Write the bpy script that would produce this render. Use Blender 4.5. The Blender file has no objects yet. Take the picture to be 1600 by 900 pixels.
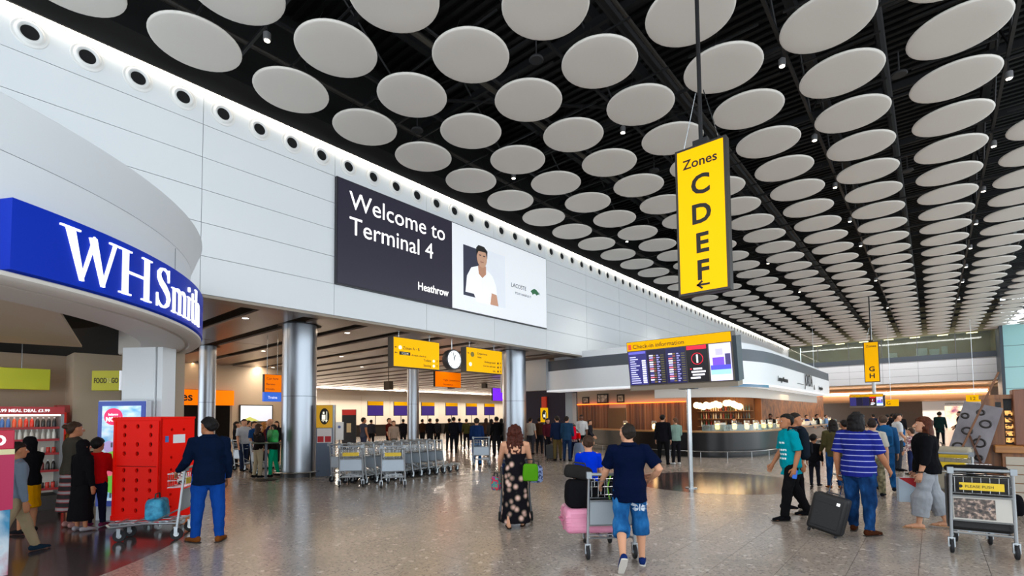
import bpy, bmesh, math, random
from mathutils import Vector, Matrix, noise
import numpy as np
R_ = math.radians
rnd = random.Random(7)
scene = bpy.context.scene
COL = scene.collection

# ------------------------------------------------------------------ camera
EYE = Vector((0, 0, 1.75)); FPX = 774.21; PPY = 614.07
FW = Vector((-0.64612794, 0.76169804, 0.04831967))
RT = Vector((0.76221884, 0.64723457, -0.01048052))
UP = Vector((0.03925715, -0.0300584, 0.99877694))
cam = bpy.data.cameras.new('camera'); cam_o = bpy.data.objects.new('camera', cam); COL.objects.link(cam_o)
cam.sensor_fit = 'HORIZONTAL'; cam.sensor_width = 36; cam.lens = FPX/1600*36
cam.shift_y = (PPY-450)/1600; cam.clip_end = 400
m = Matrix.Identity(4)
for i in range(3):
    m[i][0] = RT[i]; m[i][1] = UP[i]; m[i][2] = -FW[i]; m[i][3] = EYE[i]
cam_o.matrix_world = m
scene.camera = cam_o

# ------------------------------------------------------------------ world, exposure, large lamps
w = bpy.data.worlds.new('world'); scene.world = w; w.use_nodes = True
bg = w.node_tree.nodes['Background']; bg.inputs[0].default_value = (0.86, 0.94, 1.0, 1); bg.inputs[1].default_value = 2.25
scene.view_settings.view_transform = 'Standard'; scene.view_settings.look = 'None'
scene.view_settings.gamma = 1.0; scene.view_settings.use_curve_mapping = False
scene.view_settings.exposure = 0.55

def area(name, loc, target, sx, sy, power, color):
    l = bpy.data.lights.new(name, 'AREA'); l.shape = 'RECTANGLE'; l.size = sx; l.size_y = sy
    l.energy = power; l.color = color
    o = bpy.data.objects.new(name, l); COL.objects.link(o); o.location = loc
    d = Vector(target)-Vector(loc)
    o.rotation_euler = d.to_track_quat('-Z', 'Y').to_euler()
    return o
WARM = (1.0, 0.74, 0.50); NEUT = (1.0, 0.90, 0.78)
WALLX = -12.7; SOFF = 4.68
# luminaires in the slots of the check-in soffit (long along x)
for yy in (2.09, 5.43, 8.77, 12.11, 15.45, 18.79, 23.8, 28.81, 33.82, 38.83):
    lo = area('slot_fill_light', (-22, yy, SOFF+0.03), (-22, yy, 0), 14, 0.10, 70, WARM)
for yy in (18.79, 25.47, 32.15, 38.83, 45.51):
    area('slot_fill_light', (-37, yy, SOFF+0.03), (-37, yy, 0), 13, 0.10, 170, NEUT)
# wall washer at the back of the check-in hall
area('washer_lamp', (-44.6, 34, 4.55), (-46, 34, 2.6), 0.15, 52, 2300, (1.0, 0.86, 0.70)).rotation_euler = (0, R_(-32), 0)
# downlights high between the disc columns
for xx in (-10.18, -6.23, -2.28, 1.67):
    for yy in (4.3, 12.2, 20.1, 28.0, 36, 46, 56):
        l = bpy.data.lights.new('hall_downlight', 'SPOT'); l.energy = (120 if xx < -3 else 330) if yy < 15 else 640; l.color = (1.0, 0.93, 0.85)
        l.spot_size = R_(95); l.spot_blend = 0.8; l.shadow_soft_size = 0.06
        o = bpy.data.objects.new('hall_downlight', l); COL.objects.link(o); o.location = (xx, yy, 9.55)
# shop and cafe interior lamps
area('shop_lamp', (-12.6, 0.6, 3.3), (-12.6, 0.6, 0), 1.6, 0.5, 60, (1.0, 0.88, 0.76))
area('cafe_lamp', (-10.5, 24.0, 2.95), (-10.5, 24, 0), 6, 2.0, 65, (1.0, 0.66, 0.38))
area('cafe_lamp', (-7.2, 30.0, 2.95), (-7.6, 30, 0), 2.0, 12, 120, (1.0, 0.70, 0.42))
area('far_wall_fill', (-4, 62.6, 9.25), (-4, 65.4, 6.2), 16, 0.2, 200, (1, .97, .94))  # added area light, unseen, only to brighten the far wall
area('far_lamp', (-2.0, 70.0, 4.6), (-2, 70, 0), 20, 0.3, 1100, (1.0, 0.80, 0.6))

# ------------------------------------------------------------------ pixel helpers (1600x900 frame -> world points)
def ray(px, py): return FW + (px-800)/FPX*RT + (PPY-py)/FPX*UP
def onz(px, py, z): d = ray(px, py); return EYE + d*((z-EYE.z)/d.z)
def onx(px, py, x): d = ray(px, py); return EYE + d*(x/d.x)
def ony(px, py, y): d = ray(px, py); return EYE + d*(y/d.y)
def gp(px, depth, py=690):
    d = ray(px, py); p = EYE + d*depth; return Vector((p.x, p.y, 0))
def heading(p, ang):
    """rotation about z for a thing facing +Y: ang 0 = away from the eye, 90 = to the right, 180 = towards the eye"""
    a = math.atan2(p[1]-EYE.y, p[0]-EYE.x)
    return a - R_(ang) - math.pi/2

# ------------------------------------------------------------------ materials
MATS = {}
def srgb(h):
    if isinstance(h, str):
        h = h.lstrip('#'); c = [int(h[i:i+2], 16)/255 for i in (0, 2, 4)]
    else: c = h
    return tuple(x/12.92 if x <= 0.04045 else ((x+0.055)/1.055)**2.4 for x in c)
def mat(name, col, rough=0.5, metal=0.0, emit=0.0, bump=0.0, bscale=40, var=0.0, vscale=6, spec=0.5, coat=0.0, trans=0.0, ior=1.45, aniso=0.0):
    if name in MATS: return MATS[name]
    m = bpy.data.materials.new(name); m.use_nodes = True; nt = m.node_tree; b = nt.nodes['Principled BSDF']
    c = srgb(col) + (1,)
    b.inputs['Base Color'].default_value = c; b.inputs['Roughness'].default_value = rough; b.inputs['Metallic'].default_value = metal
    b.inputs['Specular IOR Level'].default_value = spec; b.inputs['Coat Weight'].default_value = coat
    b.inputs['Transmission Weight'].default_value = trans; b.inputs['IOR'].default_value = ior; b.inputs['Anisotropic'].default_value = aniso
    if emit: b.inputs['Emission Color'].default_value = c; b.inputs['Emission Strength'].default_value = emit
    if var or bump:
        tc = nt.nodes.new('ShaderNodeTexCoord'); nz = nt.nodes.new('ShaderNodeTexNoise')
        nt.links.new(tc.outputs['Object'], nz.inputs['Vector'])
        nz.inputs['Scale'].default_value = vscale if var else bscale; nz.inputs['Detail'].default_value = 5
        if var:
            mx = nt.nodes.new('ShaderNodeMix'); mx.data_type = 'RGBA'
            nt.links.new(nz.outputs['Fac'], mx.inputs['Factor'])
            mx.inputs['A'].default_value = tuple(x*(1-var) for x in c[:3])+(1,); mx.inputs['B'].default_value = tuple(min(1, x*(1+var)) for x in c[:3])+(1,)
            nt.links.new(mx.outputs['Result'], b.inputs['Base Color'])
        if bump:
            n2 = nt.nodes.new('ShaderNodeTexNoise'); n2.inputs['Scale'].default_value = bscale; n2.inputs['Detail'].default_value = 3
            nt.links.new(tc.outputs['Object'], n2.inputs['Vector'])
            bp = nt.nodes.new('ShaderNodeBump'); bp.inputs['Strength'].default_value = bump; bp.inputs['Distance'].default_value = 0.01
            nt.links.new(n2.outputs['Fac'], bp.inputs['Height']); nt.links.new(bp.outputs['Normal'], b.inputs['Normal'])
    MATS[name] = m
    return m
def ramp_mat(name, kind, stops, scale=(1, 1, 1), rough=0.6, coord='Object', interp='LINEAR', tex=None, metal=0.0, emit=0.0, spec=0.5, bump=0.0):
    """pattern material: kind noise / voronoi / wave_z / wave_x / grad_z, colours picked through a ramp"""
    if name in MATS: return MATS[name]
    m = bpy.data.materials.new(name); m.use_nodes = True; nt = m.node_tree; b = nt.nodes['Principled BSDF']
    tc = nt.nodes.new('ShaderNodeTexCoord'); mp = nt.nodes.new('ShaderNodeMapping'); mp.inputs['Scale'].default_value = scale
    nt.links.new(tc.outputs[coord], mp.inputs['Vector'])
    if kind == 'noise':
        t = nt.nodes.new('ShaderNodeTexNoise'); t.inputs['Scale'].default_value = 1; t.inputs['Detail'].default_value = 6; out = t.outputs['Fac']
    elif kind == 'voronoi':
        t = nt.nodes.new('ShaderNodeTexVoronoi'); t.inputs['Scale'].default_value = 1; out = t.outputs['Distance']
    elif kind == 'cells':
        t = nt.nodes.new('ShaderNodeTexVoronoi'); t.inputs['Scale'].default_value = 1
        sp = nt.nodes.new('ShaderNodeSeparateColor'); nt.links.new(t.outputs['Color'], sp.inputs['Color']); out = sp.outputs[0]
    else:
        t = nt.nodes.new('ShaderNodeTexWave'); t.inputs['Scale'].default_value = 1; t.bands_direction = {'wave_z': 'Z', 'wave_x': 'X', 'wave_y': 'Y'}[kind]; out = t.outputs['Fac']
        t.inputs['Distortion'].default_value = 0.0
    nt.links.new(mp.outputs['Vector'], t.inputs['Vector'])
    r = nt.nodes.new('ShaderNodeValToRGB'); r.color_ramp.interpolation = interp
    el = r.color_ramp.elements
    while len(el) < len(stops): el.new(0.5)
    for e, (p, c) in zip(el, stops): e.position = p; e.color = srgb(c)+(1,)
    nt.links.new(out, r.inputs['Fac']); nt.links.new(r.outputs['Color'], b.inputs['Base Color'])
    b.inputs['Roughness'].default_value = rough; b.inputs['Metallic'].default_value = metal; b.inputs['Specular IOR Level'].default_value = spec
    if emit:
        nt.links.new(r.outputs['Color'], b.inputs['Emission Color']); b.inputs['Emission Strength'].default_value = emit
    if bump:
        bp = nt.nodes.new('ShaderNodeBump'); bp.inputs['Strength'].default_value = bump; bp.inputs['Distance'].default_value = 0.005
        nt.links.new(out, bp.inputs['Height']); nt.links.new(bp.outputs['Normal'], b.inputs['Normal'])
    MATS[name] = m
    return m

# ------------------------------------------------------------------ mesh builder
class MB:
    def __init__(s): s.v = []; s.f = []
    def add(s, vs, fs):
        k = len(s.v); s.v += [tuple(x) for x in vs]; s.f += [tuple(i+k for i in f) for f in fs]; return s
    def box(s, x0, x1, y0, y1, z0, z1, M=None):
        vs = [Vector((x, y, z)) for x in (x0, x1) for y in (y0, y1) for z in (z0, z1)]
        if M is not None: vs = [M @ v for v in vs]
        return s.add(vs, [(0, 1, 3, 2), (4, 6, 7, 5), (0, 4, 5, 1), (2, 3, 7, 6), (0, 2, 6, 4), (1, 5, 7, 3)])
    def tube(s, pts, r, n=8, closed=False):
        pts = [Vector(p) for p in pts]; N = len(pts); rings = []
        rr = r if isinstance(r, (list, tuple)) else [r]*N
        prev = None
        for i, p in enumerate(pts):
            if closed: t = (pts[(i+1) % N]-pts[i-1])
            else: t = (pts[min(i+1, N-1)]-pts[max(i-1, 0)])
            t.normalize()
            if prev is None: a = t.orthogonal().normalized()
            else:
                a = prev - t*prev.dot(t)
                a = a.normalized() if a.length > 1e-6 else t.orthogonal().normalized()
            prev = a; b = t.cross(a)
            rings.append([p + (a*math.cos(q)+b*math.sin(q))*rr[i] for q in (2*math.pi*j/n for j in range(n))])
        k = len(s.v)
        for ring in rings: s.v += [tuple(x) for x in ring]
        M = N if closed else N-1
        for i in range(M):
            for j in range(n):
                a0 = k+i*n+j; a1 = k+i*n+(j+1) % n; b0 = k+((i+1) % N)*n+j; b1 = k+((i+1) % N)*n+(j+1) % n
                s.f.append((a0, a1, b1, b0))
        if not closed:
            s.f.append(tuple(k+j for j in range(n))[::-1]); s.f.append(tuple(k+(N-1)*n+j for j in range(n)))
        return s
    def rings(s, rs, cap=True, loop=True):
        k = len(s.v); n = len(rs[0])
        for ring in rs: s.v += [tuple(x) for x in ring]
        for i in range(len(rs)-1):
            for j in range(n if loop else n-1):
                s.f.append((k+i*n+j, k+i*n+(j+1) % n, k+(i+1)*n+(j+1) % n, k+(i+1)*n+j))
        if cap:
            s.f.append(tuple(k+j for j in range(n))[::-1]); s.f.append(tuple(k+(len(rs)-1)*n+j for j in range(n)))
        return s
    def lathe(s, prof, n=24, M=None, cap=True, a0=0, a1=2*math.pi):
        """profile of (radius, z)"""
        full = abs(a1-a0-2*math.pi) < 1e-6
        N = n if full else n+1
        rs = []
        for r, z in prof:
            ring = [Vector((r*math.cos(a0+(a1-a0)*j/n), r*math.sin(a0+(a1-a0)*j/n), z)) for j in range(N)]
            rs.append([M @ v for v in ring] if M is not None else ring)
        return s.rings(rs, cap=cap and full, loop=full)
    def ell(s, c, r, n=12, m=8, M=None):
        rs = []
        for i in range(m+1):
            t = math.pi*(i+0.02)/(m+0.04); z = -math.cos(t); q = math.sin(t)
            ring = [Vector((c[0]+r[0]*q*math.cos(2*math.pi*j/n), c[1]+r[1]*q*math.sin(2*math.pi*j/n), c[2]+r[2]*z)) for j in range(n)]
            rs.append([M @ v for v in ring] if M is not None else ring)
        return s.rings(rs)
    def prism(s, poly, h0, h1, M=None):
        """polygon in xy, extruded from h0 to h1 in z"""
        n = len(poly)
        vs = [Vector((x, y, h0)) for x, y in poly]+[Vector((x, y, h1)) for x, y in poly]
        if M is not None: vs = [M @ v for v in vs]
        fs = [tuple(range(n))[::-1], tuple(range(n, 2*n))]+[(i, (i+1) % n, n+(i+1) % n, n+i) for i in range(n)]
        return s.add(vs, fs)
    def mesh(s, name, mt, smooth=False, angle=40):
        me = bpy.data.meshes.new(name); me.from_pydata(s.v, [], s.f)
        if mt: me.materials.append(mt)
        if smooth:
            me.polygons.foreach_set('use_smooth', [True]*len(me.polygons)); me.set_sharp_from_angle(angle=R_(angle))
        me.update()
        return me
    def build(s, name, mt, parent=None, smooth=False, angle=40, bevel=0, loc=None, seg=2):
        o = bpy.data.objects.new(name, s.mesh(name, mt, smooth, angle)); COL.objects.link(o)
        if parent is not None: o.parent = parent
        if loc is not None: o.location = loc
        if bevel:
            b = o.modifiers.new('bevel', 'BEVEL'); b.width = bevel; b.segments = seg; b.limit_method = 'ANGLE'
        return o
def link(name, me, parent=None, loc=None, rot=None):
    o = bpy.data.objects.new(name, me); COL.objects.link(o)
    if parent is not None: o.parent = parent
    if loc is not None: o.location = loc
    if rot is not None: o.rotation_euler = rot
    return o
def empty(name, loc=(0, 0, 0), rz=0):
    o = bpy.data.objects.new(name, None); o.empty_display_size = 0.1; COL.objects.link(o); o.location = loc; o.rotation_euler = (0, 0, rz); return o
def tag(o, label=None, cat=None, group=None, kind=None):
    if label: o['label'] = label
    if cat: o['category'] = cat
    if group: o['group'] = group
    if kind: o['kind'] = kind
    return o
def copy_tree(o, parent=None):
    c = o.copy(); COL.objects.link(c)
    if parent is not None: c.parent = parent
    for ch in list(o.children): copy_tree(ch, c)
    return c
def frame(o, x, y):
    """matrix whose x and y columns are the given directions and whose origin is o"""
    x = Vector(x).normalized(); y = Vector(y); y = (y-x*y.dot(x)).normalized(); z = x.cross(y)
    M = Matrix.Identity(4)
    for i in range(3): M[i][0] = x[i]; M[i][1] = y[i]; M[i][2] = z[i]; M[i][3] = o[i]
    return M
TXT = {}
TS = bpy.data.scenes.new('workbench')      # scratch scene so that temporary meshes evaluate quickly; removed at the end
def evaluated_mesh(o):
    TS.collection.objects.link(o); vl = TS.view_layers[0]; vl.update(); dg = vl.depsgraph
    return bpy.data.meshes.new_from_object(o.evaluated_get(dg))
def text_mesh(s, size, depth=0.002, bold=0.0, align='LEFT', sx=1.0):
    cu = bpy.data.curves.new('t', 'FONT'); cu.body = s; cu.size = size; cu.extrude = depth; cu.offset = bold; cu.align_x = align; cu.resolution_u = 3
    cu.space_line = 0.92
    o = bpy.data.objects.new('t', cu); me = evaluated_mesh(o)
    bpy.data.objects.remove(o); bpy.data.curves.remove(cu)
    if sx != 1.0: me.transform(Matrix.Diagonal((sx, 1, 1, 1)))
    return me
def text(s, size, mt, M, parent=None, depth=0.002, bold=0.0, align='LEFT', sx=1.0, name='lettering'):
    me = text_mesh(s, size, depth, bold, align, sx)
    me.transform(M); me.materials.clear(); me.materials.append(mt)
    o = bpy.data.objects.new(name, me); COL.objects.link(o)
    if parent is not None: o.parent = parent
    return o

ONES = 'first second third fourth fifth sixth seventh eighth ninth tenth eleventh twelfth thirteenth fourteenth fifteenth sixteenth seventeenth eighteenth nineteenth twentieth'.split()
def ordw(n):
    if n <= 20: return ONES[n-1]
    return ('twenty ' if n < 30 else 'thirty ')+ONES[n % 10-1] if n % 10 else {30: 'thirtieth', 40: 'fortieth'}[n]
# common materials
M_WHITE = mat('white_panel', '#dfe3e6', 0.35, bump=0.02, bscale=3)
M_BACK = mat('joint_grey', '#6f7479', 0.7)
M_BLACK = mat('black_metal', '#101011', 0.5)
M_DARK = mat('ceiling_black', '#060505', 0.75)
M_STEEL = mat('steel_tube', '#b9bdc0', 0.25, metal=1.0)
M_CHROME = mat('brushed_steel', '#a4aab2', 0.36, metal=1.0, bump=0.02, bscale=14)
M_ALU = mat('trolley_aluminium', '#aeb4b9', 0.34, metal=0.9)
M_YEL = mat('sign_yellow', '#ffbe00', 0.5, emit=0.2, spec=0.1)
M_YELB = mat('sign_yellow_lit', '#ffb800', 0.5, emit=0.22, spec=0.1)
M_ORA = mat('sign_orange', '#ff7d00', 0.5, emit=0.35, spec=0.1)
M_INK = mat('sign_ink', '#16140f', 0.6)
M_WTXT = mat('white_lettering', '#f4f4f4', 0.5, emit=0.5)
M_GREYM = mat('grey_metal', '#5c6066', 0.45, metal=0.4)
M_RUB = mat('rubber', '#15161a', 0.7)
M_GLASS = mat('clear_glass', '#e6f2f0', 0.02, trans=1.0, ior=1.45)
M_WOOD = ramp_mat('wood_brown', 'noise', [(0.3, '#6b3d1c'), (0.5, '#8a5428'), (0.7, '#a3682f')], scale=(14, 14, 1.2), rough=0.42)
M_DKWOOD = ramp_mat('wood_dark', 'noise', [(0.3, '#3a2012'), (0.6, '#5a3520')], scale=(14, 14, 1.5), rough=0.45)
# ================================================================== SETTING
# ---- floor: base, terrazzo tiles
def terrazzo():
    m = bpy.data.materials.new('terrazzo'); m.use_nodes = True; nt = m.node_tree; b = nt.nodes['Principled BSDF']; L = nt.links
    tc = nt.nodes.new('ShaderNodeTexCoord'); geo = nt.nodes.new('ShaderNodeNewGeometry')
    oi = nt.nodes.new('ShaderNodeObjectInfo')
    def vor(scale, thr0, thr1):
        v = nt.nodes.new('ShaderNodeTexVoronoi'); v.inputs['Scale'].default_value = scale; L.new(geo.outputs['Position'], v.inputs['Vector'])
        s = nt.nodes.new('ShaderNodeSeparateColor'); L.new(v.outputs['Color'], s.inputs['Color'])
        r = nt.nodes.new('ShaderNodeMapRange'); r.inputs['From Min'].default_value = thr0; r.inputs['From Max'].default_value = thr1; L.new(s.outputs[0], r.inputs['Value'])
        return r.outputs[0]
    n = nt.nodes.new('ShaderNodeTexNoise'); n.inputs['Scale'].default_value = 1.3; n.inputs['Detail'].default_value = 8; L.new(geo.outputs['Position'], n.inputs['Vector'])
    r = nt.nodes.new('ShaderNodeValToRGB'); e = r.color_ramp.elements
    e[0].position = 0.3; e[0].color = srgb('#90867d')+(1,); e[1].position = 0.7; e[1].color = srgb('#a2978d')+(1,)
    L.new(n.outputs['Fac'], r.inputs['Fac'])
    def mix(a, fac, col):
        x = nt.nodes.new('ShaderNodeMix'); x.data_type = 'RGBA'; L.new(fac, x.inputs['Factor']); L.new(a, x.inputs['A']); x.inputs['B'].default_value = srgb(col)+(1,); return x.outputs['Result']
    c = mix(r.outputs['Color'], vor(30, 0.86, 0.90), '#a79c91')
    c = mix(c, vor(17, 0.965, 0.975), '#bdb3a8')
    c = mix(c, vor(45, 0.82, 0.86), '#7d736c')
    L.new(c, b.inputs['Base Color'])
    b.inputs['Roughness'].default_value = 0.20; b.inputs['Specular IOR Level'].default_value = 0.6
    return m
M_TERR = terrazzo()
floor = MB().box(-47, 16, -6, 84, -0.30, -0.012).build('floor', mat('grout', '#4c463f', 0.6))
tag(floor, kind='structure')
TX, TY = 0.6, 0.9
tile_me = MB().box(0.002, TX-0.002, 0.002, TY-0.002, -0.012, 0.0).mesh('floor_tile', M_TERR)
cells = []
for i in range(-78, 27):
    for j in range(-6, 93):
        x = -0.19+i*TX; y = -0.2+j*TY
        p = Vector((x+0.3, y+0.45, 0)) - EYE; d = p.dot(FW)
        if d > 0.5:
            sx = 800+FPX*p.dot(RT)/d; sy = PPY-FPX*p.dot(UP)/d
            vis = -60 < sx < 1660 and sy < 960
        else: vis = False
        cells.append((d if vis else 1e6+p.length, x, y))
cells.sort()
for d, x, y in cells[:300]: link('floor_tile', tile_me, floor, (x, y, 0))
rest = MB()
for d, x, y in cells[300:]:
    if x < -46.5: continue
    x0, x1, y0, y1 = x+0.002, x+TX-0.002, y+0.002, y+TY-0.002
    rest.add([(x0, y0, -0.012), (x1, y0, -0.012), (x1, y1, -0.012), (x0, y1, -0.012), (x0, y0, 0), (x1, y0, 0), (x1, y1, 0), (x0, y1, 0)],
             [(4, 5, 6, 7), (0, 1, 5, 4), (1, 2, 6, 5), (2, 3, 7, 6), (3, 0, 4, 7)])
tag(rest.build('floor_tile', M_TERR, floor), 'the farther and hidden floor tiles', kind='stuff')
# dark inlays let into the floor: the round one under the departures board, the one under the shop drum
M_INLAY = ramp_mat('dark_terrazzo', 'noise', [(0.35, '#3d3634'), (0.65, '#55494a')], scale=(30, 30, 30), rough=0.14)
pl = [(-4.42+2.2*math.cos(a), 13.45+2.2*math.sin(a)) for a in (2*math.pi*k/64 for k in range(64))]
tag(MB().prism(pl, -0.01, 0.0015).build('floor_inlay', M_INLAY, floor), 'round dark inlay under the board')
DRUM = (-11.8, -2.41); DR = 5.86
pl = [(DRUM[0]+5.86*math.cos(a), DRUM[1]+5.86*math.sin(a)) for a in (2*math.pi*k/96 for k in range(96))]
tag(MB().prism(pl, -0.01, 0.0015).build('floor_inlay', M_INLAY, floor), 'dark polished floor of the shop')

# ---- left wall of panels, air nozzles, cove
PW = 3.34; PY0 = 3.95-2*PW; ROWS = [4.65, 5.54, 6.32, 7.10, 7.86, 8.64, 9.36]
YEND = 65.4
wall_left = MB().box(WALLX-0.35, WALLX-0.03, PY0, YEND, 4.60, 9.9).build('wall_left', M_BACK); tag(wall_left, kind='structure')
cache = {}
ncol = int(math.ceil((YEND-PY0)/PW))
for c in range(ncol):
    y0 = PY0+c*PW; y1 = min(y0+PW, YEND)
    for k in range(6):
        key = (round(y1-y0, 3), k)
        if key not in cache:
            cache[key] = MB().box(WALLX-0.03, WALLX, 0.006, y1-y0-0.006, ROWS[k]+0.006, ROWS[k+1]-0.006).mesh('wall_panel', M_WHITE)
        link('wall_panel', cache[key], wall_left, (0, y0, 0))
M_VOID = mat('nozzle_throat', '#050505', 0.8)
Mx = frame((0, 0, 0), (0, 1, 0), (0, 0, 1))      # local z -> +x
noz = MB().lathe([(0.27, -0.02), (0.27, 0.012), (0.255, 0.02), (0.235, 0.012), (0.215, 0.016), (0.20, 0.05), (0.17, 0.065), (0.145, 0.05), (0.125, 0.01), (0.12, -0.02)], 28, Mx, cap=False).mesh('air_nozzle', mat('nozzle_white', '#e4e4e2', 0.4), True, 60)
thr = MB().lathe([(0.0005, 0.03), (0.135, 0.028), (0.135, -0.02)], 20, Mx, cap=False).mesh('nozzle_throat', M_VOID)
k = 0
while True:
    y = PY0+PW/8+k*PW/4; k += 1
    if y > YEND-0.3: break
    n_ = link('air_nozzle', noz, wall_left, (WALLX, y, 9.07)); link('nozzle_throat', thr, n_, (0, 0, 0))
# cove: light strip and dark edge beam
M_COVE = mat('cove_light', '#fff1da', 0.5, emit=15.0)
tag(MB().box(WALLX+0.02, WALLX+0.07, PY0, YEND, 9.42, 9.45).build('light_strip', M_COVE, wall_left), 'glowing cove light strip')
trim1 = MB().box(WALLX, WALLX+0.16, PY0, YEND, 9.47, 9.62).box(WALLX+0.16, WALLX+0.2, PY0, YEND, 9.40, 9.95).build('trim_1', mat('beam_dark', '#1c1a19', 0.6)); tag(trim1, kind='structure')
tag(MB().box(WALLX-0.35, WALLX-0.05, PY0, YEND+0.3, 9.9, 12.75).build('trim_6', M_DARK), kind='structure')
# lower lip of the wall above the check-in hall
trim2 = MB().box(WALLX-0.45, WALLX-0.005, 3.4, YEND, 4.58, 4.645).build('trim_2', mat('lip_bronze', '#8d8377', 0.4, metal=0.3)); tag(trim2, kind='structure')

# ---- far wall with glazed gallery, right wall
far = MB().box(-12.7, 5.0, YEND+0.03, YEND+0.3, 4.72, 7.0).build('wall_far', M_BACK); tag(far, kind='structure')
M_FARP = mat('far_panel', '#e8eaee', 0.45)
ws = []; x = -12.7
while x < 4.9:
    x1 = min(x+2.93, 4.9)
    for k in range(3):
        MB().box(x+0.01, x1-0.01, YEND, YEND+0.03, 4.76+k*0.76+0.01, 4.76+(k+1)*0.76-0.01).build('wall_panel', M_FARP, far)
    x = x1
tag(MB().box(-12.9, 4.95, YEND-0.15, YEND+0.3, 7.04, 7.55).build('trim_3', mat('band_slate', '#4a525c', 0.5)), kind='structure')
gal = empty('window_1', (0, YEND+0.05, 0)); tag(gal, kind='structure')
x = -12.7
while x < 4.8:
    MB().box(x+0.03, min(x+2.9, 4.9)-0.03, 0, 0.02, 7.55, 9.55).build('pane', mat('gallery_glass', '#c7d4cd', 0.03, trans=0.9, ior=1.3), gal)
    MB().box(x-0.03, x+0.03, -0.02, 0.06, 7.55, 9.6).build('mullion', M_GREYM, gal)
    x += 2.93
# room behind the gallery glass
back = MB().box(-13, 5.2, YEND+9, YEND+9.2, 7.0, 11).box(-13.3, -13.1, YEND-0.1, YEND+9.2, 4.7, 12.7).box(5.05, 5.25, YEND-0.1, YEND+9.2, 4.7, 12.7).box(-13.1, 5.1, YEND+0.3, YEND+0.5, 9.6, 12.8).build('wall_gallery', mat('gallery_wall', '#8c8466', 0.7)); tag(back, kind='structure')
tag(MB().box(-13, 5, YEND+0.35, YEND+9.2, 7.0, 7.15).build('floor', mat('gallery_floor', '#6c6450', 0.6)), kind='structure')
tag(MB().box(-13, 5, YEND+0.35, YEND+9.2, 10.4, 10.6).build('ceiling', mat('gallery_ceiling', '#77705a', 0.7)), kind='structure')
M_FARL = mat('lamp_warm', '#ffe9b0', 0.5, emit=5)
for i in range(7):
    for j in range(4):
        xx = -11.3+i*2.4; yy = YEND+1.5+j*2
        tag(MB().box(xx, xx+0.9, yy, yy+0.16, 10.33, 10.39).build('ceiling_lamp', M_FARL), 'warm strip lamp on the ceiling of the glazed gallery', 'lamp', 'strip lamps behind the gallery glass')
area('gallery_lamp', (-4, YEND+4, 10.3), (-4, YEND+4, 0), 14, 5, 260, (1, .86, .6))
for i, (xx, ww, hh, yy) in enumerate([(0.9, 0.5, 0.8, 2), (-1.1, 0.9, 0.7, 1.5), (-0.05, 0.8, 0.5, 1.2), (-3.4, 0.7, 0.5, 2.2)]):
    b = MB().box(xx, xx+ww, YEND+yy, YEND+yy+0.08, 7.75, 7.75+hh).box(xx+0.1, xx+ww-0.1, YEND+yy, YEND+yy+0.3, 7.15, 7.75)
    tag(b.build('notice_stand', mat('notice_white', '#cfd8d6', 0.5)), ['narrow tall white notice stand behind the gallery glass, rightmost', 'wide white notice stand behind the gallery glass', 'low white notice stand behind the gallery glass', 'small white notice stand at the left of the gallery glass'][i], 'notice stand')
wr = MB().box(4.98, 26, 61.95, 62.2, 0, 9.5).build('wall_right', M_GREYM); tag(wr, kind='structure')
M_TEAL = mat('teal_glass_panel', '#a9dada', 0.2, spec=0.6)
for i in range(5):
    for k in range(5):
        MB().box(5.0+i*4.0+0.02, 9.0+i*4.0-0.02, 61.9, 61.95, k*1.9+0.02, k*1.9+1.88).build('wall_panel', M_TEAL, wr)
tag(MB().box(4.78, 4.98, 61.6, 65.4, 0, 9.5).build('trim_4', mat('corner_slate', '#46505a', 0.5)), kind='structure')

# under the far wall: bronze bulkhead with a light line, white shop wall, soffit
tag(MB().box(-13, 8, YEND, 82, 4.70, 4.82).build('ceiling', mat('far_soffit', '#b8946f', 0.5)), kind='structure')
rs = []
for k in range(9):
    a = math.pi*(k/8)
    yy = 72.2-0.9*math.sin(a); zz = 3.75+0.75*math.cos(a)
    rs.append([Vector((-12, yy, zz)), Vector((4.6, yy, zz))])
bulk = MB().rings(rs, cap=False, loop=False).build('trim_5', mat('bronze_bulkhead', '#b58d6c', 0.3, metal=0.55), smooth=True, angle=80); tag(bulk, kind='structure')
tag(MB().box(-11.8, 4.4, 71.16, 71.2, 4.08, 4.16).build('light_strip', M_COVE, bulk), 'glowing light line')
tag(MB().box(-13, 8, 80.2, 80.5, 0, 4.8).build('wall_end', mat('end_wall', '#6e5f54', 0.7)), kind='structure')
ws = MB().box(-0.9, 1.0, 73.0, 73.3, 0, 3.05).box(3.6, 6.5, 73.0, 73.3, 0, 3.05).box(1.0, 3.6, 73.0, 73.3, 2.45, 3.05).build('wall_shop', mat('shop_wall_white', '#d4d9e0', 0.5)); tag(ws, kind='structure')
text('INTERNATIONAL ARRIVALS', 0.24, M_INK, frame((1.05, 72.98, 2.62), (1, 0, 0), (0, 0, 1)), ws, depth=0.005)
tag(MB().box(1.0, 3.6, 76.5, 76.6, 0, 2.5).build('wall_shop', ramp_mat('shop_glow', 'noise', [(0.3, '#8d4a66'), (0.5, '#ffd9b8'), (0.7, '#fff2dc')], scale=(1.1, 1, 0.9), rough=0.6, emit=0.9)), kind='structure')

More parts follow.
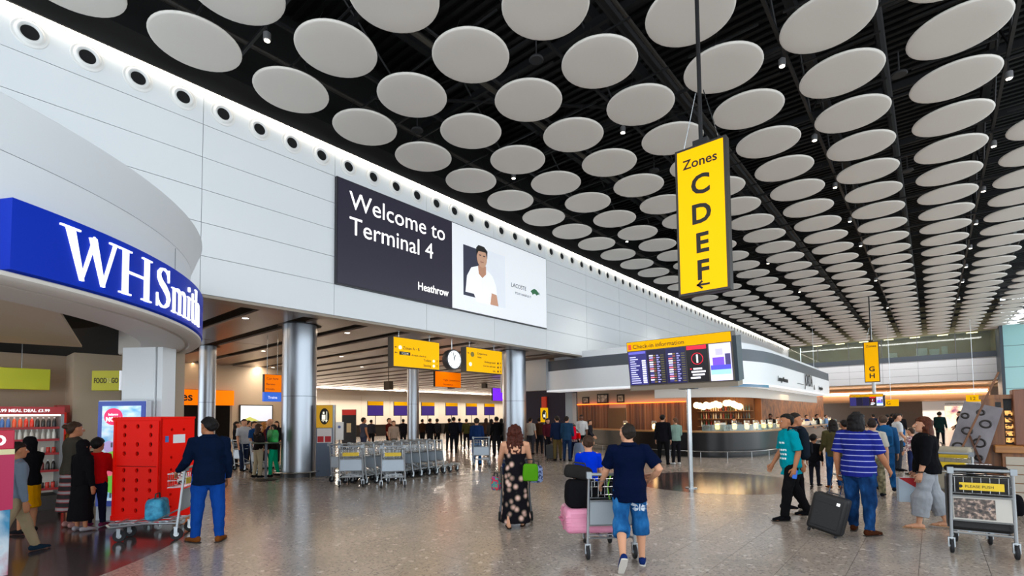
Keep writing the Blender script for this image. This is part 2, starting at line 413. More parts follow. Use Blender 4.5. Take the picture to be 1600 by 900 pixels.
# ---- check-in hall under the wall: soffit panels, back walls
MS = ramp_mat('soffit_panel', 'noise', [(0.3, '#6a5a50'), (0.7, '#7b6a5e')], scale=(0.4, 0.4, 0.4), rough=0.32, metal=0.25)
soff = MB().box(-46.5, -12.75, -3, 62, 5.25, 5.4).build('ceiling', M_DARK); tag(soff, kind='structure')
segs = [(-12.80, -20.0), (-20.05, -28.0), (-28.05, -36.5), (-36.55, -45.9)]
SP = 1.67
pan = {}
for j in range(36):
    y0 = 2.09+j*SP-SP*2
    for a, b_ in segs:
        if a not in pan: pan[a] = MB().box(b_, a, 0.24, SP-0.24, SOFF, SOFF+0.06).mesh('soffit_panel', MS)
        link('soffit_panel', pan[a], soff, (0, y0, 0))
bw = MB().box(-46.5, -46, 6, 62, 0, 5.4).build('wall_back', mat('backwall_cream', '#efe3d2', 0.55)); tag(bw, kind='structure')
for k in range(15): MB().box(-46, -45.97, 8+k*3.6, 11.57+k*3.6, 0.9, 4.2).build('wall_panel', mat('backwall_panel', '#f3eadc', 0.45), bw)
tag(MB().box(-46, -30, 61.8, 62.1, 0, 5.4).build('wall_checkin_end', mat('endwall_cream', '#d8c8b4', 0.6)), kind='structure')
# shops at the left of the check-in hall
xs = -29.0
ya, yb = onx(205, 620, xs).y, onx(470, 620, xs).y
wl = MB().box(xs-0.3, xs, ya-8, onx(363, 620, xs).y, 3.35, 5.3).box(xs-0.3, xs, onx(363, 620, xs).y, yb, 0, 5.3).build('wall_shops', mat('shops_beige', '#b49f86', 0.6)); tag(wl, kind='structure')
tag(MB().box(-46, xs-0.3, yb-0.2, yb, 0, 5.3).build('wall_return', mat('return_beige', '#b9a58c', 0.6)), kind='structure')
tag(MB().box(xs-4, xs-3.8, ya-8, yb, 0, 3.35).build('wall_shop_back', mat('shop_back_dark', '#1c1712', 0.7)), kind='structure')
og = empty('shop_fascia'); tag(og, 'long orange shop fascia sign behind the slim steel column, reading es', 'sign')
z0, z1 = onx(300, 633, xs).z, onx(300, 609, xs).z
MB().box(xs, xs+0.25, ya-6, onx(363, 620, xs).y, z0, z1).build('sign_box', M_ORA, og, bevel=0.01)
text('es', (z1-z0)*0.78, M_INK, frame((xs+0.26, onx(280, 620, xs).y, z0+(z1-z0)*0.28), (0, 1, 0), (0, 0, 1)), og, bold=0.012, depth=0.005)
ad = empty('advert_screen'); tag(ad, 'bright white advert screen with grey and olive slopes on the beige wall', 'screen')
a0, a1 = onx(373, 660, xs), onx(425, 633, xs)
MB().box(xs, xs+0.12, a0.y, a1.y, a0.z, a1.z).build('screen_frame', M_BLACK, ad)
MB().box(xs+0.12, xs+0.125, a0.y+0.05, a1.y-0.05, a0.z+0.05, a1.z-0.05).build('display', mat('advert_white', '#eef1f6', 0.4, emit=0.5), ad)
Mw = frame((xs+0.126, a0.y, a0.z), (0, 1, 0), (0, 0, 1)); aw = a1.y-a0.y; ah = a1.z-a0.z
MB().prism([(0.06, 0.06), (aw*.7, 0.06), (aw*.55, ah*.45), (aw*.35, ah*.35), (0.06, ah*.1)], 0, 0.004, Mw).build('print', mat('advert_olive', '#a9ab55', 0.5, emit=0.7), ad)
MB().prism([(aw*.3, ah*.3), (aw-.06, ah*.85), (aw-.06, 0.06), (aw*.6, 0.06)], 0.004, 0.006, Mw).build('print', mat('advert_grey', '#b9bcc8', 0.5, emit=0.8), ad)
tag(area('shops_washer', (xs+0.6, (a0.y+a1.y)/2, 4.5), (xs, (a0.y+a1.y)/2, 3.2), 0.1, 4, 60, NEUT))

dl = MB().lathe([(0.0005, 0), (0.09, 0), (0.09, 0.02)], 14, cap=False).mesh('lens', mat('downlight_glow', '#fff4e0', 0.4, emit=9))
dr_ = MB().lathe([(0.09, -0.004), (0.115, -0.004), (0.115, 0.05), (0.09, 0.05)], 14, cap=False).mesh('bezel', M_GREYM, True)
for px, py in [(346, 492), (513, 516), (436, 534), (468, 563), (283, 574), (408, 548), (537, 571), (393, 572), (512, 555)]:
    q = onz(px, py, SOFF); j = round((q.y-2.09)/SP); q.y = 2.09+j*SP+0.42
    e = empty('downlight', (q.x, q.y, SOFF-0.004)); tag(e, 'small white downlight set in the brown slatted soffit', 'downlight', 'downlights in the check-in soffit')
    link('bezel', dr_, e); link('lens', dl, e)
# ---- main ceiling: deck, beams, discs
ceil = MB().box(-13, 16, -8, 66, 12.6, 12.8).build('ceiling', mat('deck_black', '#050505', 0.7)); tag(ceil, kind='structure')
MD = mat('deck_rib', '#08080a', 0.55)
b1 = MB()
y = -7.5
while y < 65: b1.box(-12.9, 15.9, y, y+0.12, 12.5, 12.6); y += 0.3
tag(b1.build('deck_rib', MD, ceil), 'close ribs of the roof deck', kind='stuff')
M_STR = mat('roof_steel', '#161618', 0.5); M_PIPE = mat('roof_pipe', '#2e2924', 0.5); M_PIPE2 = mat('roof_pipe_pale', '#4f4a42', 0.5)
for i in range(7):
    x = -10.18+i*3.948
    MB().box(x-0.1, x+0.1, -7, 65, 11.7, 12.1).build('roof_beam', M_STR, ceil)
    MB().box(x-0.035, x+0.035, -7, 65, 10.05, 10.12).build('roof_rail', M_STR, ceil)
    dg = MB()
    for j in range(18):
        y = -6+j*3.95; dg.tube([(x, y, 11.75), (x, y+1.97, 10.1), (x, y+3.95, 11.75)], 0.03, 6)
    dg.build('truss_diagonal', M_STR, ceil)
for j in range(19):
    y = -5.5+j*3.948
    MB().box(-12.5, 15.8, y-0.05, y+0.05, 11.25, 11.45).build('roof_purlin', M_STR, ceil)
    MB().box(-12.4, 15.8, y+1.93, y+1.99, 10.0, 10.06).build('roof_rail', M_STR, ceil)
for x, z, r, mm in [(-11.7, 10.4, 0.06, M_PIPE), (-8.7, 10.55, 0.07, M_PIPE2), (-8.35, 10.5, 0.04, M_STR), (-5.2, 10.9, 0.12, M_STR), (-4.9, 10.7, 0.05, M_PIPE), (-0.6, 10.5, 0.1, M_STR), (3.3, 10.5, 0.16, M_STR), (3.75, 10.6, 0.06, M_PIPE)]:
    MB().tube([(x, -7, z), (x, 65, z)], r, 8).build('ceiling_pipe', mm, ceil, smooth=True)
for x0, y0, x1, y1 in [(-12, 1, -2, 11), (-9, -1, 1, 9), (-6, 4, 6, 16), (-12, 8, -4, 16)]:
    MB().tube([(x0, y0, 11.0), (x1, y1, 11.0)], 0.05, 6).build('roof_brace', M_STR, ceil)

M_DISC = mat('disc_white', '#d9d4cd', 0.6)
DSP = 1.9747; DX0 = -11.17; DY0 = 3.32; DZ = 9.40; DRAD = 0.823
disc_me = MB().lathe([(0.0005, 0.0), (0.5, 0.001), (0.78, 0.004), (0.812, 0.012), (DRAD, 0.035), (0.815, 0.055), (0.78, 0.062), (0.0005, 0.062)], 40, cap=False).mesh('ceiling_disc', M_DISC, True, 60)
dk = MB()
for a in range(3):
    t = 2*math.pi*a/3+0.5; dk.tube([(0.55*math.cos(t), 0.55*math.sin(t), 0.06), (0.3*math.cos(t), 0.3*math.sin(t), 0.7)], 0.006, 4)
dk.tube([(-0.75, 0, 0.66), (0.75, 0, 0.66)], 0.025, 4)
hang_me = dk.mesh('hanger', M_STR)
spots = []; far_d = []
for i in range(0, 14):
    for j in range(-4, 32):
        x = DX0+i*DSP; y = DY0+j*DSP
        if y > YEND-0.9: continue
        p = Vector((x, y, DZ))-EYE; d = p.dot(FW)
        vis = False
        if d > 0.5:
            sx = 800+FPX*p.dot(RT)/d; sy = PPY-FPX*p.dot(UP)/d; rr = FPX*DRAD/d
            vis = -rr < sx < 1600+rr and -rr < sy < 900
        (spots if vis else far_d).append((d if vis else p.length, x, y, i))
spots.sort()
seen = {}
for n_, (d, x, y, i) in enumerate(spots[:299]):
    seen[i] = seen.get(i, 0)+1
    o = link('ceiling_disc', disc_me, None, (x, y, DZ))
    tag(o, 'white ceiling disc, %s from near end of %s column from panel wall' % (ordw(seen[i]), ordw(i+1)), 'ceiling disc', 'white acoustic discs under the ceiling')
    h = link('hanger', hang_me, o)
lo = MB()
def lowdisc(b, x, y):
    b.lathe([(0.0005, DZ), (0.79, DZ+0.005), (DRAD, DZ+0.03), (0.79, DZ+0.06), (0.0005, DZ+0.06)], 20, Matrix.Translation((x, y, 0)), cap=False)
for d, x, y, i in spots[299:]: lowdisc(lo, x, y)
if lo.v: tag(lo.build('ceiling_disc_field', M_DISC, None, smooth=True, angle=60), 'farthest rows of small white ceiling discs near the glazed gallery', 'ceiling disc', kind='stuff')
# ceiling spotlights
M_SPOT = mat('spot_glow', '#fff3dc', 0.4, emit=12)
sp = MB().lathe([(0.05, 0), (0.075, 0.02), (0.075, 0.16), (0.03, 0.2)], 12).mesh('spotlight', mat('spot_body', '#8b8b8d', 0.4, metal=0.5), True)
sg = MB().lathe([(0.0005, -0.003), (0.055, -0.003), (0.055, 0.005)], 12, cap=False).mesh('lens', M_SPOT)
ss = MB().tube([(0, 0, 0.2), (0, 0, 0.9)], 0.012, 5).mesh('stem', M_STR)
for x, y in [(-10.18, 4.3), (-10.18, 12.2), (-6.23, 4.3), (-6.23, 12.2), (-2.28, 8.2), (-2.28, 12.2), (1.67, 16.2), (1.67, 20.1), (-2.28, 20.1), (-6.23, 20.1), (-2.28, 28), (1.67, 24.0), (1.67, 28), (1.67, 36), (-6.23, 28), (-2.28, 36), (-10.18, 20.1), (1.67, 32), (-2.28, 24.1), (-2.28, 16.2), (1.67, 40), (-6.23, 36), (-2.28, 46), (1.67, 46)]:
    e = empty('ceiling_spotlight', (x, y, 9.56)); tag(e, 'small round spotlight shining down from the gap between white ceiling discs', 'spotlight', 'spotlights between the ceiling discs')
    link('lamp_body', sp, e); link('lens', sg, e); link('stem', ss, e)
# dark loudspeakers on short drops
dsp = MB().lathe([(0.0005, 0), (0.15, 0.0), (0.17, 0.02), (0.15, 0.06), (0.02, 0.1), (0.012, 0.6), (0.0005, 0.6)], 16, cap=False).mesh('ceiling_speaker', mat('speaker_grey', '#3a3a3c', 0.6), True)
for i, (px, py) in enumerate([(838, 95), (1405, 118), (1418, 268), (652, 205), (1022, 268)]):
    p = onz(px, py, 9.9)
    tag(link('ceiling_speaker', dsp, None, p), 'small dark round ceiling speaker on a drop rod between the white discs', 'speaker', 'dark ceiling speakers')
# ================================================================== BILLBOARD
bb = empty('welcome_billboard', (WALLX, 0, 0)); tag(bb, 'large dark navy and white lit billboard reading Welcome to Terminal 4', 'billboard')
BY0, BYM, BY1, BZ0, BZ1 = 7.29, 11.68, 17.24, 5.54, 8.62
MB().box(0.0, 0.10, BY0, BY1, BZ0, BZ1).build('frame', mat('billboard_frame', '#2a2a30', 0.4), bb)
MB().box(0.10, 0.115, BY0+0.03, BYM, BZ0+0.03, BZ1-0.03).build('dark_screen', mat('billboard_navy', '#2b2838', 0.35, emit=0.12), bb)
MB().box(0.10, 0.115, BYM, BY1-0.03, BZ0+0.03, BZ1-0.03).build('light_screen', mat('billboard_white', '#f0f2f6', 0.35, emit=0.16), bb)
def wallM(y, z, off): return frame((off, y, z), (0, 1, 0), (0, 0, 1))
M_LIT = mat('lit_white_lettering', '#f7f5f2', 0.4, emit=0.8)
text('Welcome to', 0.74, M_LIT, wallM(7.68, 7.82, 0.117), bb, sx=0.97)
text('Terminal 4', 0.74, M_LIT, wallM(7.68, 7.07, 0.117), bb, sx=0.97)
text('Heathrow', 0.36, M_LIT, wallM(10.16, 5.92, 0.117), bb, bold=0.004, sx=0.9)
# advert photograph: a generic man in a white polo shirt, printed flat
pr = [(12.15, 13.75, 6.1, 8.15, 0.002, '#35374a', .55)]
def flat(poly, h, col, em, nm='print'):
    return MB().prism(poly, 0.115, 0.115+h, frame((0, 0, 0), (0, 1, 0), (0, 0, 1))).build(nm, mat('print_'+col.strip('#'), col, 0.4, emit=em*.25), bb)
flat([(12.22, 6.12), (13.1, 6.12), (13.1, 7.95), (12.22, 7.95)], 0.002, '#343648', 0.6)
flat([(13.05, 5.98), (14.5, 5.98), (14.5, 8.05), (13.05, 8.05)], 0.002, '#e3e7ee', 0.72)
flat([(12.32, 6.25), (12.4, 6.85), (12.62, 7.2), (12.95, 7.32), (13.35, 7.3), (13.75, 7.1), (13.95, 6.75), (14.02, 6.2), (13.72, 6.2), (13.66, 5.98), (12.9, 5.98), (12.75, 6.25)], 0.004, '#f6f7fa', 0.8)
flat([(13.62, 6.0), (13.7, 6.45), (13.98, 6.42), (14.08, 6.0)], 0.005, '#c9987c', 0.6)
flat([(12.97, 7.35), (13.0, 7.05), (13.2, 6.92), (13.4, 7.1), (13.4, 7.4)], 0.006, '#bb8a70', 0.6)
flat([(13.18+0.27*math.cos(a), 7.68+0.37*math.sin(a)) for a in (2*math.pi*k/20 for k in range(20))], 0.008, '#c69a80', 0.6)
flat([(12.90, 7.72), (12.88, 8.0), (13.0, 8.12), (13.3, 8.12), (13.48, 7.98), (13.46, 7.7), (13.38, 7.92), (13.0, 7.9)], 0.010, '#1f1b1a', 0.4)
for cx_ in (13.08, 13.3): flat([(cx_-0.06, 7.74), (cx_+0.06, 7.74), (cx_+0.05, 7.78), (cx_-0.05, 7.78)], 0.010, '#2c211c', 0.4)
flat([(13.08, 7.5), (13.28, 7.5), (13.26, 7.53), (13.1, 7.53)], 0.010, '#8d5a4c', 0.5)
flat([(13.19, 6.3), (13.205, 6.3), (13.205, 7.0), (13.19, 7.0)], 0.0055, '#d3d6de', 0.7)
text('LACOSTE', 0.24, mat('advert_ink', '#33353a', 0.5), wallM(14.85, 6.93, 0.117), bb, sx=0.95)
text('POLO HANDLE IT', 0.13, mat('advert_ink', '#54565c', 0.5), wallM(15.1, 6.68, 0.117), bb)
flat([(16.1, 6.98), (16.22, 7.06), (16.35, 7.12), (16.5, 7.1), (16.62, 7.02), (16.75, 7.0), (16.62, 6.97), (16.78, 6.93), (16.6, 6.92), (16.5, 6.86), (16.42, 6.92), (16.3, 6.9), (16.25, 6.84), (16.18, 6.92)], 0.004, '#2f6b45', 0.5, 'crocodile_emblem')

# ================================================================== SHOP DRUM
drum = empty('shop_drum', (DRUM[0], DRUM[1], 0)); tag(drum, 'curved white shop front drum bulging from the panel wall at the left', 'shop front')
A0, A1 = R_(-97), R_(98.8)
M_DRUM = mat('drum_white', '#dde2e6', 0.45)
M_DRUMS = mat('drum_soffit', '#cfc9c2', 0.5)
MB().lathe([(5.70, 3.16), (5.70, 3.18), (5.66, 3.20), (5.66, 4.40), (5.665, 4.42)], 120, cap=False, a0=A0, a1=A1).build('band', M_DRUM, drum, smooth=True, angle=30)
MB().lathe([(5.665, 4.425), (5.83, 4.90), (5.80, 4.92), (3.0, 4.92)], 120, cap=False, a0=A0, a1=A1).build('flared_rim', M_DRUM, drum, smooth=True, angle=30)
MB().lathe([(5.66, 3.20), (5.82, 3.20), (5.84, 3.185), (5.84, 3.15), (5.80, 3.12), (5.66, 3.10), (5.64, 3.13)], 120, cap=False, a0=A0, a1=A1).build('lip', M_DRUMS, drum, smooth=True, angle=30)
MB().lathe([(5.64, 3.13), (5.60, 3.13), (5.59, 3.10), (4.95, 3.10), (4.93, 3.12), (4.93, 3.75)], 120, cap=False, a0=A0, a1=A1).build('soffit_ring', M_DRUMS, drum, smooth=True, angle=30)
MB().lathe([(4.93, 3.75), (0.001, 3.75)], 60, cap=False).build('inner_ceiling', mat('void_brown', '#0a0807', 0.8), drum)
MB().box(-2.6, 3.6, 2.2, 4.0, 3.30, 3.34, Matrix.Rotation(R_(-12), 4, 'Z')).build('ceiling_panel', mat('shop_panel', '#cdbda8', 0.5), drum)
for d_ in (-20, 12, 58, 90):
    a = R_(d_); 
    MB().box(5.662, 5.666, -0.004, 0.004, 3.2, 4.4, Matrix.Rotation(a, 4, 'Z')).build('joint', M_BACK, drum)

sign = empty('shop_sign', (DRUM[0], DRUM[1], 0)); tag(sign, 'curved blue sign with large white serif letters on the white drum at the left', 'sign')
S0, S1 = R_(29.4), R_(86)
M_BLUE = mat('sign_blue', '#0a2ca4', 0.4, emit=0.16, spec=0.12)
sb = MB(); rs = []
for k in range(61):
    a = S0+(S1-S0)*k/60; c_, s_ = math.cos(a), math.sin(a)
    rs.append([Vector((r*c_, r*s_, z)) for r, z in ((5.66, 3.22), (5.86, 3.22), (5.86, 3.92), (5.66, 3.92))])
sb.rings(rs); sb.build('sign_panel', M_BLUE, sign, smooth=True, angle=30)
def glyph_stroke(pts, ws, cap=True):
    L, R = [], []
    n = len(pts)
    for i in range(n):
        p0 = pts[max(i-1, 0)]; p1 = pts[min(i+1, n-1)]
        dx, dy = p1[0]-p0[0], p1[1]-p0[1]; l = math.hypot(dx, dy); nx, ny = -dy/l, dx/l
        w_ = ws[i]/2
        L.append((pts[i][0]+nx*w_, pts[i][1]+ny*w_)); R.append((pts[i][0]-nx*w_, pts[i][1]-ny*w_))
    return [[L[i], R[i], R[i+1], L[i+1]] for i in range(n-1)]
def rect(x0, x1, y0, y1): return [[(x0, y0), (x1, y0), (x1, y1), (x0, y1)]]
def arcpts(cx, cy, rx, ry, a0, a1, n=10): return [(cx+rx*math.cos(R_(a0+(a1-a0)*k/n)), cy+ry*math.sin(R_(a0+(a1-a0)*k/n))) for k in range(n+1)]
def serif_stem(x, y0, y1, w_, top=True, bot=True, s=0.10, h=0.035):
    o = rect(x-w_/2, x+w_/2, y0, y1)
    if top: o += rect(x-w_/2-s, x+w_/2+s, y1-h, y1)
    if bot: o += rect(x-w_/2-s, x+w_/2+s, y0, y0+h)
    return o
G = {}
G['W'] = ([[(0.10, 1), (0.28, 1), (0.50, 0.0), (0.42, 0.0)], [(0.42, 0), (0.47, 0.0), (0.76, 0.93), (0.70, 0.98)],
           [(0.60, 0.93), (0.76, 0.95), (0.98, 0), (0.90, 0)], [(0.91, 0), (0.96, 0), (1.27, 1), (1.20, 1)]] + rect(0, 0.40, 0.965, 1) + rect(1.08, 1.38, 0.965, 1), 1.30)
G['H'] = (serif_stem(0.23, 0, 1, 0.15) + serif_stem(0.93, 0, 1, 0.15) + rect(0.25, 0.92, 0.49, 0.545), 1.24)
sp_ = [(0.62, 0.72), (0.60, 0.86), (0.52, 0.945), (0.40, 0.975), (0.26, 0.94), (0.17, 0.84), (0.18, 0.72), (0.28, 0.61), (0.44, 0.51), (0.58, 0.39), (0.63, 0.26), (0.58, 0.12), (0.45, 0.035), (0.31, 0.025), (0.19, 0.08), (0.12, 0.18), (0.10, 0.30)]
G['S'] = (glyph_stroke(sp_, [.035, .045, .05, .05, .075, .11, .13, .15, .165, .15, .13, .10, .06, .05, .05, .05, .035]) + rect(0.09, 0.12, 0.0, 0.33) + rect(0.60, 0.63, 0.68, 1.0), 0.76)
def arch(x0, x1, xh): return glyph_stroke([(x0, xh-0.14)]+arcpts((x0+x1)/2, xh-0.14, (x1-x0)/2, 0.115, 160, 0, 8), [.03, .035, .045, .055, .07, .085, .095, .1, .1, .1])
G['m'] = (serif_stem(0.16, 0, 0.64, 0.10, top=False, s=.07) + rect(0.03, 0.16, 0.61, 0.64) + arch(0.17, 0.50, 0.66) + serif_stem(0.50, 0, 0.53, 0.10, top=False, s=.07) + arch(0.51, 0.84, 0.66) + serif_stem(0.84, 0, 0.53, 0.10, top=False, s=.07), 1.02)
G['i'] = (serif_stem(0.15, 0, 0.64, 0.10, top=False, s=.07) + rect(0.02, 0.15, 0.61, 0.64) + [arcpts(0.15, 0.85, 0.07, 0.07, 0, 330, 11)], 0.32)
G['t'] = (glyph_stroke([(0.17, 0.82), (0.17, 0.4), (0.17, 0.14), (0.21, 0.04), (0.29, 0.02), (0.37, 0.07)], [.06, .1, .1, .09, .06, .03]) + rect(0.03, 0.36, 0.605, 0.645), 0.38)
G['h'] = (serif_stem(0.16, 0, 1.0, 0.10, top=False, s=.07) + rect(0.03, 0.16, 0.97, 1.0) + arch(0.17, 0.54, 0.66) + serif_stem(0.54, 0, 0.53, 0.10, top=False, s=.07), 0.72)
CAPH = 0.55; sx_ = 3.45; zb_ = 3.29
for ch in 'WHSmith':
    polys, adv = G[ch]; b = MB()
    for pl in polys:
        ar = sum(pl[i][0]*pl[(i+1) % len(pl)][1]-pl[(i+1) % len(pl)][0]*pl[i][1] for i in range(len(pl)))
        if ar < 0: pl = pl[::-1]
        vs = []
        for rr in (5.855, 5.882):
            for x, y in pl:
                a = (sx_+x*CAPH)/5.88
                vs.append((rr*math.cos(a), rr*math.sin(a), zb_+y*CAPH))
        n = len(pl)
        b.add(vs, [tuple(range(n))[::-1], tuple(range(n, 2*n))]+[(i, (i+1) % n, n+(i+1) % n, n+i) for i in range(n)])
    b.build('letter', M_LIT, sign); sx_ += adv*CAPH

# ---- shop interior
M_BEIGE = mat('shop_beige', '#a3917c', 0.65)
sw = MB().box(-14.9, -14.6, -6, 3.35, 0, 3.2).box(-14.6, -11.55, 3.2, 3.35, 0, 3.7).build('wall_shop', M_BEIGE); tag(sw, kind='structure')
tag(MB().box(-16.9, -16.7, -6, 3.35, 0, 4.6).build('wall_shop_back', M_DARK), kind='structure')
MB().box(-14.6, -13.7, 1.95, 2.75, 0, 3.2).build('pier', mat('shop_pier', '#b3a48f', 0.65), sw)
MB().box(-13.7, -12.2, 2.75, 3.2, 2.75, 3.75).build('bulkhead', mat('shop_pier', '#b3a48f', 0.65), sw)
lime = empty('lime_sign', (-14.0, 0, 0)); tag(lime, 'blank lime green hanging sign panel in the shop above the chilled drinks', 'sign')
MB().box(-0.1, 0, -0.9, 1.63, 2.41, 2.84).build('sign_panel', mat('lime_panel', '#a3ab16', 0.5, emit=0.1), lime, bevel=0.01)
for y in (-0.3, 1.2): MB().tube([(-0.05, y, 2.84), (-0.05, y, 3.75)], 0.008, 5).build('hanger', M_STEEL, lime)
fg = empty('food_sign'); tag(fg, 'lime green sign box reading food to go beside the white column', 'sign')
p0, p1 = onx(143, 610, -13.0), onx(187, 567, -12.6)
Mf = frame((p0.x, p0.y, p0.z), (p1.x-p0.x, p1.y-p0.y, 0), (0, 0, 1)); L_ = math.hypot(p1.x-p0.x, p1.y-p0.y)
MB().box(0, L_, 0, 0.40, -0.28, 0, Mf).build('sign_panel', mat('lime_panel2', '#aba81c', 0.5, emit=0.08), fg)
MB().box(L_, L_+0.02, 0, 0.40, -0.28, 0, Mf).build('end_panel', mat('end_white', '#dfe6f0', 0.5, emit=0.4), fg)
text('FOOD', 0.145, mat('olive_ink', '#4a4410', 0.6), Mf @ Matrix.Translation((0.04, 0.15, 0.003)), fg, bold=0.004, sx=0.62)
text('TO', 0.125, mat('pale_lime', '#d9d68a', 0.6), Mf @ Matrix.Translation((0.285, 0.155, 0.003)), fg, sx=0.6)
text('GO', 0.145, mat('olive_ink', '#4a4410', 0.6), Mf @ Matrix.Translation((0.385, 0.15, 0.003)), fg, bold=0.004, sx=0.62)
col = empty('white_column', (-11.05, 2.66, 0), R_(35)); tag(col, 'square white column under the curved shop front beside the check-in hall', 'column')
MB().box(-0.45, 0.20, -0.14, 0.2, 0, 3.1).build('shaft', M_WHITE, col, bevel=0.006)
MB().box(0.225, 0.33, -0.12, 0.2, 0, 3.1).build('shaft', M_WHITE, col, bevel=0.006)
MB().box(0.2, 0.225, -0.08, 0.15, 0, 3.1).build('recess', M_GREYM, col)

# chilled drinks cabinet
fx = -13.5; fr = empty('drinks_chiller', (fx, 0, 0)); tag(fr, 'open chilled drinks cabinet with red meal deal header and lit shelves of bottles', 'fridge')
F0, F1 = -0.7, 1.80
M_FRM = mat('chiller_grey', '#8b8d90', 0.4, metal=0.4)
MB().box(-0.75, -0.68, F0, F1, 0, 2.05).build('back_panel', mat('chiller_back', '#c8c0b6', 0.5, emit=0.08), fr)
for y in (F0, F1-0.05): MB().box(-0.68, 0, y, y+0.05, 0, 2.05).build('side_panel', M_FRM, fr)
MB().box(-0.7, 0.0, F0, F1, 0, 0.28).build('plinth', mat('chiller_base', '#3a3432', 0.5), fr)
MB().box(-0.7, 0.02, F0, F1, 1.90, 2.05).build('header', mat('header_red', '#8e1f24', 0.4, emit=0.3), fr)
text('£3.99 MEAL DEAL £3.99', 0.085, M_WTXT, frame((0.025, F1-1.0, 1.945), (0, 1, 0), (0, 0, 1)), fr, bold=0.002, sx=0.9)
shz = [0.42, 0.78, 1.12, 1.40, 1.64]
for z in shz:
    sh = MB().box(-0.66, -0.02-(z*0.06), F0+0.05, F1-0.05, z-0.02, z).build('shelf', M_FRM, fr)
    MB().box(-0.02-(z*0.06), -0.01-(z*0.06), F0+0.05, F1-0.05, z-0.035, z+0.012).build('price_rail', mat('rail_red', '#a62a2c', 0.4), sh)
MB().box(-0.1, -0.06, F0+0.05, F1-0.05, 1.87, 1.90).build('lamp_tube', mat('chiller_lamp', '#fff2df', 0.4, emit=3), fr)
btl = MB().lathe([(0.0005, 0), (0.03, 0), (0.032, 0.02), (0.032, 0.12), (0.024, 0.15), (0.013, 0.17), (0.013, 0.19)], 10, cap=False)
canm = MB().lathe([(0.0005, 0), (0.028, 0), (0.033, 0.01), (0.033, 0.11), (0.027, 0.12), (0.0005, 0.12)], 10, cap=False)
capm = MB().lathe([(0.0155, 0.183), (0.0155, 0.205), (0.0005, 0.207)], 10, cap=False)
cols = {4: ['#1d1d20', '#27241f', '#d8341c', '#e4572a', '#3f6db0', '#b6c3dd', '#6d4a8c', '#c3375e'], 3: ['#e8e4da', '#cfc8bd', '#e2dccf'], 2: ['#c7352a', '#e6dccd', '#d2a36e', '#b8332a'], 1: ['#2b2422', '#6a2622', '#3b3330'], 0: ['#c8382b', '#2f2c2c', '#e0552f']}
nm = {4: 'top', 3: 'second', 2: 'middle', 1: 'fourth', 0: 'bottom'}
for si, z in enumerate(shz):
    n = 18
    for k in range(n):
        y = F1-0.12-k*0.083
        c = cols[si][(k//2) % len(cols[si])]
        mm = mat('drink_'+c.strip('#'), c, 0.25)
        src = btl if si in (1, 3, 4) else canm
        key = ('drink', si in (1, 3, 4), c)
        if key not in TXT: TXT[key] = src.mesh('bottle', mm, True)
        o = link('drink_bottle' if si in (1, 3, 4) else 'drink_can', TXT[key], None, (fx-0.12-z*0.06, y, z))
        tag(o, 'small %s, %s from the right end of the %s chiller shelf' % ('bottle' if si in (1, 3, 4) else 'can', ordw(k+1), nm[si]), 'bottle' if si in (1, 3, 4) else 'can', 'drinks on the %s chiller shelf' % nm[si])
        if si in (1, 3, 4):
            if 'capm' not in TXT: TXT['capm'] = capm.mesh('bottle_cap', mat('cap_white', '#e8e8e8', 0.4), True)
            link('bottle_cap', TXT['capm'], o)
rk = empty('snack_rack', (-13.9, 2.05, 0)); tag(rk, 'narrow red snack rack glowing behind the screen totem', 'rack')
MB().box(-0.5, -0.45, -0.3, 0.85, 0, 2.1).build('back_panel', mat('rack_red', '#b5261c', 0.5, emit=0.35), rk)
for z in (0.5, 0.9, 1.3, 1.7): MB().box(-0.45, -0.1, -0.3, 0.85, z, z+0.02).build('shelf', M_FRM, rk)
MB().box(-0.45, -0.08, -0.3, 0.85, 1.95, 2.1).build('header', mat('rack_head', '#7c2f26', 0.5, emit=0.2), rk)
for k in range(10):
    z = (0.92, 1.32, 1.72)[k % 3]; y = 1.85+0.09*k
    tag(MB().box(-0.09, 0.09, -0.035, 0.035, 0, 0.16).build('snack_packet', mat('packet_%d' % (k % 3), ['#d8301e', '#e9a72c', '#efe6d2'][k % 3], 0.4), loc=(-14.1, y, z), bevel=0.01), 'small snack packet standing on the glowing red rack', 'packet', 'packets on the red snack rack')

# screen totem with pink badge
kt = empty('screen_totem', (-11.0, 2.24, 0), R_(-90+33)); tag(kt, 'blue framed advertising screen with pink round badge standing behind the red crate', 'screen')
kt.rotation_euler = (0, 0, R_(38))
MB().box(-0.44, 0.44, 0.0, 0.12, 0.0, 2.12).build('housing', mat('totem_white', '#cfd6df', 0.4), kt, bevel=0.008)
MB().box(-0.43, 0.43, -0.02, 0.0, 0.25, 2.10).build('blue_frame', mat('totem_blue', '#24409a', 0.35, emit=0.25), kt)
MB().box(-0.35, 0.36, -0.025, -0.02, 0.35, 2.02).build('display', ramp_mat('totem_sky', 'noise', [(0.35, '#5aa8dc'), (0.6, '#cfe6f5')], scale=(3, 3, 6), rough=0.3, emit=0.4), kt)
Mk = frame((0, -0.026, 0), (1, 0, 0), (0, 0, 1))
MB().prism([(-0.14+0.17*math.cos(a), 1.83+0.15*math.sin(a)) for a in (2*math.pi*k/28 for k in range(28))], 0, 0.004, Mk).build('badge', mat('badge_pink', '#dc1659', 0.4, emit=0.6), kt)
text('balance', 0.06, M_LIT, Mk @ Matrix.Translation((-0.14, 1.85, 0.006)), kt, align='CENTER')
text('NOW', 0.10, M_LIT, Mk @ Matrix.Translation((-0.14, 1.75, 0.006)), kt, bold=0.005, align='CENTER')
